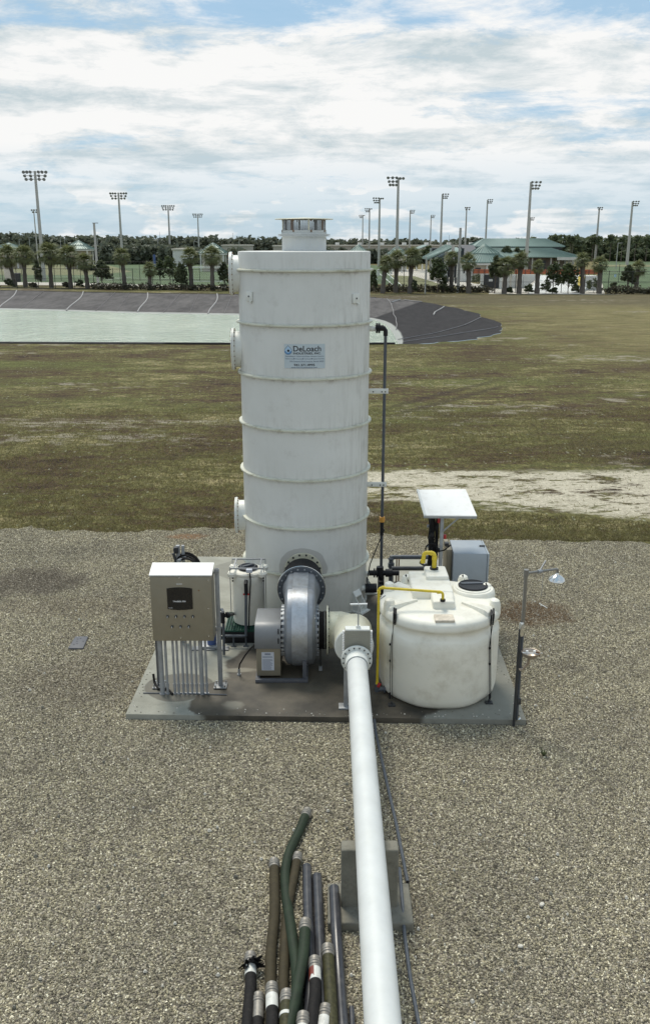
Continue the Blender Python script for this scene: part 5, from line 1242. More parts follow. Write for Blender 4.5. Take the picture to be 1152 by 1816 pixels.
mb = MB(); q = P(765, 974, 14.0); mb.torus(q, (.2, 1, .1), .10, .011, 28, 7); mb.tube([q+Vector((.09, 0, -.04)), q+Vector((.2, 0, -.02)), q+Vector((.32, .05, .06))], .011, 6); mb.build('cable_loop', M['rubber'], rk)
mb = MB()
for px, py, s_ in ((770, 985, .06), (771, 1000, .05), (766, 948, .05), (776, 975, .05)): mb.box(P(px, py, 14.1), (s_, .07, s_*1.3))
mb.build('junction_boxes', M['black'], rk, bevel=.006)
for px, py, w, h in ((777.5, 922, .045, .10), (788, 951.5, .05, .075)):
    mb = MB(); mb.box(P(px, py, 14.12), (w, .06, h)); mb.build('red_alarm', M['red'], rk, bevel=.012)
en = thing('grey_enclosure', 'pale grey steel equipment enclosure behind the cream tank, under the edge of the sunshade', 'enclosure', (2.35, 14.3, 0))
ez = 1.40; e0, e1, e2, e3 = G(804, 981.5, ez), G(863.5, 982, ez), G(852, 958, ez), G(797, 957.5, ez)
mb = MB(); mb.add([(p.x, p.y, .45) for p in (e0, e1, e2, e3)]+[(p.x, p.y, ez) for p in (e0, e1, e2, e3)], [(3, 2, 1, 0), (4, 5, 6, 7), (0, 1, 5, 4), (1, 2, 6, 5), (2, 3, 7, 6), (3, 0, 4, 7)]); mb.build('case', M['greybox'], en, bevel=.006)
mb = MB(); dz = Vector((0, 0, 0)); w_ = Vector((.035, 0, 0)); mb.add([(p.x, p.y, .47) for p in (e1+w_*.2, e1+w_, e2+w_, e2+w_*.2)]+[(p.x, p.y, ez-.005) for p in (e1+w_*.2, e1+w_, e2+w_, e2+w_*.2)], [(3, 2, 1, 0), (4, 5, 6, 7), (0, 1, 5, 4), (1, 2, 6, 5), (2, 3, 7, 6), (3, 0, 4, 7)]); mb.build('door', M['greybox'], en, bevel=.003)
mb = MB(); q = G(854, 968, ez+.01); mb.box(q, (.09, .03, .02)); mb.build('latch', M['darkmetal'], en)
for (x_, y_) in ((e0.x+.04, e0.y+.04), (e1.x-.04, e1.y+.04), (e2.x-.04, e2.y-.04), (e3.x+.04, e3.y-.04)):
    mb = MB(); mb.box((x_, y_, .225), (.05, .05, .45)); mb.build('leg', M['galv'], en)
eb = thing('beige_enclosure', 'narrow beige enclosure with open top gutter, left of the grey enclosure', 'enclosure', (2.05, 14.3, 0))
a0, a1, a2, a3 = G(792, 975, 1.40), G(801, 975, 1.40), G(793, 956, 1.40), G(786, 956, 1.40)
mb = MB(); mb.add([(p.x, p.y, .5) for p in (a0, a1, a2, a3)]+[(p.x, p.y, 1.40) for p in (a0, a1, a2, a3)], [(3, 2, 1, 0), (4, 5, 6, 7), (0, 1, 5, 4), (1, 2, 6, 5), (2, 3, 7, 6), (3, 0, 4, 7)]); mb.build('case', M['cab'], eb, bevel=.004)
mb = MB(); mb.box(((a0.x+a1.x)/2, a0.y+.05, .25), (.05, .05, .5)); mb.build('leg', M['galv'], eb)
mb = MB(); mb.box(((a0.x+a1.x)/2-.02, a0.y+.22, 1.43), (.07, .1, .05)); mb.build('top_fitting', M['darkmetal'], eb)

# ================================================================== SAFETY SHOWER
sx_, sy_ = 2.60, 11.05
ss = thing('safety_shower', 'emergency shower and eyewash on a tall pipe at the right front corner of the pad', 'safety shower', (sx_, sy_, GZ))
zt_ = P(928, 1014, sy_).z
mb = MB(); mb.cyl((sx_+.02, sy_+.0, 1.42), (sx_+.02, sy_, zt_), .024, n=14); mb.build('upper_pipe', M['steel'], ss)
mb = MB(); mb.lathe([(.03, 1.28), (.038, 1.31), (.036, 1.45), (.026, 1.48)], (sx_+.01, sy_, 0), n=16); mb.build('reducer', M['chrome'], ss)
mb = MB(); mb.cyl((sx_-.012, sy_-.01, GZ), (sx_-.012, sy_-.01, 1.38), .019, n=16); mb.build('insulated_pipe', M['darkmetal'], ss)
mb = MB(); mb.cyl((sx_+.032, sy_+.02, GZ+.1), (sx_+.032, sy_+.02, 1.33), .019, n=14); mb.build('side_pipe', M['pvc'], ss)
hd = P(988, 1009, 11.30)
top = Vector((sx_+.02, sy_, zt_))
mb = MB(); mb.cyl(top-Vector((0, 0, .06)), top+Vector((0, 0, .03)), .034, n=14); mb.build('top_tee', M['steel'], ss)
arm0 = top+Vector((0, 0, -.02)); arm1 = Vector((hd.x, hd.y, hd.z))
mb = MB(); mb.tube(elbowed([arm0, arm1, arm1-Vector((0, 0, .08))], .016, .03), .017, 12); mb.build('arm', M['steel'], ss)
mid = arm0.lerp(arm1, .42); mb = MB(); mb.cyl(mid-(arm1-arm0)*.06, mid+(arm1-arm0)*.06, .027, n=12); mb.build('ball_valve', M['galv'], ss)
mb = MB(); mb.bar(mid, P(967, 994, 11.25), .012, .02); mb.build('pull_lever', M['galv'], ss)
mb = MB(); e_ = mid+Vector((.05, 0, 0)); mb.cyl(e_, e_-Vector((0, 0, .35)), .003, n=5); e_ = arm1+Vector((.02, 0, -.1)); mb.cyl(e_, e_-Vector((0, 0, .22)), .003, n=5); mb.build('pull_rod', M['galv'], ss)
hc_ = arm1-Vector((0, 0, .08))
mb = MB(); mb.lathe([(.022, .03), (.03, .0), (.06, -.018), (.095, -.045), (.112, -.07), (.114, -.08), (.105, -.082), (.0, -.078)], hc_, n=36); mb.build('shower_head', M['chrome'], ss)
bw = P(940, 1160, 11.0); stem = [Vector((sx_+.02, sy_, bw.z-.26)), Vector((bw.x-.06, sy_, bw.z-.22)), Vector((bw.x-.02, bw.y+.02, bw.z-.15)), Vector((bw.x-.01, bw.y, bw.z-.05))]
mb = MB(); mb.tube(stem, .020, 12); mb.build('eyewash_arm', M['bowl'], ss)
mb = MB(); mb.lathe([(.025, -.06), (.06, -.05), (.10, -.02), (.12, .03), (.124, .032), (.118, .03), (.095, -.012), (.05, -.038), (.0, -.042)], bw, n=32); bo = mb.build('eyewash_bowl', M['bowl'], ss)
mb = MB(); mb.cyl(bw+Vector((-.11, .0, .02)), bw+Vector((.11, .0, .0)), .010, n=8); mb.cyl(bw+Vector((-.05, 0, .0)), bw+Vector((-.05, 0, .05)), .018, n=10); mb.cyl(bw+Vector((.05, 0, .0)), bw+Vector((.05, 0, .05)), .018, n=10); mb.build('spray_heads', M['white_sheet'], bo)
mb = MB(); mb.bar(bw+Vector((.09, -.02, .04)), bw+Vector((.11, .05, -.05)), .05, .006); mb.bar(bw+Vector((-.09, .06, .03)), bw+Vector((-.13, .08, .07)), .03, .006); mb.build('push_flag', M['rust'], bo)
g_ = G(921, 1272, 0)
mb = MB(); mb.lathe([(.045, 0), (.045, .015), (.028, .02), (.026, .06)], (sx_+.05, sy_+.06, -.0), n=16); mb.build('base_flange', M['chrome'], ss)
mb = MB(); mb.box((sx_+.045, sy_+.02, .30), (.05, .05, .09)); mb.build('pipe_clamp', M['darkmetal'], ss, bevel=.004)

# ================================================================== FOREGROUND: CONCRETE BLOCK, CONDUITS, HOSES, SMALL THINGS
bl = thing('pipe_support_block', 'weathered grey concrete block with a wide foot carrying the long white pipe', 'support', (.47, 7.6, GZ))
za = .68; fY, bY = G(655, 1508, za).y, G(655, 1489, za).y
xl, xr = G(605, 1508, za).x, G(707, 1508, za).x
mb = MB(); mb.box(((xl+xr)/2, (fY+bY)/2, (za+0)/2), (xr-xl, bY-fY, za)); mb.build('upright', M['block'], bl, bevel=.02, seg=3)
zf = -.0; f0, f1_ = G(581, 1640, zf), G(733, 1638, zf); k_ = G(725, 1568, zf)
mb = MB(); mb.box(((f0.x+f1_.x)/2, (f0.y+k_.y)/2, (GZ+zf)/2), (f1_.x-f0.x, k_.y-f0.y, zf-GZ+.04)); mb.build('foot', M['block'], bl, bevel=.02, seg=3)

cd1 = thing('ground_conduit', 'thin grey conduit on the gravel from the pad to the concrete block', 'conduit', tuple(G(665, 1280, GZ)), 'grey conduits beside the white pipe')
pts = [G(662, 1262, -.03), G(666, 1300, -.04), G(683, 1376, -.045), G(703, 1465, -.045), G(722, 1564, -.04)]
mb = MB(); mb.tube(pts, .019, 12); mb.build('tube', M['pvc'], cd1)
e_ = pts[-1]; d_ = (pts[-1]-pts[-2]).normalized(); mb = MB(); mb.cyl(e_, e_+d_*.002, .015, n=12); mb.build('open_end', M['ink'], cd1)
cd2 = thing('ground_conduit', 'thin grey conduit on the gravel from the concrete block to the bottom edge', 'conduit', tuple(G(712, 1640, GZ)), 'grey conduits beside the white pipe')
pts = [G(708, 1540, .02), G(712, 1590, .03), G(717, 1660, -.03), G(727, 1735, -.04), G(742, 1816, -.04), G(768, 1960, -.04)]
mb = MB(); mb.tube(pts, .018, 12); mb.build('tube', M['pvc'], cd2)

HG = 'hoses and pipes lying on the gravel'
def hose(name, label, cat, px, r, mat, z=None, coup=None, sleeve=None, sl_mat='whitetape', nm='hose_body'):
    pts = []
    for i, q in enumerate(px):
        zz_ = q[2] if len(q) > 2 else (GZ+r if z is None else z); pts.append(G(q[0]+(random.uniform(-2.2, 2.2) if i and nm == 'hose_body' else 0), q[1], zz_))
    # smooth (Catmull-Rom)
    ext = [pts[0]*2-pts[1]]+pts+[pts[-1]*2-pts[-2]]; sm = []
    for i in range(1, len(ext)-2):
        for j in range(8):
            t = j/8; a, b, c, d = ext[i-1], ext[i], ext[i+1], ext[i+2]
            sm.append(.5*((2*b)+(c-a)*t+(2*a-5*b+4*c-d)*t*t+(3*b-a-3*c+d)*t**3))
    sm.append(ext[-2])
    t = thing(name, label, cat, tuple(pts[0]), HG)
    mb = MB(); mb.tube(sm, r, 20); mb.build(nm, M[mat], t)
    d = (sm[1]-sm[0]).normalized(); p = sm[0]
    if coup:
        mb = MB(); prof = [(r*.80, -.06), (r*1.02, -.06), (r*1.05, -.045), (r*1.0, -.03), (r*1.12, -.025), (r*1.14, 0), (r*1.06, .005), (r*1.16, .012), (r*1.16, .03), (r*1.03, .036), (r*1.03, .06), (r*.99, .062)]
        mb.lathe(prof, p, d, 28); cpl = mb.build('coupling', M['coupling'], t)
        mb = MB(); mb.cyl(p-d*.045, p-d*.048, r*.80, n=20); mb.build('opening', M['ink'], cpl)
    else:
        mb = MB(); mb.cyl(p-d*.002, p-d*.004, r*.86, n=20); mb.build('opening', M['ink'], t)
    if sleeve:
        mb = MB(); mb.lathe([(r*1.0, .06), (r*1.035, .062), (r*1.035, sleeve), (r*1.0, sleeve+.002)], p, d, 24); mb.build('sleeve', M[sl_mat], t)
    return t, p, d
hose('suction_hose', 'straight olive brown hose, leftmost of the long hoses lying on the gravel', 'hose', [(486, 1533), (486, 1620), (482, 1700), (480, 1816), (478, 1950)], .052, 'olive', coup=1)
hose('suction_hose', 'long green hose with a curved far end, reaching farthest across the gravel', 'hose', [(543, 1443), (530, 1475), (514, 1510), (506, 1550), (510, 1600), (520, 1660, .02), (526, 1720, .0), (528, 1800, -.02), (530, 1940)], .052, 'green_hose', coup=1)
hose('suction_hose', 'olive hose partly under the curved green hose', 'hose', [(527, 1522), (519, 1560), (508, 1620), (504, 1700), (502, 1816), (500, 1950)], .048, 'olive', coup=1)
hose('grey_tube', 'dark grey plastic tube between the green hose and the next grey tube', 'tube', [(544, 1537), (546, 1620), (550, 1700), (548, 1816), (548, 1950)], .050, 'hosegrey', nm='tube_body')
hose('grey_tube', 'dark grey plastic tube, middle one of the three thick grey tubes', 'tube', [(562, 1554), (566, 1640), (570, 1730), (573, 1816), (578, 1950)], .050, 'hosegrey', nm='tube_body')
hose('grey_tube', 'dark grey plastic tube lying closest to the concrete block, over its foot', 'tube', [(592, 1575, .07), (596, 1650, .05), (601, 1730), (607, 1816), (616, 1950)], .052, 'hosegrey', nm='tube_body')
hose('suction_hose', 'short bright green hose lying slantwise on top of the grey tubes', 'hose', [(541, 1642, .10), (538, 1690, .10), (528, 1745, .08), (512, 1816, .06), (480, 1960, .04)], .053, 'green_hose', coup=1)
hose('suction_hose', 'mottled mossy hose, rightmost of the hoses with couplings', 'hose', [(581, 1688, .06), (585, 1750, .04), (588, 1816, .03), (592, 1950, 0)], .055, 'moss', coup=1)
t, p, d = hose('suction_hose', 'black hose with red and white sleeve in the middle of the pile', 'hose', [(558, 1710, .09), (557, 1760, .08), (552, 1816, .07), (545, 1950, .05)], .052, 'rubber', coup=1, sleeve=.19)
mb = MB(); x, y = frame(d); vs = []
for i in range(11):
    a = R(100+i*14); e_ = x*math.cos(a)+y*math.sin(a)
    if (x.x*math.cos(a)+y.x*math.sin(a)) > .35: continue
    vs += [p+d*.062+e_*.0545, p+d*(.175-.03*math.sin(i))+e_*.0545]
mb.add(vs, [(2*i, 2*i+1, 2*i+3, 2*i+2) for i in range(len(vs)//2-1)]); mb.build('red_patch', M['redtape'], t)
t, p, d = hose('suction_hose', 'black hose with a tattered black rag tied round its white collar, leftmost in the pile', 'hose', [(444, 1702), (443, 1750), (438, 1816), (430, 1950)], .052, 'rubber', coup=1, sleeve=.19)
random.seed(4); mb = MB()
x, y = frame(d)
for i in range(46):
    a = random.uniform(0, 2*PI); o_ = (x*math.cos(a)+y*math.sin(a)); o_.z = abs(o_.z)*.9-.1 if o_.z < -.3 else o_.z
    b = p+d*random.uniform(.05, .10)+o_*.052; tip = b+o_*random.uniform(.01, .07)+d*random.uniform(-.02, .09)+Vector((random.uniform(-.03, .03),)*3)
    s_ = o_.cross(d).normalized()*random.uniform(.012, .03); mb.add([b-s_, b+s_, tip+s_*.4, tip-s_*.6], [(0, 1, 2, 3)])
mb.torus(p+d*.08, d, .054, .014, 18, 6); mb.build('rag', M['rubber'], t)
hose('suction_hose', 'black hose with a long white collar, second from the left in the near row', 'hose', [(482, 1757, .04), (482, 1816, .04), (480, 1950, .02)], .053, 'rubber', coup=1, sleeve=.20)
t, p, d = hose('suction_hose', 'dirty black hose with a torn red and white band, beside the white-collared hose', 'hose', [(508, 1770, .06), (507, 1816, .06), (506, 1950, .04)], .053, 'moss', coup=1)
mb = MB(); mb.lathe([(.053, .17), (.056, .172), (.056, .205), (.053, .207)], p, d, 24); mb.build('white_band', M['whitetape'], t)
hose('suction_hose', 'short dark hose with a silver sleeve, in front of the rag-tied hose', 'hose', [(458, 1775), (458, 1830), (458, 1950)], .050, 'rubber', coup=1, sleeve=.20, sl_mat='coupling')
hose('suction_hose', 'hose with a long cream collar just left of the grey tube, near the bottom edge', 'hose', [(576, 1796, .05), (570, 1850, .05), (562, 1960, .03)], .052, 'moss', coup=1, sleeve=.20)
hose('suction_hose', 'hose whose silver coupling only just enters at the bottom edge', 'hose', [(537, 1810, .10), (537, 1850, .09), (537, 1960, .07)], .050, 'rubber', coup=1, sleeve=.20)
hose('grey_tube', 'thin dark grey tube end beside the long white pipe at the bottom edge', 'tube', [(623, 1787, -.04), (624, 1816, -.04), (628, 1960, -.04)], .024, 'hosegrey', nm='tube_body')
# second white strip on the red sleeve
# irrigation box lid
q0, q1, q2, q3 = G(121, 1150, GZ+.02), G(148, 1150, GZ+.02), G(157, 1129, GZ+.02), G(134, 1129, GZ+.02)
il = thing('valve_box_lid', 'dark grey plastic valve box lid lying flush in the gravel left of the pad', 'lid', tuple((q0+q2)/2))
mb = MB(); mb.add([(p.x, p.y, GZ+.0) for p in (q0, q1, q2, q3)]+[(p.x, p.y, GZ+.03) for p in (q0, q1, q2, q3)], [(4, 5, 6, 7), (0, 1, 5, 4), (1, 2, 6, 5), (2, 3, 7, 6), (3, 0, 4, 7)]); lo_ = mb.build('plate', M['lidgrey'], il, bevel=.012)
mb = MB()
for u_, v_ in ((.25, .3), (.35, .55), (.45, .35), (.3, .75), (.5, .8), (.8, .55)):
    p = q0.lerp(q1, u_).lerp(q3.lerp(q2, u_), v_); mb.cyl((p.x, p.y, GZ+.029), (p.x, p.y, GZ+.0315), .016, n=8)
mb.build('holes', M['ink'], lo_)
a, b = G(955, 1070, GZ+.015), G(969, 1078, GZ+.015)
t = thing('white_stick', 'thin white plastic stick on the rust-stained gravel below the shower head', 'stick', tuple(a)); mb = MB(); mb.cyl(a, b, .008, n=6); mb.build('stick', M['pipe'], t)
for k_, (px, py, s_, lab) in enumerate(((960, 1604, .030, 'larger pale flat stone on the gravel right of the concrete block'), (922, 1678, .026, 'smaller pale stone nearer the bottom edge, on the gravel right of the white pipe'))):
    p = G(px, py, GZ+.02); t = thing('pale_stone', lab, 'stone', tuple(p), 'pale stones on the gravel'); mb = MB(); mb.lathe([(0, -.4), (.7, -.35), (1, 0), (.8, .4), (0, .5)], (0, 0, 0), n=7, fn=lambda r, h, a: (r*(1+.25*math.sin(2*a+k_)), h))
    mb.v = [(p.x+x*s_, p.y+y*s_, p.z+z*s_) for x, y, z in mb.v]; mb.build('stone', M['stonelight'], t)
random.seed(77); mb = MB()
for i in range(260):      # a few stones kicked up on to the rim of the pad
    e_ = random.random(); t_ = abs(random.gauss(0, .09)); side = i % 3
    x_, y_ = ((-2.76+5.5*e_, 11.27-.15*e_+t_) if side == 0 else (-2.76+.11*e_+t_, 11.3+6.4*e_) if side == 1 else (2.76+.14*e_-t_, 11.15+6.4*e_)); r_ = random.uniform(.006, .013)
    mb.add([(x_-r_, y_-r_*.6, .001), (x_+r_, y_-r_, .001), (x_+r_*.7, y_+r_, .001), (x_-r_*.8, y_+r_*.8, .001), (x_, y_, r_*1.2)], [(0, 1, 4), (1, 2, 4), (2, 3, 4), (3, 0, 4)], i % 2)
for i in range(420):      # oversize pale and dark stones lying loose on the finer gravel
    y_ = random.uniform(5.2, 18.4); x_ = random.uniform(-1, 1)*(y_*.42+.8)
    if -2.9 < x_ < 3.0 and 11.0 < y_ < 17.95: continue
    r_ = random.uniform(.012, .024); a0 = random.uniform(0, 6); k1, k2 = random.uniform(.6, 1.3), random.uniform(.6, 1.2)
    vs = [(x_+math.cos(a0+j*PI/3)*r_*k1*random.uniform(.75, 1.15), y_+math.sin(a0+j*PI/3)*r_*k2, GZ+.012) for j in range(6)]
    vs += [(x_+math.cos(a0+.4+j*PI/2)*r_*.55, y_+math.sin(a0+.4+j*PI/2)*r_*.5, GZ+.018+r_*.7) for j in range(4)]
    mb.add(vs, [(6, 7, 8, 9), (0, 1, 6), (1, 2, 7, 6), (2, 3, 7), (3, 4, 8, 7), (4, 5, 9, 8), (5, 0, 6, 9)], 0 if random.random() < .6 else 1)
mb.build('loose_stones', [M['stonelight'], M['block']], kind='stuff')
p = G(963, 1341, GZ)
t = thing('weed_sprig', 'small dark weed sprig growing through the gravel in front of the shower pole', 'weed', tuple(p)); mb = MB(); random.seed(2)
for i in range(14):
    a = random.uniform(0, 2*PI); h = random.uniform(.04, .11); o_ = Vector((math.cos(a)*.04, math.sin(a)*.04, h)); s_ = Vector((-math.sin(a), math.cos(a), 0))*.01; mb.add([p-s_, p+s_, p+o_+s_, p+o_-s_], [(0, 1, 2, 3)])
mb.build('leaves', M['leaf'], t)

# ================================================================== BEYOND THE POND
GR = -0.12
rng = np.random.default_rng(12)
def leaf_cloud(name, lobes, n, size, mat, parent=None, kind=None, up=0.35, shell=0.45, per_tri=True):
    """lobes: (x, y, z, rx, ry, rz).  Many small leaf quads spread through the lobes' volume."""
    L = np.array(lobes, float); vol = (L[:, 3]*L[:, 4]*L[:, 5])**0.75; idx = rng.choice(len(L), n, p=vol/vol.sum())
    d = rng.normal(size=(n, 3)); d /= np.linalg.norm(d, axis=1)[:, None]
    r = shell+(1-shell)*rng.random(n)**0.6
    r *= 1+0.16*np.sin(d[:, 0]*5+idx)*np.cos(d[:, 2]*6+idx*1.7)
    c = L[idx, :3]+d*r[:, None]*L[idx, 3:]
    if parent is not None:
        w = wloc(parent); c -= np.array([w.x, w.y, w.z])
    a = rng.normal(size=(n, 3)); a[:, 2] *= up; a /= np.linalg.norm(a, axis=1)[:, None]
    b = rng.normal(size=(n, 3)); b -= (b*a).sum(1)[:, None]*a; b /= np.linalg.norm(b, axis=1)[:, None]
    s = size*(0.55+0.9*rng.random(n))[:, None]
    V = np.stack([c-a*s-b*s*.5, c+a*s*.2-b*s*.7, c+a*s+b*s*.3, c-a*s*.1+b*s*.8], 1).reshape(-1, 3)
    me = bpy.data.meshes.new(name); me.vertices.add(4*n); me.vertices.foreach_set('co', V.ravel())
    me.loops.add(4*n); me.loops.foreach_set('vertex_index', np.arange(4*n, dtype=np.int32)); me.polygons.add(n)
    me.polygons.foreach_set('loop_start', np.arange(0, 4*n, 4, dtype=np.int32)); me.polygons.foreach_set('loop_total', np.full(n, 4, np.int32))
    me.materials.append(mat); me.update(calc_edges=True)
    o = bpy.data.objects.new(name, me); COL.objects.link(o)
    if parent is not None: o.parent = parent
    if kind: o['kind'] = kind
    return o
def wood(name, px0, px1, Y, depth, ytops, mat, n, size, r=(3.0, 5.0)):
    x0, x1 = P(px0, 430, Y).x, P(px1, 430, Y).x; lobes = []
    m = int((x1-x0)/2.2)
    for i in range(m):
        f = i/m; px = px0+(px1-px0)*f; ty = np.interp(px, [q[0] for q in ytops], [q[1] for q in ytops])
        for k_ in range(2):
            Yk = Y+rng.uniform(0, depth); zt = P(px, ty+rng.uniform(-2.2, 4.5), Y).z; rr = rng.uniform(*r)
            x_ = x0+(x1-x0)*f+rng.uniform(-1.5, 1.5)
            h = max(zt-GR, 2); lobes.append((x_, Yk, zt-min(rr, h/2)*.9, rr*.8, rr*.8, min(rr, h/2)))
            lobes.append((x_+rng.uniform(-2, 2), Yk, GR+h*.33, rr, rr, h*.36))
    return leaf_cloud(name, lobes, n, size, mat, kind='stuff', shell=.5)
wood('far_wood', -260, 560, 450, 30, [(-260, 412), (0, 415), (60, 416), (90, 421), (190, 420), (240, 420), (300, 423), (350, 420), (430, 422), (500, 424), (560, 426)], M['wood_far'], 52000, 1.0)
wood('far_wood', 560, 870, 470, 30, [(560, 426), (640, 427), (720, 425), (760, 428), (800, 429), (830, 424), (870, 422)], M['wood_far'], 22000, 1.0)
wood('right_wood', 880, 1420, 330, 30, [(880, 428), (950, 424), (975, 422), (985, 419), (1040, 420), (1100, 421), (1152, 419), (1420, 416)], M['wood_right'], 34000, .72, r=(2.4, 4.2))
wood('near_belt', -200, 440, 285, 24, [(-200, 432), (0, 436), (60, 436), (110, 440), (180, 433), (240, 435), (300, 434), (350, 442), (440, 440)], M['wood_far'], 26000, .75, r=(1.8, 3.2))
wood('near_belt', 575, 760, 290, 16, [(575, 441), (650, 443), (700, 446), (760, 444)], M['wood_far'], 7000, .7, r=(1.6, 2.6))
# tall thin pines poking out of the right-hand wood
random.seed(31)
for i, px in enumerate((983, 1012, 1016, 1052, 1060, 1084, 1104, 1128, 1148)):
    ytp = random.choice((415, 417, 418, 414)); p = P(px, ytp, 322)
    t = thing('pine_tree', '%s tall pine from the left poking above the wood right of the green-roofed hall' % ORD[i], 'tree', (p.x, 322, GR), 'pines above the right-hand wood')
    mb = MB(); mb.cyl((p.x, 322, GR), (p.x, 322, p.z-.6), .14, .07, 6); mb.build('trunk', M['bark'], t)
    leaf_cloud('crown', [(p.x+random.uniform(-.5, .5), 322, p.z-.9-.8*j, 1.2-.1*j, 1.2, .55) for j in range(3)], 240, .34, M['wood_right'], t)

# fields, paths and paved places behind the fence
def gp(pts, z=GR): return [tuple(G(x, y, z).xy) for x, y in pts]
structure('playing_field', gp([(-500, 503), (430, 506), (560, 500), (520, 458), (-400, 452)]), GR+.004, M['turf'])
structure('worn_field', gp([(-500, 470), (190, 470), (235, 482), (150, 488), (-500, 486)]), GR+.008, M['turf_worn'])
structure('playing_field', gp([(640, 500), (712, 508), (735, 486), (700, 472), (600, 468)]), GR+.004, M['turf'])
structure('worn_field', gp([(712, 508), (800, 506), (760, 489), (700, 480), (690, 486)]), GR+.010, M['turf_worn'])
structure('path', gp([(-500, 497.5), (120, 501), (240, 504.5), (430, 508.5), (430, 511), (240, 508.5), (110, 506), (-500, 503)]), GR+.012, M['paving'])
structure('path', gp([(690, 478), (760, 478), (800, 492), (840, 503), (900, 508), (895, 513), (790, 507), (735, 490), (690, 488)]), GR+.014, M['paving'])
structure('paved_yard', gp([(866, 521.5), (1072, 522), (1066, 500), (1000, 488), (866, 494)]), GR+.012, M['paving'])
structure('playing_field', gp([(1066, 515), (1300, 519), (1400, 463), (1060, 461)]), GR+.004, M['turf'])
structure('path', gp([(-600, 450), (1500, 450), (1500, 448.5), (-600, 448.5)]), GR+.016, M['paving'])
structure('path', gp([(1060, 473), (1400, 474), (1400, 470), (1060, 469.5)]), GR+.016, M['turf_worn'])
fl_ = thing('field_lines', 'white boundary lines painted on the green sports fields', 'painted lines', tuple(G(200, 480, GR)))
def fline(a, b, w=.16):
    p, q = G(*a, GR+.02), G(*b, GR+.02); d = (q-p).normalized(); s_ = Vector((-d.y, d.x, 0))*w/2
    mb = MB(); mb.quad(p-s_, q-s_, q+s_, p+s_); mb.build('line', M['linewhite'], fl_)
for a, b in (((-300, 478), (235, 481)), ((60, 489), (330, 495)), ((185, 497), (235, 491)), ((230, 455), (320, 458)), ((90, 463), (260, 466)), ((670, 483), (700, 508)), ((680, 480), (713, 507)), ((340, 499), (430, 500.5)), ((1075, 482), (1300, 483))): fline(a, b)

# ---- sabal palms
def frond_mesh(seed, dry=False):
    rr = random.Random(seed); mb = MB(); Lp = .75; n = 13
    # petiole arching out along +X, then a fan of drooping leaflets
    pet = [(0, 0, 0), (.3, 0, .10), (Lp, 0, .12)]; mb.tube(pet, .018, 4, caps=False)
    for i in range(n):
        a = R(-78+156*i/(n-1))+rr.uniform(-.05, .05); L = (1.0-.25*abs(i-(n-1)/2)/(n/2))*rr.uniform(.85, 1.1)
        d = Vector((math.cos(a), math.sin(a), 0)); s_ = Vector((-d.y, d.x, 0))*.055; b = Vector((Lp, 0, .12))
        m_ = b+d*L*.55+Vector((0, 0, .02)); t_ = b+d*L+Vector((0, 0, -.30-.25*rr.random()))
        mb.add([b-s_*.4, m_-s_, m_+s_, b+s_*.4, t_], [(0, 1, 2, 3), (1, 4, 2)])
    me = bpy.data.meshes.new('frond'); me.from_pydata(mb.v, [], mb.f); me.materials.append(M['palmdry'] if dry else M['palm']); return me
FR = [frond_mesh(i) for i in range(4)]; FD = [frond_mesh(9, True), frond_mesh(10, True)]
def palm(label, pxb, pyb, pxc, pyc, rpx, seed, lean=True):
    rr = random.Random(seed); b = G(pxb, pyb, GR); c = P(pxc, pyc, b.y); s_ = rpx/ (1600/(b.y*cp+5*sp)) / 1.62
    t = thing('sabal_palm', label, 'palm tree', tuple(b), 'sabal palms along the black fence')
    mb = MB(); h = c.z-GR; pts = []; 
    for i in range(9):
        f = i/8; pts.append(Vector((b.x+(c.x-b.x)*f**1.4, b.y, GR+h*f)))
    rad = [.24+.10*(1-f/8)**3+(.06 if f % 2 else 0)+(.05 if f > 5 else 0) for f in range(9)]
    mb.tube(pts, rad, 10); mb.build('trunk', M['palmbark'], t)
    top = c-b
    for i in range(34):
        el = R(80-i*3.6+rr.uniform(-8, 8)); az = i*2.399+rr.uniform(-.2, .2)
        link_copy(FR[i % 4], t, 'frond', loc=top+Vector((0, 0, -.004*i)), rot=(rr.uniform(-.2, .2), -el, az), scale=s_*rr.uniform(.85, 1.1))
    for i in range(7):
        link_copy(FD[i % 2], t, 'dry_frond', loc=top-Vector((0, 0, .15)), rot=(rr.uniform(-.3, .3), R(58+rr.uniform(-12, 15)), i*.9+rr.uniform(0, .4)), scale=s_*.75)
    return t
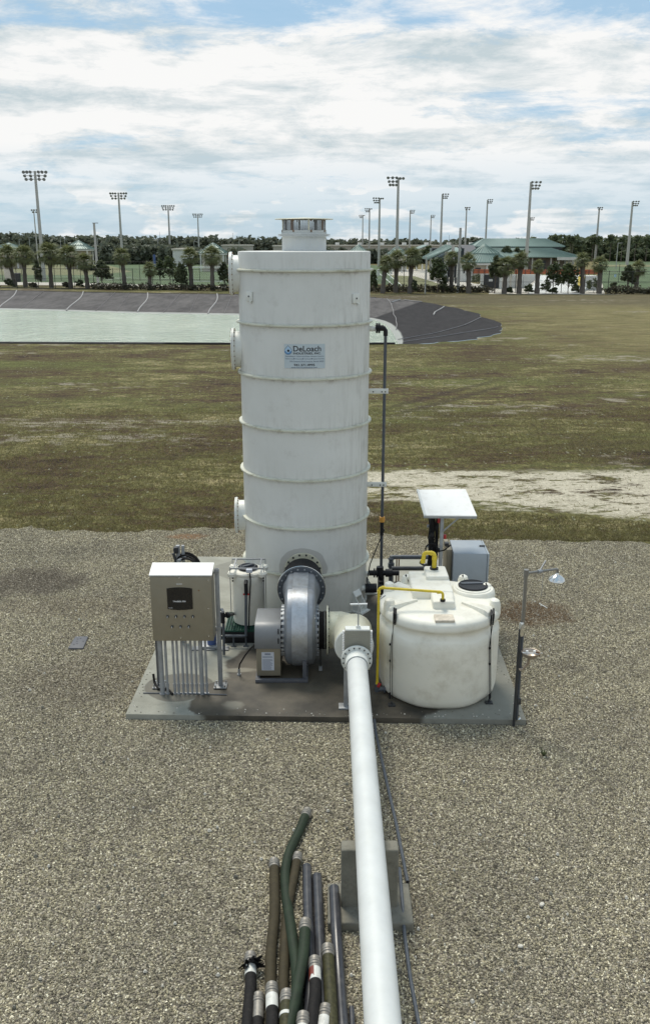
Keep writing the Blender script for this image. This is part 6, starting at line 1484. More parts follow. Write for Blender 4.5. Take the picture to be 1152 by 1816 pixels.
palms = [(27, 508, 14, 457, 25, 'leftmost of the row of palms, cut by the left edge of the photo'), (46, 509, 42, 455, 22, 'second palm from the left edge, behind the black bin'),
         (92, 510, 88, 452, 26, 'large palm in front of the base of the tallest left light pole'), (126, 511, 122, 456, 25, 'bushy palm standing below the white-trimmed pavilion roof'),
         (156, 512, 150, 466, 21, 'palm with leaning trunk left of the small oak'), (222, 513, 216, 456, 19, 'slender palm with a small crown between the two oaks-and-pines gaps'),
         (266, 514, 266, 479, 16, 'short young palm propped by stakes in front of the green field'), (340, 514, 336, 457, 20, 'palm with pale boots just left of the striped goal'),
         (377, 515, 376, 455, 22, 'dark palm right of the white goal, close to the tower'), (678, 520, 684, 469, 18, 'yellowish leaning palm just right of the tower'),
         (701, 519, 703, 462, 20, 'palm in front of the little green pavilion, second right of the tower'), (726, 520, 730, 459, 23, 'largest palm right of the tower, over the curved path'),
         (799, 518, 801, 460, 17, 'yellow-green palm left of the tall plain concrete pole'), (830, 520, 829, 466, 19, 'palm in front of the white block wall'),
         (893, 521, 897, 473, 21, 'wide dark palm in front of the white concrete ramp wall'), (919, 521, 923, 463, 19, 'palm at the foot of the tallest right-hand light pole'),
         (951, 521, 953, 474, 15, 'small dark palm in front of the white ramp'), (1031, 521, 1032, 463, 17, 'yellow-tipped palm right of the ramp, below the hall eaves'),
         (1061, 521, 1063, 470, 18, 'stout palm over the dark clipped bush'), (1126, 518, 1130, 477, 18, 'palm nearest the right edge of the photo')]
for i, (a, b, c, d, r, lab) in enumerate(palms):
    if i == 5: lab = 'slender small-crowned palm between the dark oak and the short staked palm'
    palm('sabal palm, '+lab, a, b, c, d, r, i+40)
# stakes of the young palm
b = G(266, 514, GR); t = thing('palm_stakes', 'wooden stakes propping the short young palm', 'stakes', tuple(b))
for dx in (-.9, .9): mb = MB(); mb.cyl((b.x+dx, b.y-.2, GR), (b.x+dx*.15, b.y-.1, GR+1.2), .035, n=5); mb.build('stake', M['stucco'], t)

# ---- broadleaf trees, saplings and shrubs
def tree(name, label, cat, px, pyb, pyt, rpx, mat, n=900, leaf=.16, trunk=.09, group=None, lobes=7, crown_lo=.3, seed=0):
    rr = random.Random(seed+int(px)); b = G(px, pyb, GR); top = P(px, pyt, b.y); h = top.z-GR; rx = rpx/(1600/(b.y*cp+5*sp))
    t = thing(name, label, cat, tuple(b), group)
    mb = MB(); fork = h*crown_lo
    mb.tube([(b.x, b.y, GR), (b.x+rr.uniform(-.1, .1), b.y, GR+fork), (b.x+rr.uniform(-.2, .2), b.y, GR+h*.8)], [trunk, trunk*.75, trunk*.2], 7)
    lb = []
    for i in range(lobes):
        a = i*2.4; f = crown_lo+.12+(1-crown_lo-.25)*(i+.5)/lobes; w = rx*(.75 if f < .75 else .4); c = (b.x+math.cos(a)*w*.8, b.y+math.sin(a)*w*.8, GR+h*f)
        lb.append((*c, rx*rr.uniform(.38, .6), rx*.5, h*(1-crown_lo)*rr.uniform(.13, .24)))
        mb.tube([(b.x, b.y, GR+fork*rr.uniform(.9, 1.4)), ((b.x+c[0])/2, (b.y+c[1])/2, (GR+fork+c[2])/2+.1), c], [trunk*.45, trunk*.3, trunk*.1], 5)
    lb.append((b.x, b.y, GR+h*.9, rx*.35, rx*.35, h*.12))
    mb.build('trunk', M['bark'], t); leaf_cloud('crown', lb, n, leaf, mat, t, shell=.2); return t
tree('oak_tree', 'small dark round oak between two palms, left of the tower', 'tree', 182, 512, 462, 18, M['leaf'], 1300, .15, .10)
tree('oak_tree', 'tall thin dark oak in front of the dumpster screen, right of the tower', 'tree', 876, 520, 452, 13, M['leaf'], 1300, .14, .09, crown_lo=.35, lobes=9)
tree('oak_tree', 'dark scruffy oak leaning over the fence near the right edge', 'tree', 1111, 519, 470, 13, M['leaf'], 1200, .15, .10)
tree('pine_sapling', 'dark conical sapling between the second and third palm from the left', 'tree', 69, 511, 459, 8, M['leaf'], 700, .12, .06, crown_lo=.2)
tree('pine_sapling', 'airy light green sapling behind the fence, right of the short staked palm', 'tree', 302, 513, 452, 15, M['pineleaf'], 520, .16, .06, crown_lo=.3, lobes=10)
tree('pine_sapling', 'second airy sapling, in front of the small white building', 'tree', 285, 513, 458, 9, M['pineleaf'], 380, .15, .05, crown_lo=.3, lobes=9)
tree('pine_sapling', 'dense dark sapling left of the pale-booted palm', 'tree', 322, 514, 466, 14, M['leaf'], 850, .15, .06, crown_lo=.15, lobes=9)
tree('pine_sapling', 'dark sapling squeezed between the dark palm and the tower', 'tree', 399, 515, 465, 12, M['leaf'], 800, .15, .06, crown_lo=.2)
tree('pine_sapling', 'airy sapling in front of the green sloping roof, left of the concrete pole', 'tree', 775, 519, 455, 17, M['pineleaf'], 900, .16, .07, crown_lo=.25, lobes=10)
tree('pine_sapling', 'airy sapling in front of the white ramp, right of the small dark palm', 'tree', 978, 521, 464, 14, M['pineleaf'], 700, .16, .06, crown_lo=.25, lobes=9)
tree('pine_sapling', 'tall airy sapling left of the yellow-tipped palm', 'tree', 1006, 521, 466, 18, M['pineleaf'], 950, .16, .07, crown_lo=.2, lobes=10)
tree('pine_sapling', 'dark sapling hugging the right side of the tower', 'tree', 662, 519, 478, 7, M['leaf'], 500, .13, .05, crown_lo=.2)
for i, (px, pb, pt, r, m_, lab) in enumerate([(17, 509, 494, 8, 'leaf', 'small dark shrub at the foot of the leftmost palm'), (142, 511, 496, 8, 'leaf', 'dark shrub between the bushy palm and the leaning palm'),
        (60, 511, 501, 8, 'hedge', 'bare twiggy shrub right of the black bin'), (117, 511, 500, 6, 'hedge', 'twiggy shrub left of the bushy palm trunk'),
        (733, 520, 497, 7, 'leaf', 'shrub right of the largest palm by the tower side'), (786, 519, 494, 9, 'leaf', 'shrub at the foot of the yellow-green palm'),
        (846, 507, 486, 12, 'leaf', 'rounded clipped shrub against the dark dumpster screen'), (937, 521, 504, 8, 'leaf', 'shrub left of the small dark palm, before the ramp'),
        (967, 521, 500, 11, 'leaf', 'leafy shrub right of the small dark palm, before the ramp'), (903, 521, 509, 5, 'leaf', 'tiny shrub right of the wide dark palm'),
        (1020, 520, 505, 8, 'leaf', 'shrub left of the yellow-tipped palm trunk'), (982, 521, 510, 5, 'leaf', 'tiny round shrub in front of the white ramp'),
        (1052, 519, 494, 15, 'leaf', 'large dark clipped bush behind the stout palm'), (1086, 519, 500, 7, 'leaf', 'shrub left of the scruffy oak by the fence')]):
    tree('shrub', lab, 'shrub', px, pb, pt, r, M[m_], 420, .12, .03, group='shrubs along the fence', crown_lo=.12, lobes=6, seed=i)
# far round trees on the right, behind the hall
for i, (px, pb, pt, r) in enumerate([(1026, 462, 437, 9), (1045, 463, 443, 13), (1071, 463, 441, 14), (1082, 462, 440, 10), (1100, 464, 446, 12), (1124, 464, 441, 12), (1143, 464, 440, 13), (1165, 464, 442, 12)]):
    tree('round_tree', '%s from the left of the rounded trees beyond the right-hand field' % ORD[i], 'tree', px, pb, pt, r, M['wood_right'], 900, .36, .2, group='rounded trees beyond the right-hand field', crown_lo=.12)
for i, (px, pb, pt, r) in enumerate([(897, 478, 437, 11), (915, 478, 439, 10), (931, 478, 441, 9)]):
    tree('round_tree', '%s of three dark trees between the square pavilion and the big hall' % ORD[i], 'tree', px, pb, pt, r, M['leaf'], 900, .30, .16, group='dark trees between pavilion and hall')
tree('round_tree', 'light green tree behind the sloping green roof', 'tree', 758, 470, 436, 13, M['pineleaf'], 800, .34, .18)
# low hedge growth along the fence
lobes = []
for px0, px1, hgt in ((165, 425, 15), (655, 868, 17), (1075, 1330, 17), (-330, -5, 12), (425, 655, 12)):
    px = px0
    while px < px1:
        yb = 512+px*.0085; b = G(px, yb, GR); hh_ = rng.uniform(.55, 1.0)*hgt/14
        lobes.append((b.x, b.y+rng.uniform(-.5, .6), GR+hh_*.5, rng.uniform(.5, .9), .5, hh_*.55)); px += 4.5
leaf_cloud('hedge_growth', lobes, 15000, .13, M['hedge'], kind='stuff', shell=.2)

# ---- black fence
fa, fb = G(-260, 509.0, GR), G(1420, 524.0, GR)
fe = thing('black_fence', 'long black chain link fence with posts running in front of the sports fields', 'fence', tuple(fa))
L_ = (fb-fa).length; d_ = (fb-fa).normalized(); npost = int(L_/2.95); FH = 2.85
pm = bpy.data.meshes.new('post'); q_ = MB(); q_.cyl((0, 0, 0), (0, 0, FH), .042, n=6); q_.cyl((0, 0, FH), (0, 0, FH+.06), .055, n=6); pm.from_pydata(q_.v, [], q_.f); pm.materials.append(M['fence'])
for i in range(npost+1): link_copy(pm, fe, 'post', loc=d_*(i*L_/npost))
for z in (.08, 1.42, FH-.02): mb = MB(); mb.cyl(fa+Vector((0, 0, z)), fb+Vector((0, 0, z)), .024, n=5); mb.build('rail', M['fence'], fe)
mb = MB(); i = 0; stp = .30
k_ = 0
while k_*stp < L_:
    a = fa+d_*(k_*stp); b = a+d_*FH*.9
    for p0, p1 in (((a, 0), (b, FH)), ((b, 0), (a, FH))):
        s_ = Vector((0, 0, .007)); u0 = p0[0]+Vector((0, 0, p0[1])); u1 = p1[0]+Vector((0, 0, p1[1])); sd_ = Vector((.007, 0, 0)); mb.add([u0-sd_, u0+sd_, u1+sd_, u1-sd_], [(0, 1, 2, 3)])
    k_ += 1
mb.build('chain_link', M['fence'], fe, kind='stuff')
# a second, farther fence line
fa2, fb2 = G(-200, 497, GR), G(640, 499, GR)
fe2 = thing('field_fence', 'second black fence with posts farther back, between the path and the left field', 'fence', tuple(fa2)); L2 = (fb2-fa2).length; d2 = (fb2-fa2).normalized(); n2 = int(L2/3.4)
for i in range(n2+1): link_copy(pm, fe2, 'post', loc=d2*(i*L2/n2), scale=(1.1, 1.1, 1.15))
for z in (.1, 3.2): mb = MB(); mb.cyl(fa2+Vector((0, 0, z)), fb2+Vector((0, 0, z)), .026, n=5); mb.build('rail', M['fence'], fe2)
fa3, fb3 = G(1066, 500, GR), G(1400, 503, GR)
fe3 = thing('field_fence', 'black fence in front of the right-hand field, with a small blue sign on it', 'fence', tuple(fa3)); L2 = (fb3-fa3).length; d2 = (fb3-fa3).normalized(); n2 = int(L2/2.6)
for i in range(n2+1): link_copy(pm, fe3, 'post', loc=d2*(i*L2/n2))
for z in (.1, 1.3, 2.5): mb = MB(); mb.cyl(fa3+Vector((0, 0, z)), fb3+Vector((0, 0, z)), .026, n=5); mb.build('rail', M['fence'], fe3)
q = P(1090, 489, fa3.y-.2); mb = MB(); mb.box(q, (.36, .04, .45)); mb.build('blue_sign', M['droplight'], fe3)

# ---- floodlight poles
lampm = MB(); lampm.lathe([(.0, -.26), (.11, -.24), (.15, -.10), (.27, .10), (.29, .13), (.27, .14), (.0, .11)], (0, 0, 0), (0, -.85, -.5), 10)
lam = bpy.data.meshes.new('floodlight'); lam.from_pydata(lampm.v, [], lampm.f); lam.materials.append(M['lampmetal']); lam.shade_smooth()
def lpole(label, px, py, Y, r, head, scale=1.0, mat='polemat'):
    p = P(px, py, Y); b = Vector((p.x, Y, GR)); t = thing('light_pole', label, 'light pole', tuple(b), 'tall floodlight poles round the sports fields')
    mb = MB(); mb.cyl(b, (p.x, Y, p.z-.2), r*1.75, r, 10); mb.build('pole', M[mat], t)
    top = p-b
    def arm(x0, x1, z): mb = MB(); mb.cyl(b+top+Vector((x0, 0, z)), b+top+Vector((x1, 0, z)), .06*scale, n=5); mb.build('crossarm', M['lampmetal'], t)
    rows = {'double': [(-1.9, -.7, -.35), (-1.7, -.7, -.95), (-1.5, -.7, -1.5), (.7, 1.9, -.35), (.7, 1.7, -.95), (.7, 1.5, -1.5)],
            'left': [(-1.9, -.3, -.2), (-1.75, -.3, -.85), (-1.5, -.4, -1.45), (.35, .9, -.3)], 'right': [(.2, 1.9, -.2), (.3, 1.75, -.85), (.4, 1.5, -1.45)], 'small': [(-.5, .9, -.2), (-.2, .8, -.8)], 'mini': [(-.3, .8, -.2)]}[head]
    for x0, x1, z in rows:
        arm(min(x0, 0)*scale, max(x1, 0)*scale, z*scale)
        n = 3 if abs(x1-x0) > 1 else 2
        for i in range(n): link_copy(lam, t, 'floodlight', loc=top+Vector(((x0+(x1-x0)*i/(n-1))*scale, -.2, z*scale)), rot=(R(random.uniform(-8, 8)), 0, R(random.uniform(-25, 25))), scale=scale)
    return t
random.seed(8)
for a in [('tallest light pole on the left with two wide floodlight clusters', 62, 301, 163, .20, 'double', 1.0), ('second light pole from the left with clusters on both sides', 210, 340, 230, .20, 'double', 1.0),
          ('third of the double-headed light poles on the left, between field and tower', 298, 363, 306, .21, 'double', 1.0), ('smallest double-headed light pole, just left of the tower', 350.5, 378, 390, .21, 'double', 1.0),
          ('thin light pole half hidden just left of the tallest left pole', 60, 371, 225, .11, 'small', .8), ('tall light pole just right of the tower with lamps facing left', 706, 313, 179, .21, 'left', 1.0),
          ('light pole with lamps facing left, between the tower and the tall right pole', 673, 350, 256, .22, 'left', .9), ('thin light pole close right of the tower top', 655, 369, 332, .2, 'left', .8),
          ('thin short light pole immediately right of the tower top', 643, 381, 418, .2, 'left', .8), ('thin light pole right of the tall left-facing pole, lamps to the right', 727, 372, 355, .2, 'right', .8),
          ('small far light pole midway between two taller ones, right of the tower', 764, 381, 418, .2, 'right', .8), ('tall light pole with lamps to the right, over the sloping green roof', 784, 343, 239, .20, 'right', .75),
          ('light pole with one small cluster over the square pavilion', 827, 367, 323, .2, 'small', 1.0), ('light pole rising left of the big green roof', 864, 353, 269, .18, 'right', .7),
          ('tallest light pole on the right, in front of the big green roof', 941, 321, 192, .22, 'right', .95), ('far small light pole just right of the tallest right-hand pole', 940, 385, 450, .2, 'right', .9),
          ('light pole over the wood with a compact head, right of the hall', 1062, 367, 323, .25, 'small', 1.0), ('light pole nearest the right edge with lamps to the right', 1121, 356, 280, .26, 'right', .9)]:
    lpole(*a)
def ppole(label, px, py, pyb, Y, r, cap=None):
    p = P(px, py, Y); t = thing('concrete_pole', label, 'pole', (p.x, Y, GR), None)
    mb = MB(); mb.cyl((p.x, Y, GR), (p.x, Y, p.z), r*1.3, r, 10); mb.build('shaft', M['polemat'], t)
    if cap: mb = MB(); mb.box((p.x+.2, Y, p.z+.04), (.9, .2, .1)); mb.build('lamp_head', M['lampmetal'], t)
ppole('plain concrete pole with a small top lamp, left field', 167, 396, 480, 150, .17, True)
ppole('plain tapered concrete pole right of the yellow-green palm', 816, 404, 518, 124, .16)
ppole('white stubby pole beside the sloping green roof', 803, 434, 475, 165, .28)
ppole('thin grey pole in front of the sloping roof', 755, 456, 515, 122, .07)
for i, (px, py, Y) in enumerate(((34, 424, 330), (52, 421, 330), (107, 421, 330), (115, 424, 330), (173, 423, 340), (280, 424, 300), (344, 428, 330), (424, 425, 330), (1095, 431, 235), (639, 424, 330))):
    p = P(px, py, Y); t = thing('street_lamp', '%s far street lamp from the left, in front of the distant woods' % ORD[i], 'street lamp', (p.x, Y, GR), 'far street lamps in front of the woods')
    mb = MB(); mb.cyl((p.x, Y, GR), (p.x, Y, p.z), .12, .08, 6); mb.build('pole', M['polemat'], t)
    mb = MB(); mb.box((p.x+.5, Y, p.z), (1.1, .25, .14)); mb.build('lamp_head', M['polemat'], t)
for i, (px, py) in enumerate(((58, 407), (163, 415), (283, 411), (413, 413), (796, 417))):
    p = P(px, py, 480); t = thing('radio_mast', '%s thin mast from the left above the distant wood' % ORD[i], 'mast', (p.x, 480, GR), 'thin masts above the distant wood')
    mb = MB(); mb.cyl((p.x, 480, GR), (p.x, 480, p.z), .14, .07, 5); mb.build('mast', M['lampmetal'], t)

# ---- buildings
def ribs(parent, a, b, c, d, n, w=.10, h=.10, mat='greenroof', name='roof_seams'):
    """standing seams on the roof face a-b (eave) / d-c (ridge)"""
    mb = MB(); nrm = (b-a).cross(d-a).normalized()
    for i in range(n+1):
        f = i/n; p, q = a.lerp(b, f), d.lerp(c, f)
        if (q-p).length < .3: continue
        mb.bar(p+nrm*h/2, q+nrm*h/2, w, h)
    return mb.build(name, M[mat], parent, kind='stuff')
def hip(t, x0, x1, y0, y1, z0, z1, rx, name='roof', over=0.0, seams=14, top=None):
    """hip roof; rx = inset of the ridge ends; top = (inset fraction) for truncated tier"""
    ym = (y0+y1)/2; A_, B2, C2, D2 = Vector((x0, y0, z0)), Vector((x1, y0, z0)), Vector((x1, y1, z0)), Vector((x0, y1, z0))
    if top is None: E, F_ = Vector((x0+rx, ym, z1)), Vector((x1-rx, ym, z1)); G4 = [E, F_, F_.copy(), E.copy()]
    else: G4 = [Vector((x0+rx, y0+rx, z1)), Vector((x1-rx, y0+rx, z1)), Vector((x1-rx, y1-rx, z1)), Vector((x0+rx, y1-rx, z1))]
    mb = MB(); vs = [A_, B2, C2, D2]+G4; lo = [v-Vector((0, 0, .18)) for v in (A_, B2, C2, D2)]
    mb.add(vs+lo, [(0, 1, 5, 4), (1, 2, 6, 5), (2, 3, 7, 6), (3, 0, 4, 7), (4, 5, 6, 7), (0, 8, 9, 1), (1, 9, 10, 2), (2, 10, 11, 3), (3, 11, 8, 0), (11, 10, 9, 8)])
    ro = mb.build(name, M['greenroof'], t)
    ribs(ro, A_, B2, G4[1], G4[0], seams); ribs(ro, D2, A_, G4[0], G4[3], max(3, seams//2)); ribs(ro, B2, C2, G4[2], G4[1], max(3, seams//2))
    return ro
def boxpart(t, name, x0, x1, y0, y1, z0, z1, mat, **k): mb = MB(); mb.box(((x0+x1)/2, (y0+y1)/2, (z0+z1)/2), (x1-x0, y1-y0, z1-z0)); return mb.build(name, M[mat], t, **k)
# big hall
Yh = 228; hx0, hx1 = P(822, 455, Yh).x, P(1031, 455, Yh).x; ze = P(930, 455.5, Yh).z; zm = P(930, 438, Yh+7).z; zr = P(930, 423, Yh+14).z
h = thing('green_roofed_hall', 'long sports hall with a two-tier green metal hip roof, right background', 'building', ((hx0+hx1)/2, Yh, GR))
mx_0, mx_1 = P(838, 438, Yh+7).x, P(1003, 438, Yh+7).x
hip(h, hx0, hx1, Yh, Yh+28, ze, zm-.25, 6.2, seams=60, top=True)
hip(h, mx_0+.4, mx_1-.4, Yh+6.5, Yh+21.5, zm+.15, zr, 3.4, name='upper_roof', seams=46)
boxpart(h, 'clerestory', mx_0+1, mx_1-1, Yh+7.5, Yh+20.5, zm-.6, zm+.14, 'shadeglass')
boxpart(h, 'wall', hx0+1.5, P(985, 455, Yh).x, Yh+2, Yh+26, GR, ze-.1, 'brickwall')
boxpart(h, 'porch_wall', P(985, 455, Yh).x+.01, hx1-2.5, Yh+6, Yh+26, GR, ze-.1, 'tanwall')
boxpart(h, 'white_fascia', P(987, 455, Yh).x, hx1-.2, Yh-.3, Yh-.02, ze-.75, ze-.1, 'whitewall')
for i, px in enumerate((943, 976, 990, 1010, 1024)): x_ = P(px, 465, Yh+.6).x; boxpart(h, 'column', x_-.16, x_+.16, Yh+.5, Yh+.8, GR, ze-.18, 'polemat')
for px0, px1 in ((1000, 1004), (1005.5, 1010), (1013, 1018)):
    boxpart(h, 'window', P(px0, 460, Yh+5.8).x, P(px1, 460, Yh+5.8).x, Yh+5.8, Yh+5.95, 1.0, 2.4, 'whitewall')
for px in (930, 950, 962): x_ = P(px, 466, Yh+1.9).x; boxpart(h, 'doorway', x_-.6, x_+.6, Yh+1.85, Yh+1.97, GR, 2.1, 'shadeglass')
# square pavilion
def pavilion(label, px0, px1, pye, pyt, Y, wallmat='stucco', tiers=2, seams=12, cols=True, cat='pavilion'):
    x0, x1 = P(px0, pye, Y).x, P(px1, pye, Y).x; w = x1-x0; ze, zt = P(px0, pye, Y).z, P((px0+px1)/2, pyt, Y+w/2).z
    t = thing('pavilion', label, cat, ((x0+x1)/2, Y, GR))
    if tiers == 2:
        zm = ze+(zt-ze)*.50; ins = w*.27
        hip(t, x0, x1, Y, Y+w, ze, zm-.05, ins*.9, seams=seams, top=True); hip(t, x0+ins*.8, x1-ins*.8, Y+ins*.8, Y+w-ins*.8, zm, zt, (w-ins*1.6)/2-.1, name='upper_roof', seams=max(4, seams//2))
    else: hip(t, x0, x1, Y, Y+w, ze, zt, w/2-.1, seams=seams)
    boxpart(t, 'fascia', x0+.1, x1-.1, Y+.05, Y+w-.1, ze-.5, ze-.19, 'whitewall')
    if wallmat: boxpart(t, 'wall', x0+w*.12, x1-w*.12, Y+w*.12, Y+w*.88, GR, ze-.505, wallmat)
    if cols:
        for fx_ in (.07, .5, .93):
            for fy_ in (.05, .95): x_ = x0+w*fx_; boxpart(t, 'column', x_-.14, x_+.14, Y+w*fy_-.14, Y+w*fy_+.14, GR, ze-.5, 'whitewall')
    return t
pv = pavilion('square green-roofed pavilion with two roof tiers, left of the big hall', 823, 905, 465, 433.5, 166, 'stucco', 2, 16)
boxpart(pv, 'window', P(842, 473, 166.9).x, P(852, 473, 166.9).x, 166.9, 167, 1.1, 2.0, 'shadeglass')
pavilion('small green-roofed pavilion with white trim on the left, behind the bushy palm', 112, 157, 441, 427, 235, 'tanwall', 2, 10)
pavilion('green-roofed pavilion cut by the left edge of the photo', -14, 32, 440, 431, 240, 'tanwall', 1, 10)
pavilion('pale green-roofed pavilion behind the dark palm, just left of the tower', 352, 399, 448, 431, 215, 'stucco', 2, 9)
pavilion('tiny green pyramid roof right of the tower top, before the warehouse', 619, 652, 447, 434, 260, 'stucco', 1, 6)
pavilion('small pale green roof behind the largest palm right of the tower', 688, 722, 450, 437, 215, 'stucco', 2, 8)
# sloping green roof over dark open hall
t = thing('sloping_canopy', 'open hall with steep green sloping roof strips and dark interior, left of the square pavilion', 'building', (P(780, 455, 170).x, 170, GR))
def slab(t, name, pts, mat, th=.15):
    mb = MB(); d = Vector((0, 0, -th)); n = len(pts); mb.add(pts+[p+d for p in pts], [tuple(range(n)), tuple(reversed(range(n, 2*n)))]+[(i, i+n, (i+1) % n+n, (i+1) % n) for i in range(n)]); return mb.build(name, M[mat], t)
p1, p2, p3, p4 = P(748, 457, 168), P(757, 459.5, 164), P(806, 437, 166), P(790, 434, 176)
ro = slab(t, 'roof_strip', [p1, p2, p3, p4], 'greenroof'); ribs(ro, p1, p2, p3, p4, 6)
p1, p2, p3, p4 = P(770, 457, 171), P(776, 460, 167), P(818, 443, 169), P(808, 438, 179)
slab(t, 'roof_strip', [p1, p2, p3, p4], 'greenroof')
p1, p2, p3, p4 = P(730, 441, 215), P(737, 443, 211), P(757, 435, 213), P(750, 434, 222); slab(t, 'roof_strip', [p1, p2, p3, p4], 'greenroof')
boxpart(t, 'dark_interior', P(765, 455, 180).x, P(822, 455, 180).x, 180, 184, GR, P(800, 440, 180).z, 'shadeglass')
for px in (756, 765, 775, 792, 789): x_ = P(px, 465, 168).x; boxpart(t, 'column', x_-.17, x_+.17, 168.2+(px % 3), 168.55+(px % 3), GR, P(px, 459 if px < 780 else 446, 168).z, 'whitewall')
t = thing('dark_tent_roof', 'dark hip roof hall between the sloping canopy and the big green hall', 'building', (P(825, 450, 200).x, 200, GR))
x0, x1 = P(806, 450, 200).x, P(852, 450, 200).x; mb = MB(); zr_ = P(830, 434.5, 203).z
mb.add([(x0, 200, P(806, 455, 200).z), (x1, 200, P(852, 455, 200).z), (x1, 212, 3), (x0, 212, 3), (x0+1.6, 205, zr_), (x1-.8, 205, zr_)], [(0, 1, 5, 4), (1, 2, 5), (2, 3, 4, 5), (3, 0, 4), (3, 2, 1, 0)]); mb.build('roof', M['lidgrey'], t)
boxpart(t, 'wall', x0+.5, x1-.5, 200.5, 211, GR, P(806, 456, 200).z, 'brickwall'); slab(t, 'white_gable', [P(808, 442, 199.8), P(821, 442, 199.8), P(815, 434.5, 199.8)], 'whitewall')
# far warehouses
def block_building(label, px0, px1, pyt, pyb, Y, mat='warehouse', n=0):
    x0, x1 = P(px0, pyt, Y).x, P(px1, pyt, Y).x; z1 = P(px0, pyt, Y).z; t = thing('warehouse', label, 'building', ((x0+x1)/2, Y, GR))
    boxpart(t, 'wall', x0, x1, Y, Y+20, GR, z1-.5, mat); boxpart(t, 'roof', x0-.3, x1+.3, Y-.3, Y+20.3, z1-.49, z1, 'stucco')
    for i in range(n): x_ = x0+(x1-x0)*(i+.5)/n; boxpart(t, 'roof_vent', x_-.8, x_+.8, Y+4, Y+6, z1+.01, z1+1.0, 'whitewall')
    for i in range(int((x1-x0)/9)): x_ = x0+4+i*9; boxpart(t, 'door', x_-1.2, x_+1.2, Y-.08, Y-.01, GR, 2.4, 'brickwall')
    return t
block_building('very long low tan warehouse in front of the distant wood, right of the tower top', 578, 858, 434.5, 446, 380, n=7)
block_building('low tan warehouse seen left of the tower cap', 484, 506, 435, 446, 370)
block_building('low pale warehouse just left of the tower behind the pavilion', 393, 442, 434, 446, 360)
block_building('small white building behind the airy sapling, left field', 306, 325, 440.5, 452, 262, 'whitewall')
# white block wall, dumpster screen, ramp, safety fence
t = thing('block_wall_building', 'small white block building behind the palm, right of the concrete pole', 'building', tuple(G(826, 500, GR)))
b = G(826, 500, GR); x0, x1 = P(814, 500, b.y).x, P(838, 500, b.y).x; zt_ = P(826, 470, b.y).z
boxpart(t, 'wall', x0, x1, b.y, b.y+4, GR, zt_, 'whitewall'); boxpart(t, 'window', x0+.55, x0+.85, b.y-.04, b.y-.005, 1.3, 2.0, 'shadeglass'); boxpart(t, 'roof', x0-.1, x1+.1, b.y-.1, b.y+4.1, zt_+.003, zt_+.12, 'stucco')
Yw = 134; t = thing('dumpster_screen', 'white walled enclosure with dark gate and small white notice', 'enclosure', (P(870, 507, Yw).x, Yw, GR))
xa, xb, xc, xd = (P(px, 495, Yw).x for px in (852, 857, 885, 890)); z_ = P(870, 486, Yw).z
boxpart(t, 'pillar', xa, xb, Yw, Yw+.5, GR, z_, 'whitewall'); boxpart(t, 'gate', xb+.02, xc-.02, Yw+.1, Yw+.2, GR+.05, z_-.1, 'darkmetal'); boxpart(t, 'pillar', xc, xd, Yw, Yw+.5, GR, z_, 'whitewall'); boxpart(t, 'notice', P(866, 497, Yw).x, P(873, 497, Yw).x, Yw+.05, Yw+.09, P(870, 499, Yw).z, P(870, 495, Yw).z, 'whitewall')
t = thing('skate_ramp', 'white concrete ramp and long retaining wall behind the palms', 'ramp', (P(930, 507, 136).x, 136, GR))
boxpart(t, 'wall', P(889, 495, 136).x, P(927, 495, 136).x, 136, 136.6, GR, P(905, 487, 136).z, 'whitewall')
for px in (892, 905, 916): boxpart(t, 'pier', P(px, 495, 135.8).x-.12, P(px, 495, 135.8).x+.12, 135.8, 135.99, GR, P(905, 488, 136).z, 'stucco')
A_, B2, C2, D2 = P(927, 507, 136), P(927, 487, 136), P(960, 487, 136), P(945, 497, 136)
mb = MB(); r0_ = [Vector((A_.x, 136, GR)), Vector((A_.x, 136, B2.z)), Vector((C2.x, 136, C2.z)), Vector((P(931, 507, 136).x, 136, GR))]
mb.add(r0_+[v+Vector((0, .6, 0)) for v in r0_], [(3, 2, 1, 0), (4, 5, 6, 7), (0, 1, 5, 4), (1, 2, 6, 5), (2, 3, 7, 6), (3, 0, 4, 7)]); mb.build('wing_wall', M['whitewall'], t)
mb = MB(); a, b, c, d = G(935, 521, GR+.02), G(1030, 521, GR+.02), P(1055, 488.5, 150), P(955, 488, 142)
mb.add([a, b, c, d, Vector((a.x, a.y, GR)), Vector((b.x, b.y, GR)), Vector((c.x, c.y, GR)), Vector((d.x, d.y, GR))], [(0, 1, 2, 3), (4, 5, 1, 0), (5, 6, 2, 1), (6, 7, 3, 2), (7, 4, 0, 3)]); mb.build('slope', M['whitewall'], t)
t = thing('white_kiosk', 'low white box with a yellow side beside the stout palm', 'kiosk', (P(1046, 510, 130).x, 130, GR))
boxpart(t, 'body', P(1036, 500, 130).x, P(1060, 500, 130).x, 130, 133, GR, P(1046, 489.5, 130).z, 'whitewall'); boxpart(t, 'yellow_side', P(1033.5, 500, 130).x, P(1036, 500, 130).x-.003, 130.1, 132.9, GR, P(1046, 491, 130).z, 'yellow')
t = thing('orange_safety_fence', 'bright orange mesh safety fence in front of the halls', 'fence', (P(950, 486, 160).x, 160, GR))
for px0, px1, py0, py1 in ((838, 869, 477.5, 485), (912, 1062, 478, 486)):
    n_ = max(2, int((px1-px0)/9)); Yo = 158
    for i in range(n_):
        xa, xb = P(px0+(px1-px0)*i/n_, 480, Yo).x, P(px0+(px1-px0)*(i+1)/n_, 480, Yo).x
        boxpart(t, 'panel', xa+.03, xb-.03, Yo, Yo+.05, P(900, py1, Yo).z, P(900, py0, Yo).z, 'orangefence')
        boxpart(t, 'post', xa-.04, xa+.04, Yo-.1, Yo-.01, GR, P(900, py0-.5, Yo).z, 'darkmetal')
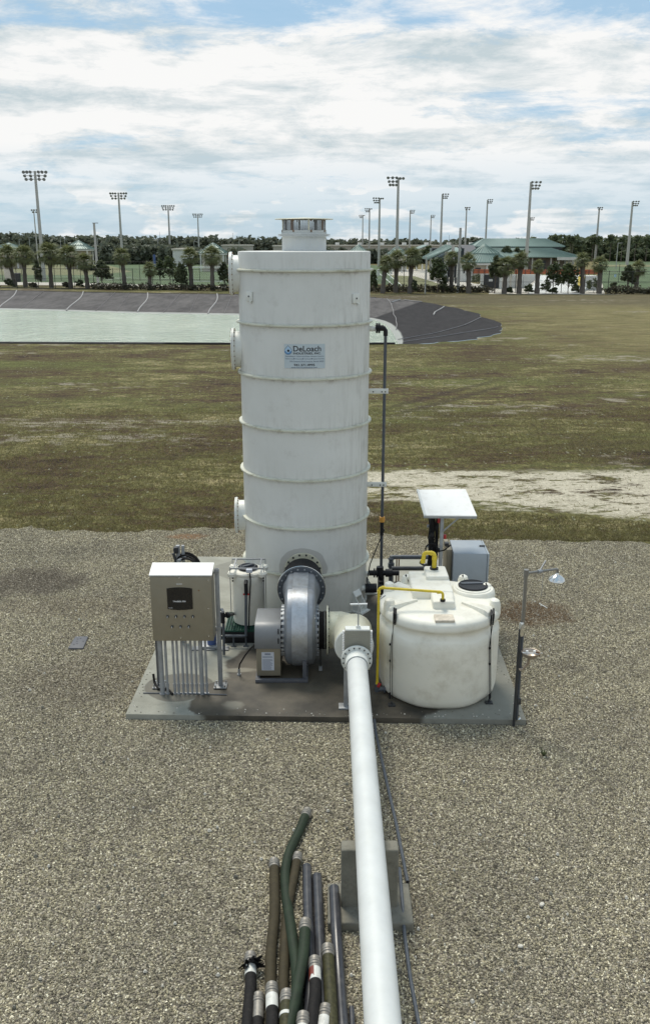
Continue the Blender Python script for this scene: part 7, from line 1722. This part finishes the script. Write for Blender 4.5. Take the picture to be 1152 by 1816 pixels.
# goals
def goal(label, px0, px1, pyt, pyb):
    b = G((px0+px1)/2, pyb, GR); x0, x1 = P(px0, pyb, b.y).x, P(px1, pyb, b.y).x; zt = P(px0, pyt, b.y).z
    t = thing('soccer_goal', label, 'goal', tuple(b), 'soccer goals on the fields')
    for x_ in (x0, x1): mb = MB(); mb.cyl((x_, b.y, GR), (x_, b.y, zt), .08, n=8); mb.build('post', M['linewhite'], t)
    mb = MB(); mb.cyl((x0, b.y, zt), (x1, b.y, zt), .08, n=8); mb.build('crossbar', M['linewhite'], t)
    for x_ in (x0, x1): mb = MB(); mb.tube([(x_, b.y, zt), (x_, b.y+.9, zt-.1), (x_, b.y+2.0, GR+.03)], .035, 6); mb.build('side_frame', M['linewhite'], t)
    mb = MB(); mb.cyl((x0, b.y+2.0, GR+.04), (x1, b.y+2.0, GR+.04), .04, n=6); mb.build('rear_bar', M['linewhite'], t)
    mb = MB(); n_ = 16
    for i in range(n_+1): x_ = x0+(x1-x0)*i/n_; mb.bar((x_, b.y+.9, zt-.1), (x_, b.y+2, GR+.03), .012)
    for j in range(6): f = j/5; mb.bar((x0, b.y+.9+1.1*f, zt-.1+(GR-zt+.13)*f), (x1, b.y+.9+1.1*f, zt-.1+(GR-zt+.13)*f), .012)
    mb.build('net', M['linewhite'], t, kind='stuff')
goal('white soccer goal in front of the palms, just left of the tower', 341, 392, 474, 500); goal('far white soccer goal with dark net, above the slender palm', 224, 247, 446.5, 455)
goal('small white goal beyond the short staked palm', 257, 267, 461, 466); goal('white goal standing close right of the tower', 668, 692, 479, 496)
# odd things between the palms
b = G(17, 500, GR); t = thing('concrete_pier', 'wide pale tapering concrete pier behind the leftmost palms', 'pier', tuple(b)); x0 = P(9, 500, b.y).x; x1 = P(25, 500, b.y).x; zt_ = P(17, 467, b.y).z
mb = MB(); mb.add([(x0+.1, b.y, GR), (x1, b.y, GR), (x1, b.y+1.2, GR), (x0+.1, b.y+1.2, GR), (x0-.1, b.y, zt_), (x1-.35, b.y, zt_), (x1-.35, b.y+1, zt_), (x0-.1, b.y+1, zt_)], [(3, 2, 1, 0), (4, 5, 6, 7), (0, 1, 5, 4), (1, 2, 6, 5), (2, 3, 7, 6), (3, 0, 4, 7)]); mb.build('pier', M['stucco'], t)
def bin_(label, px, pyb, pyt, wpx, name='waste_bin', mat='darkmetal'):
    b = G(px, pyb, GR); w = wpx/(1600/(b.y*cp+5*sp)); h_ = P(px, pyt, b.y).z; t = thing(name, label, 'bin', tuple(b))
    mb = MB(); mb.lathe([(0, GR), (w*.42, GR), (w*.5, h_-.15), (w*.53, h_-.14), (w*.53, h_-.06)], (b.x, b.y, 0), n=12); mb.build('body', M[mat], t)
    mb = MB(); mb.lathe([(w*.54, h_-.06), (w*.4, h_), (0, h_+.03)], (b.x, b.y, 0), n=12); mb.build('lid', M['black'], t)
bin_('black bin behind the second palm from the left edge', 33, 500, 484, 11); bin_('black litter bin left of the concrete pole by the path', 792, 501, 490, 5); bin_('second black litter bin, right next to the concrete pole', 807, 503, 492, 4)
b = G(275, 478, GR); t = thing('blue_banner', 'narrow blue banner on a pole at the edge of the left field', 'banner', tuple(b)); mb = MB(); mb.box((b.x, b.y, P(275, 462, b.y).z), (.55, .08, 2.8)); mb.build('cloth', M['blue'], t); mb = MB(); mb.cyl((b.x-.32, b.y, GR), (b.x-.32, b.y, P(275, 454, b.y).z), .04, n=6); mb.build('pole', M['galv'], t)
for i, (px, py) in enumerate(((671, 489), (679, 487), (694, 486), (712, 484), (725, 481), (738, 480), (748, 479))):
    b = G(px, py, GR); t = thing('white_bollard', '%s from the left of the white bollards by the paved path right of the tower' % ORD[i], 'bollard', tuple(b), 'white bollards by the paved path'); mb = MB(); mb.cyl(b, b+Vector((0, 0, 1.2)), .18, n=8); mb.lathe([(.18, 0), (.12, .1), (0, .12)], b+Vector((0, 0, 1.2)), n=8); mb.build('bollard', M['whitewall'], t)

# ---- short grass standing at the near edge of the lawn
n = 120000
yy = 19.2+ (rng.random(n)**1.6)*17; xx = (rng.random(n)-.5)*2*(yy*.40+1.5)
eX = np.array([e[0] for e in edge]); eY = np.array([e[1] for e in edge]); keep = yy > np.interp(xx, eX, eY)-.02-np.abs(rng.normal(size=n))*.16
lo_ = 22.9-.27*xx; sandy = (xx > -.5) & (yy > lo_-.2) & (yy < 26.7) & (rng.random(n) > .04); keep &= ~sandy
xx, yy = xx[keep], yy[keep]; n = len(xx); hgt = .03+.06*rng.random(n)**2; a = rng.random(n)*6.28; w = .007+.006*rng.random(n); ln = rng.normal(size=(n, 2))*.035
V = np.zeros((n, 3, 3)); V[:, 0] = np.c_[xx-np.cos(a)*w, yy-np.sin(a)*w, np.full(n, GR)]; V[:, 1] = np.c_[xx+np.cos(a)*w, yy+np.sin(a)*w, np.full(n, GR)]; V[:, 2] = np.c_[xx+ln[:, 0], yy+ln[:, 1], GR+hgt]
me = bpy.data.meshes.new('grass'); me.vertices.add(3*n); me.vertices.foreach_set('co', V.ravel()); me.loops.add(3*n); me.loops.foreach_set('vertex_index', np.arange(3*n, dtype=np.int32)); me.polygons.add(n)
me.polygons.foreach_set('loop_start', np.arange(0, 3*n, 3, dtype=np.int32)); me.polygons.foreach_set('loop_total', np.full(n, 3, np.int32)); me.materials.append(M['blade']); me.update(calc_edges=True)
go2 = bpy.data.objects.new('grass', me); COL.objects.link(go2); go2['kind'] = 'stuff'
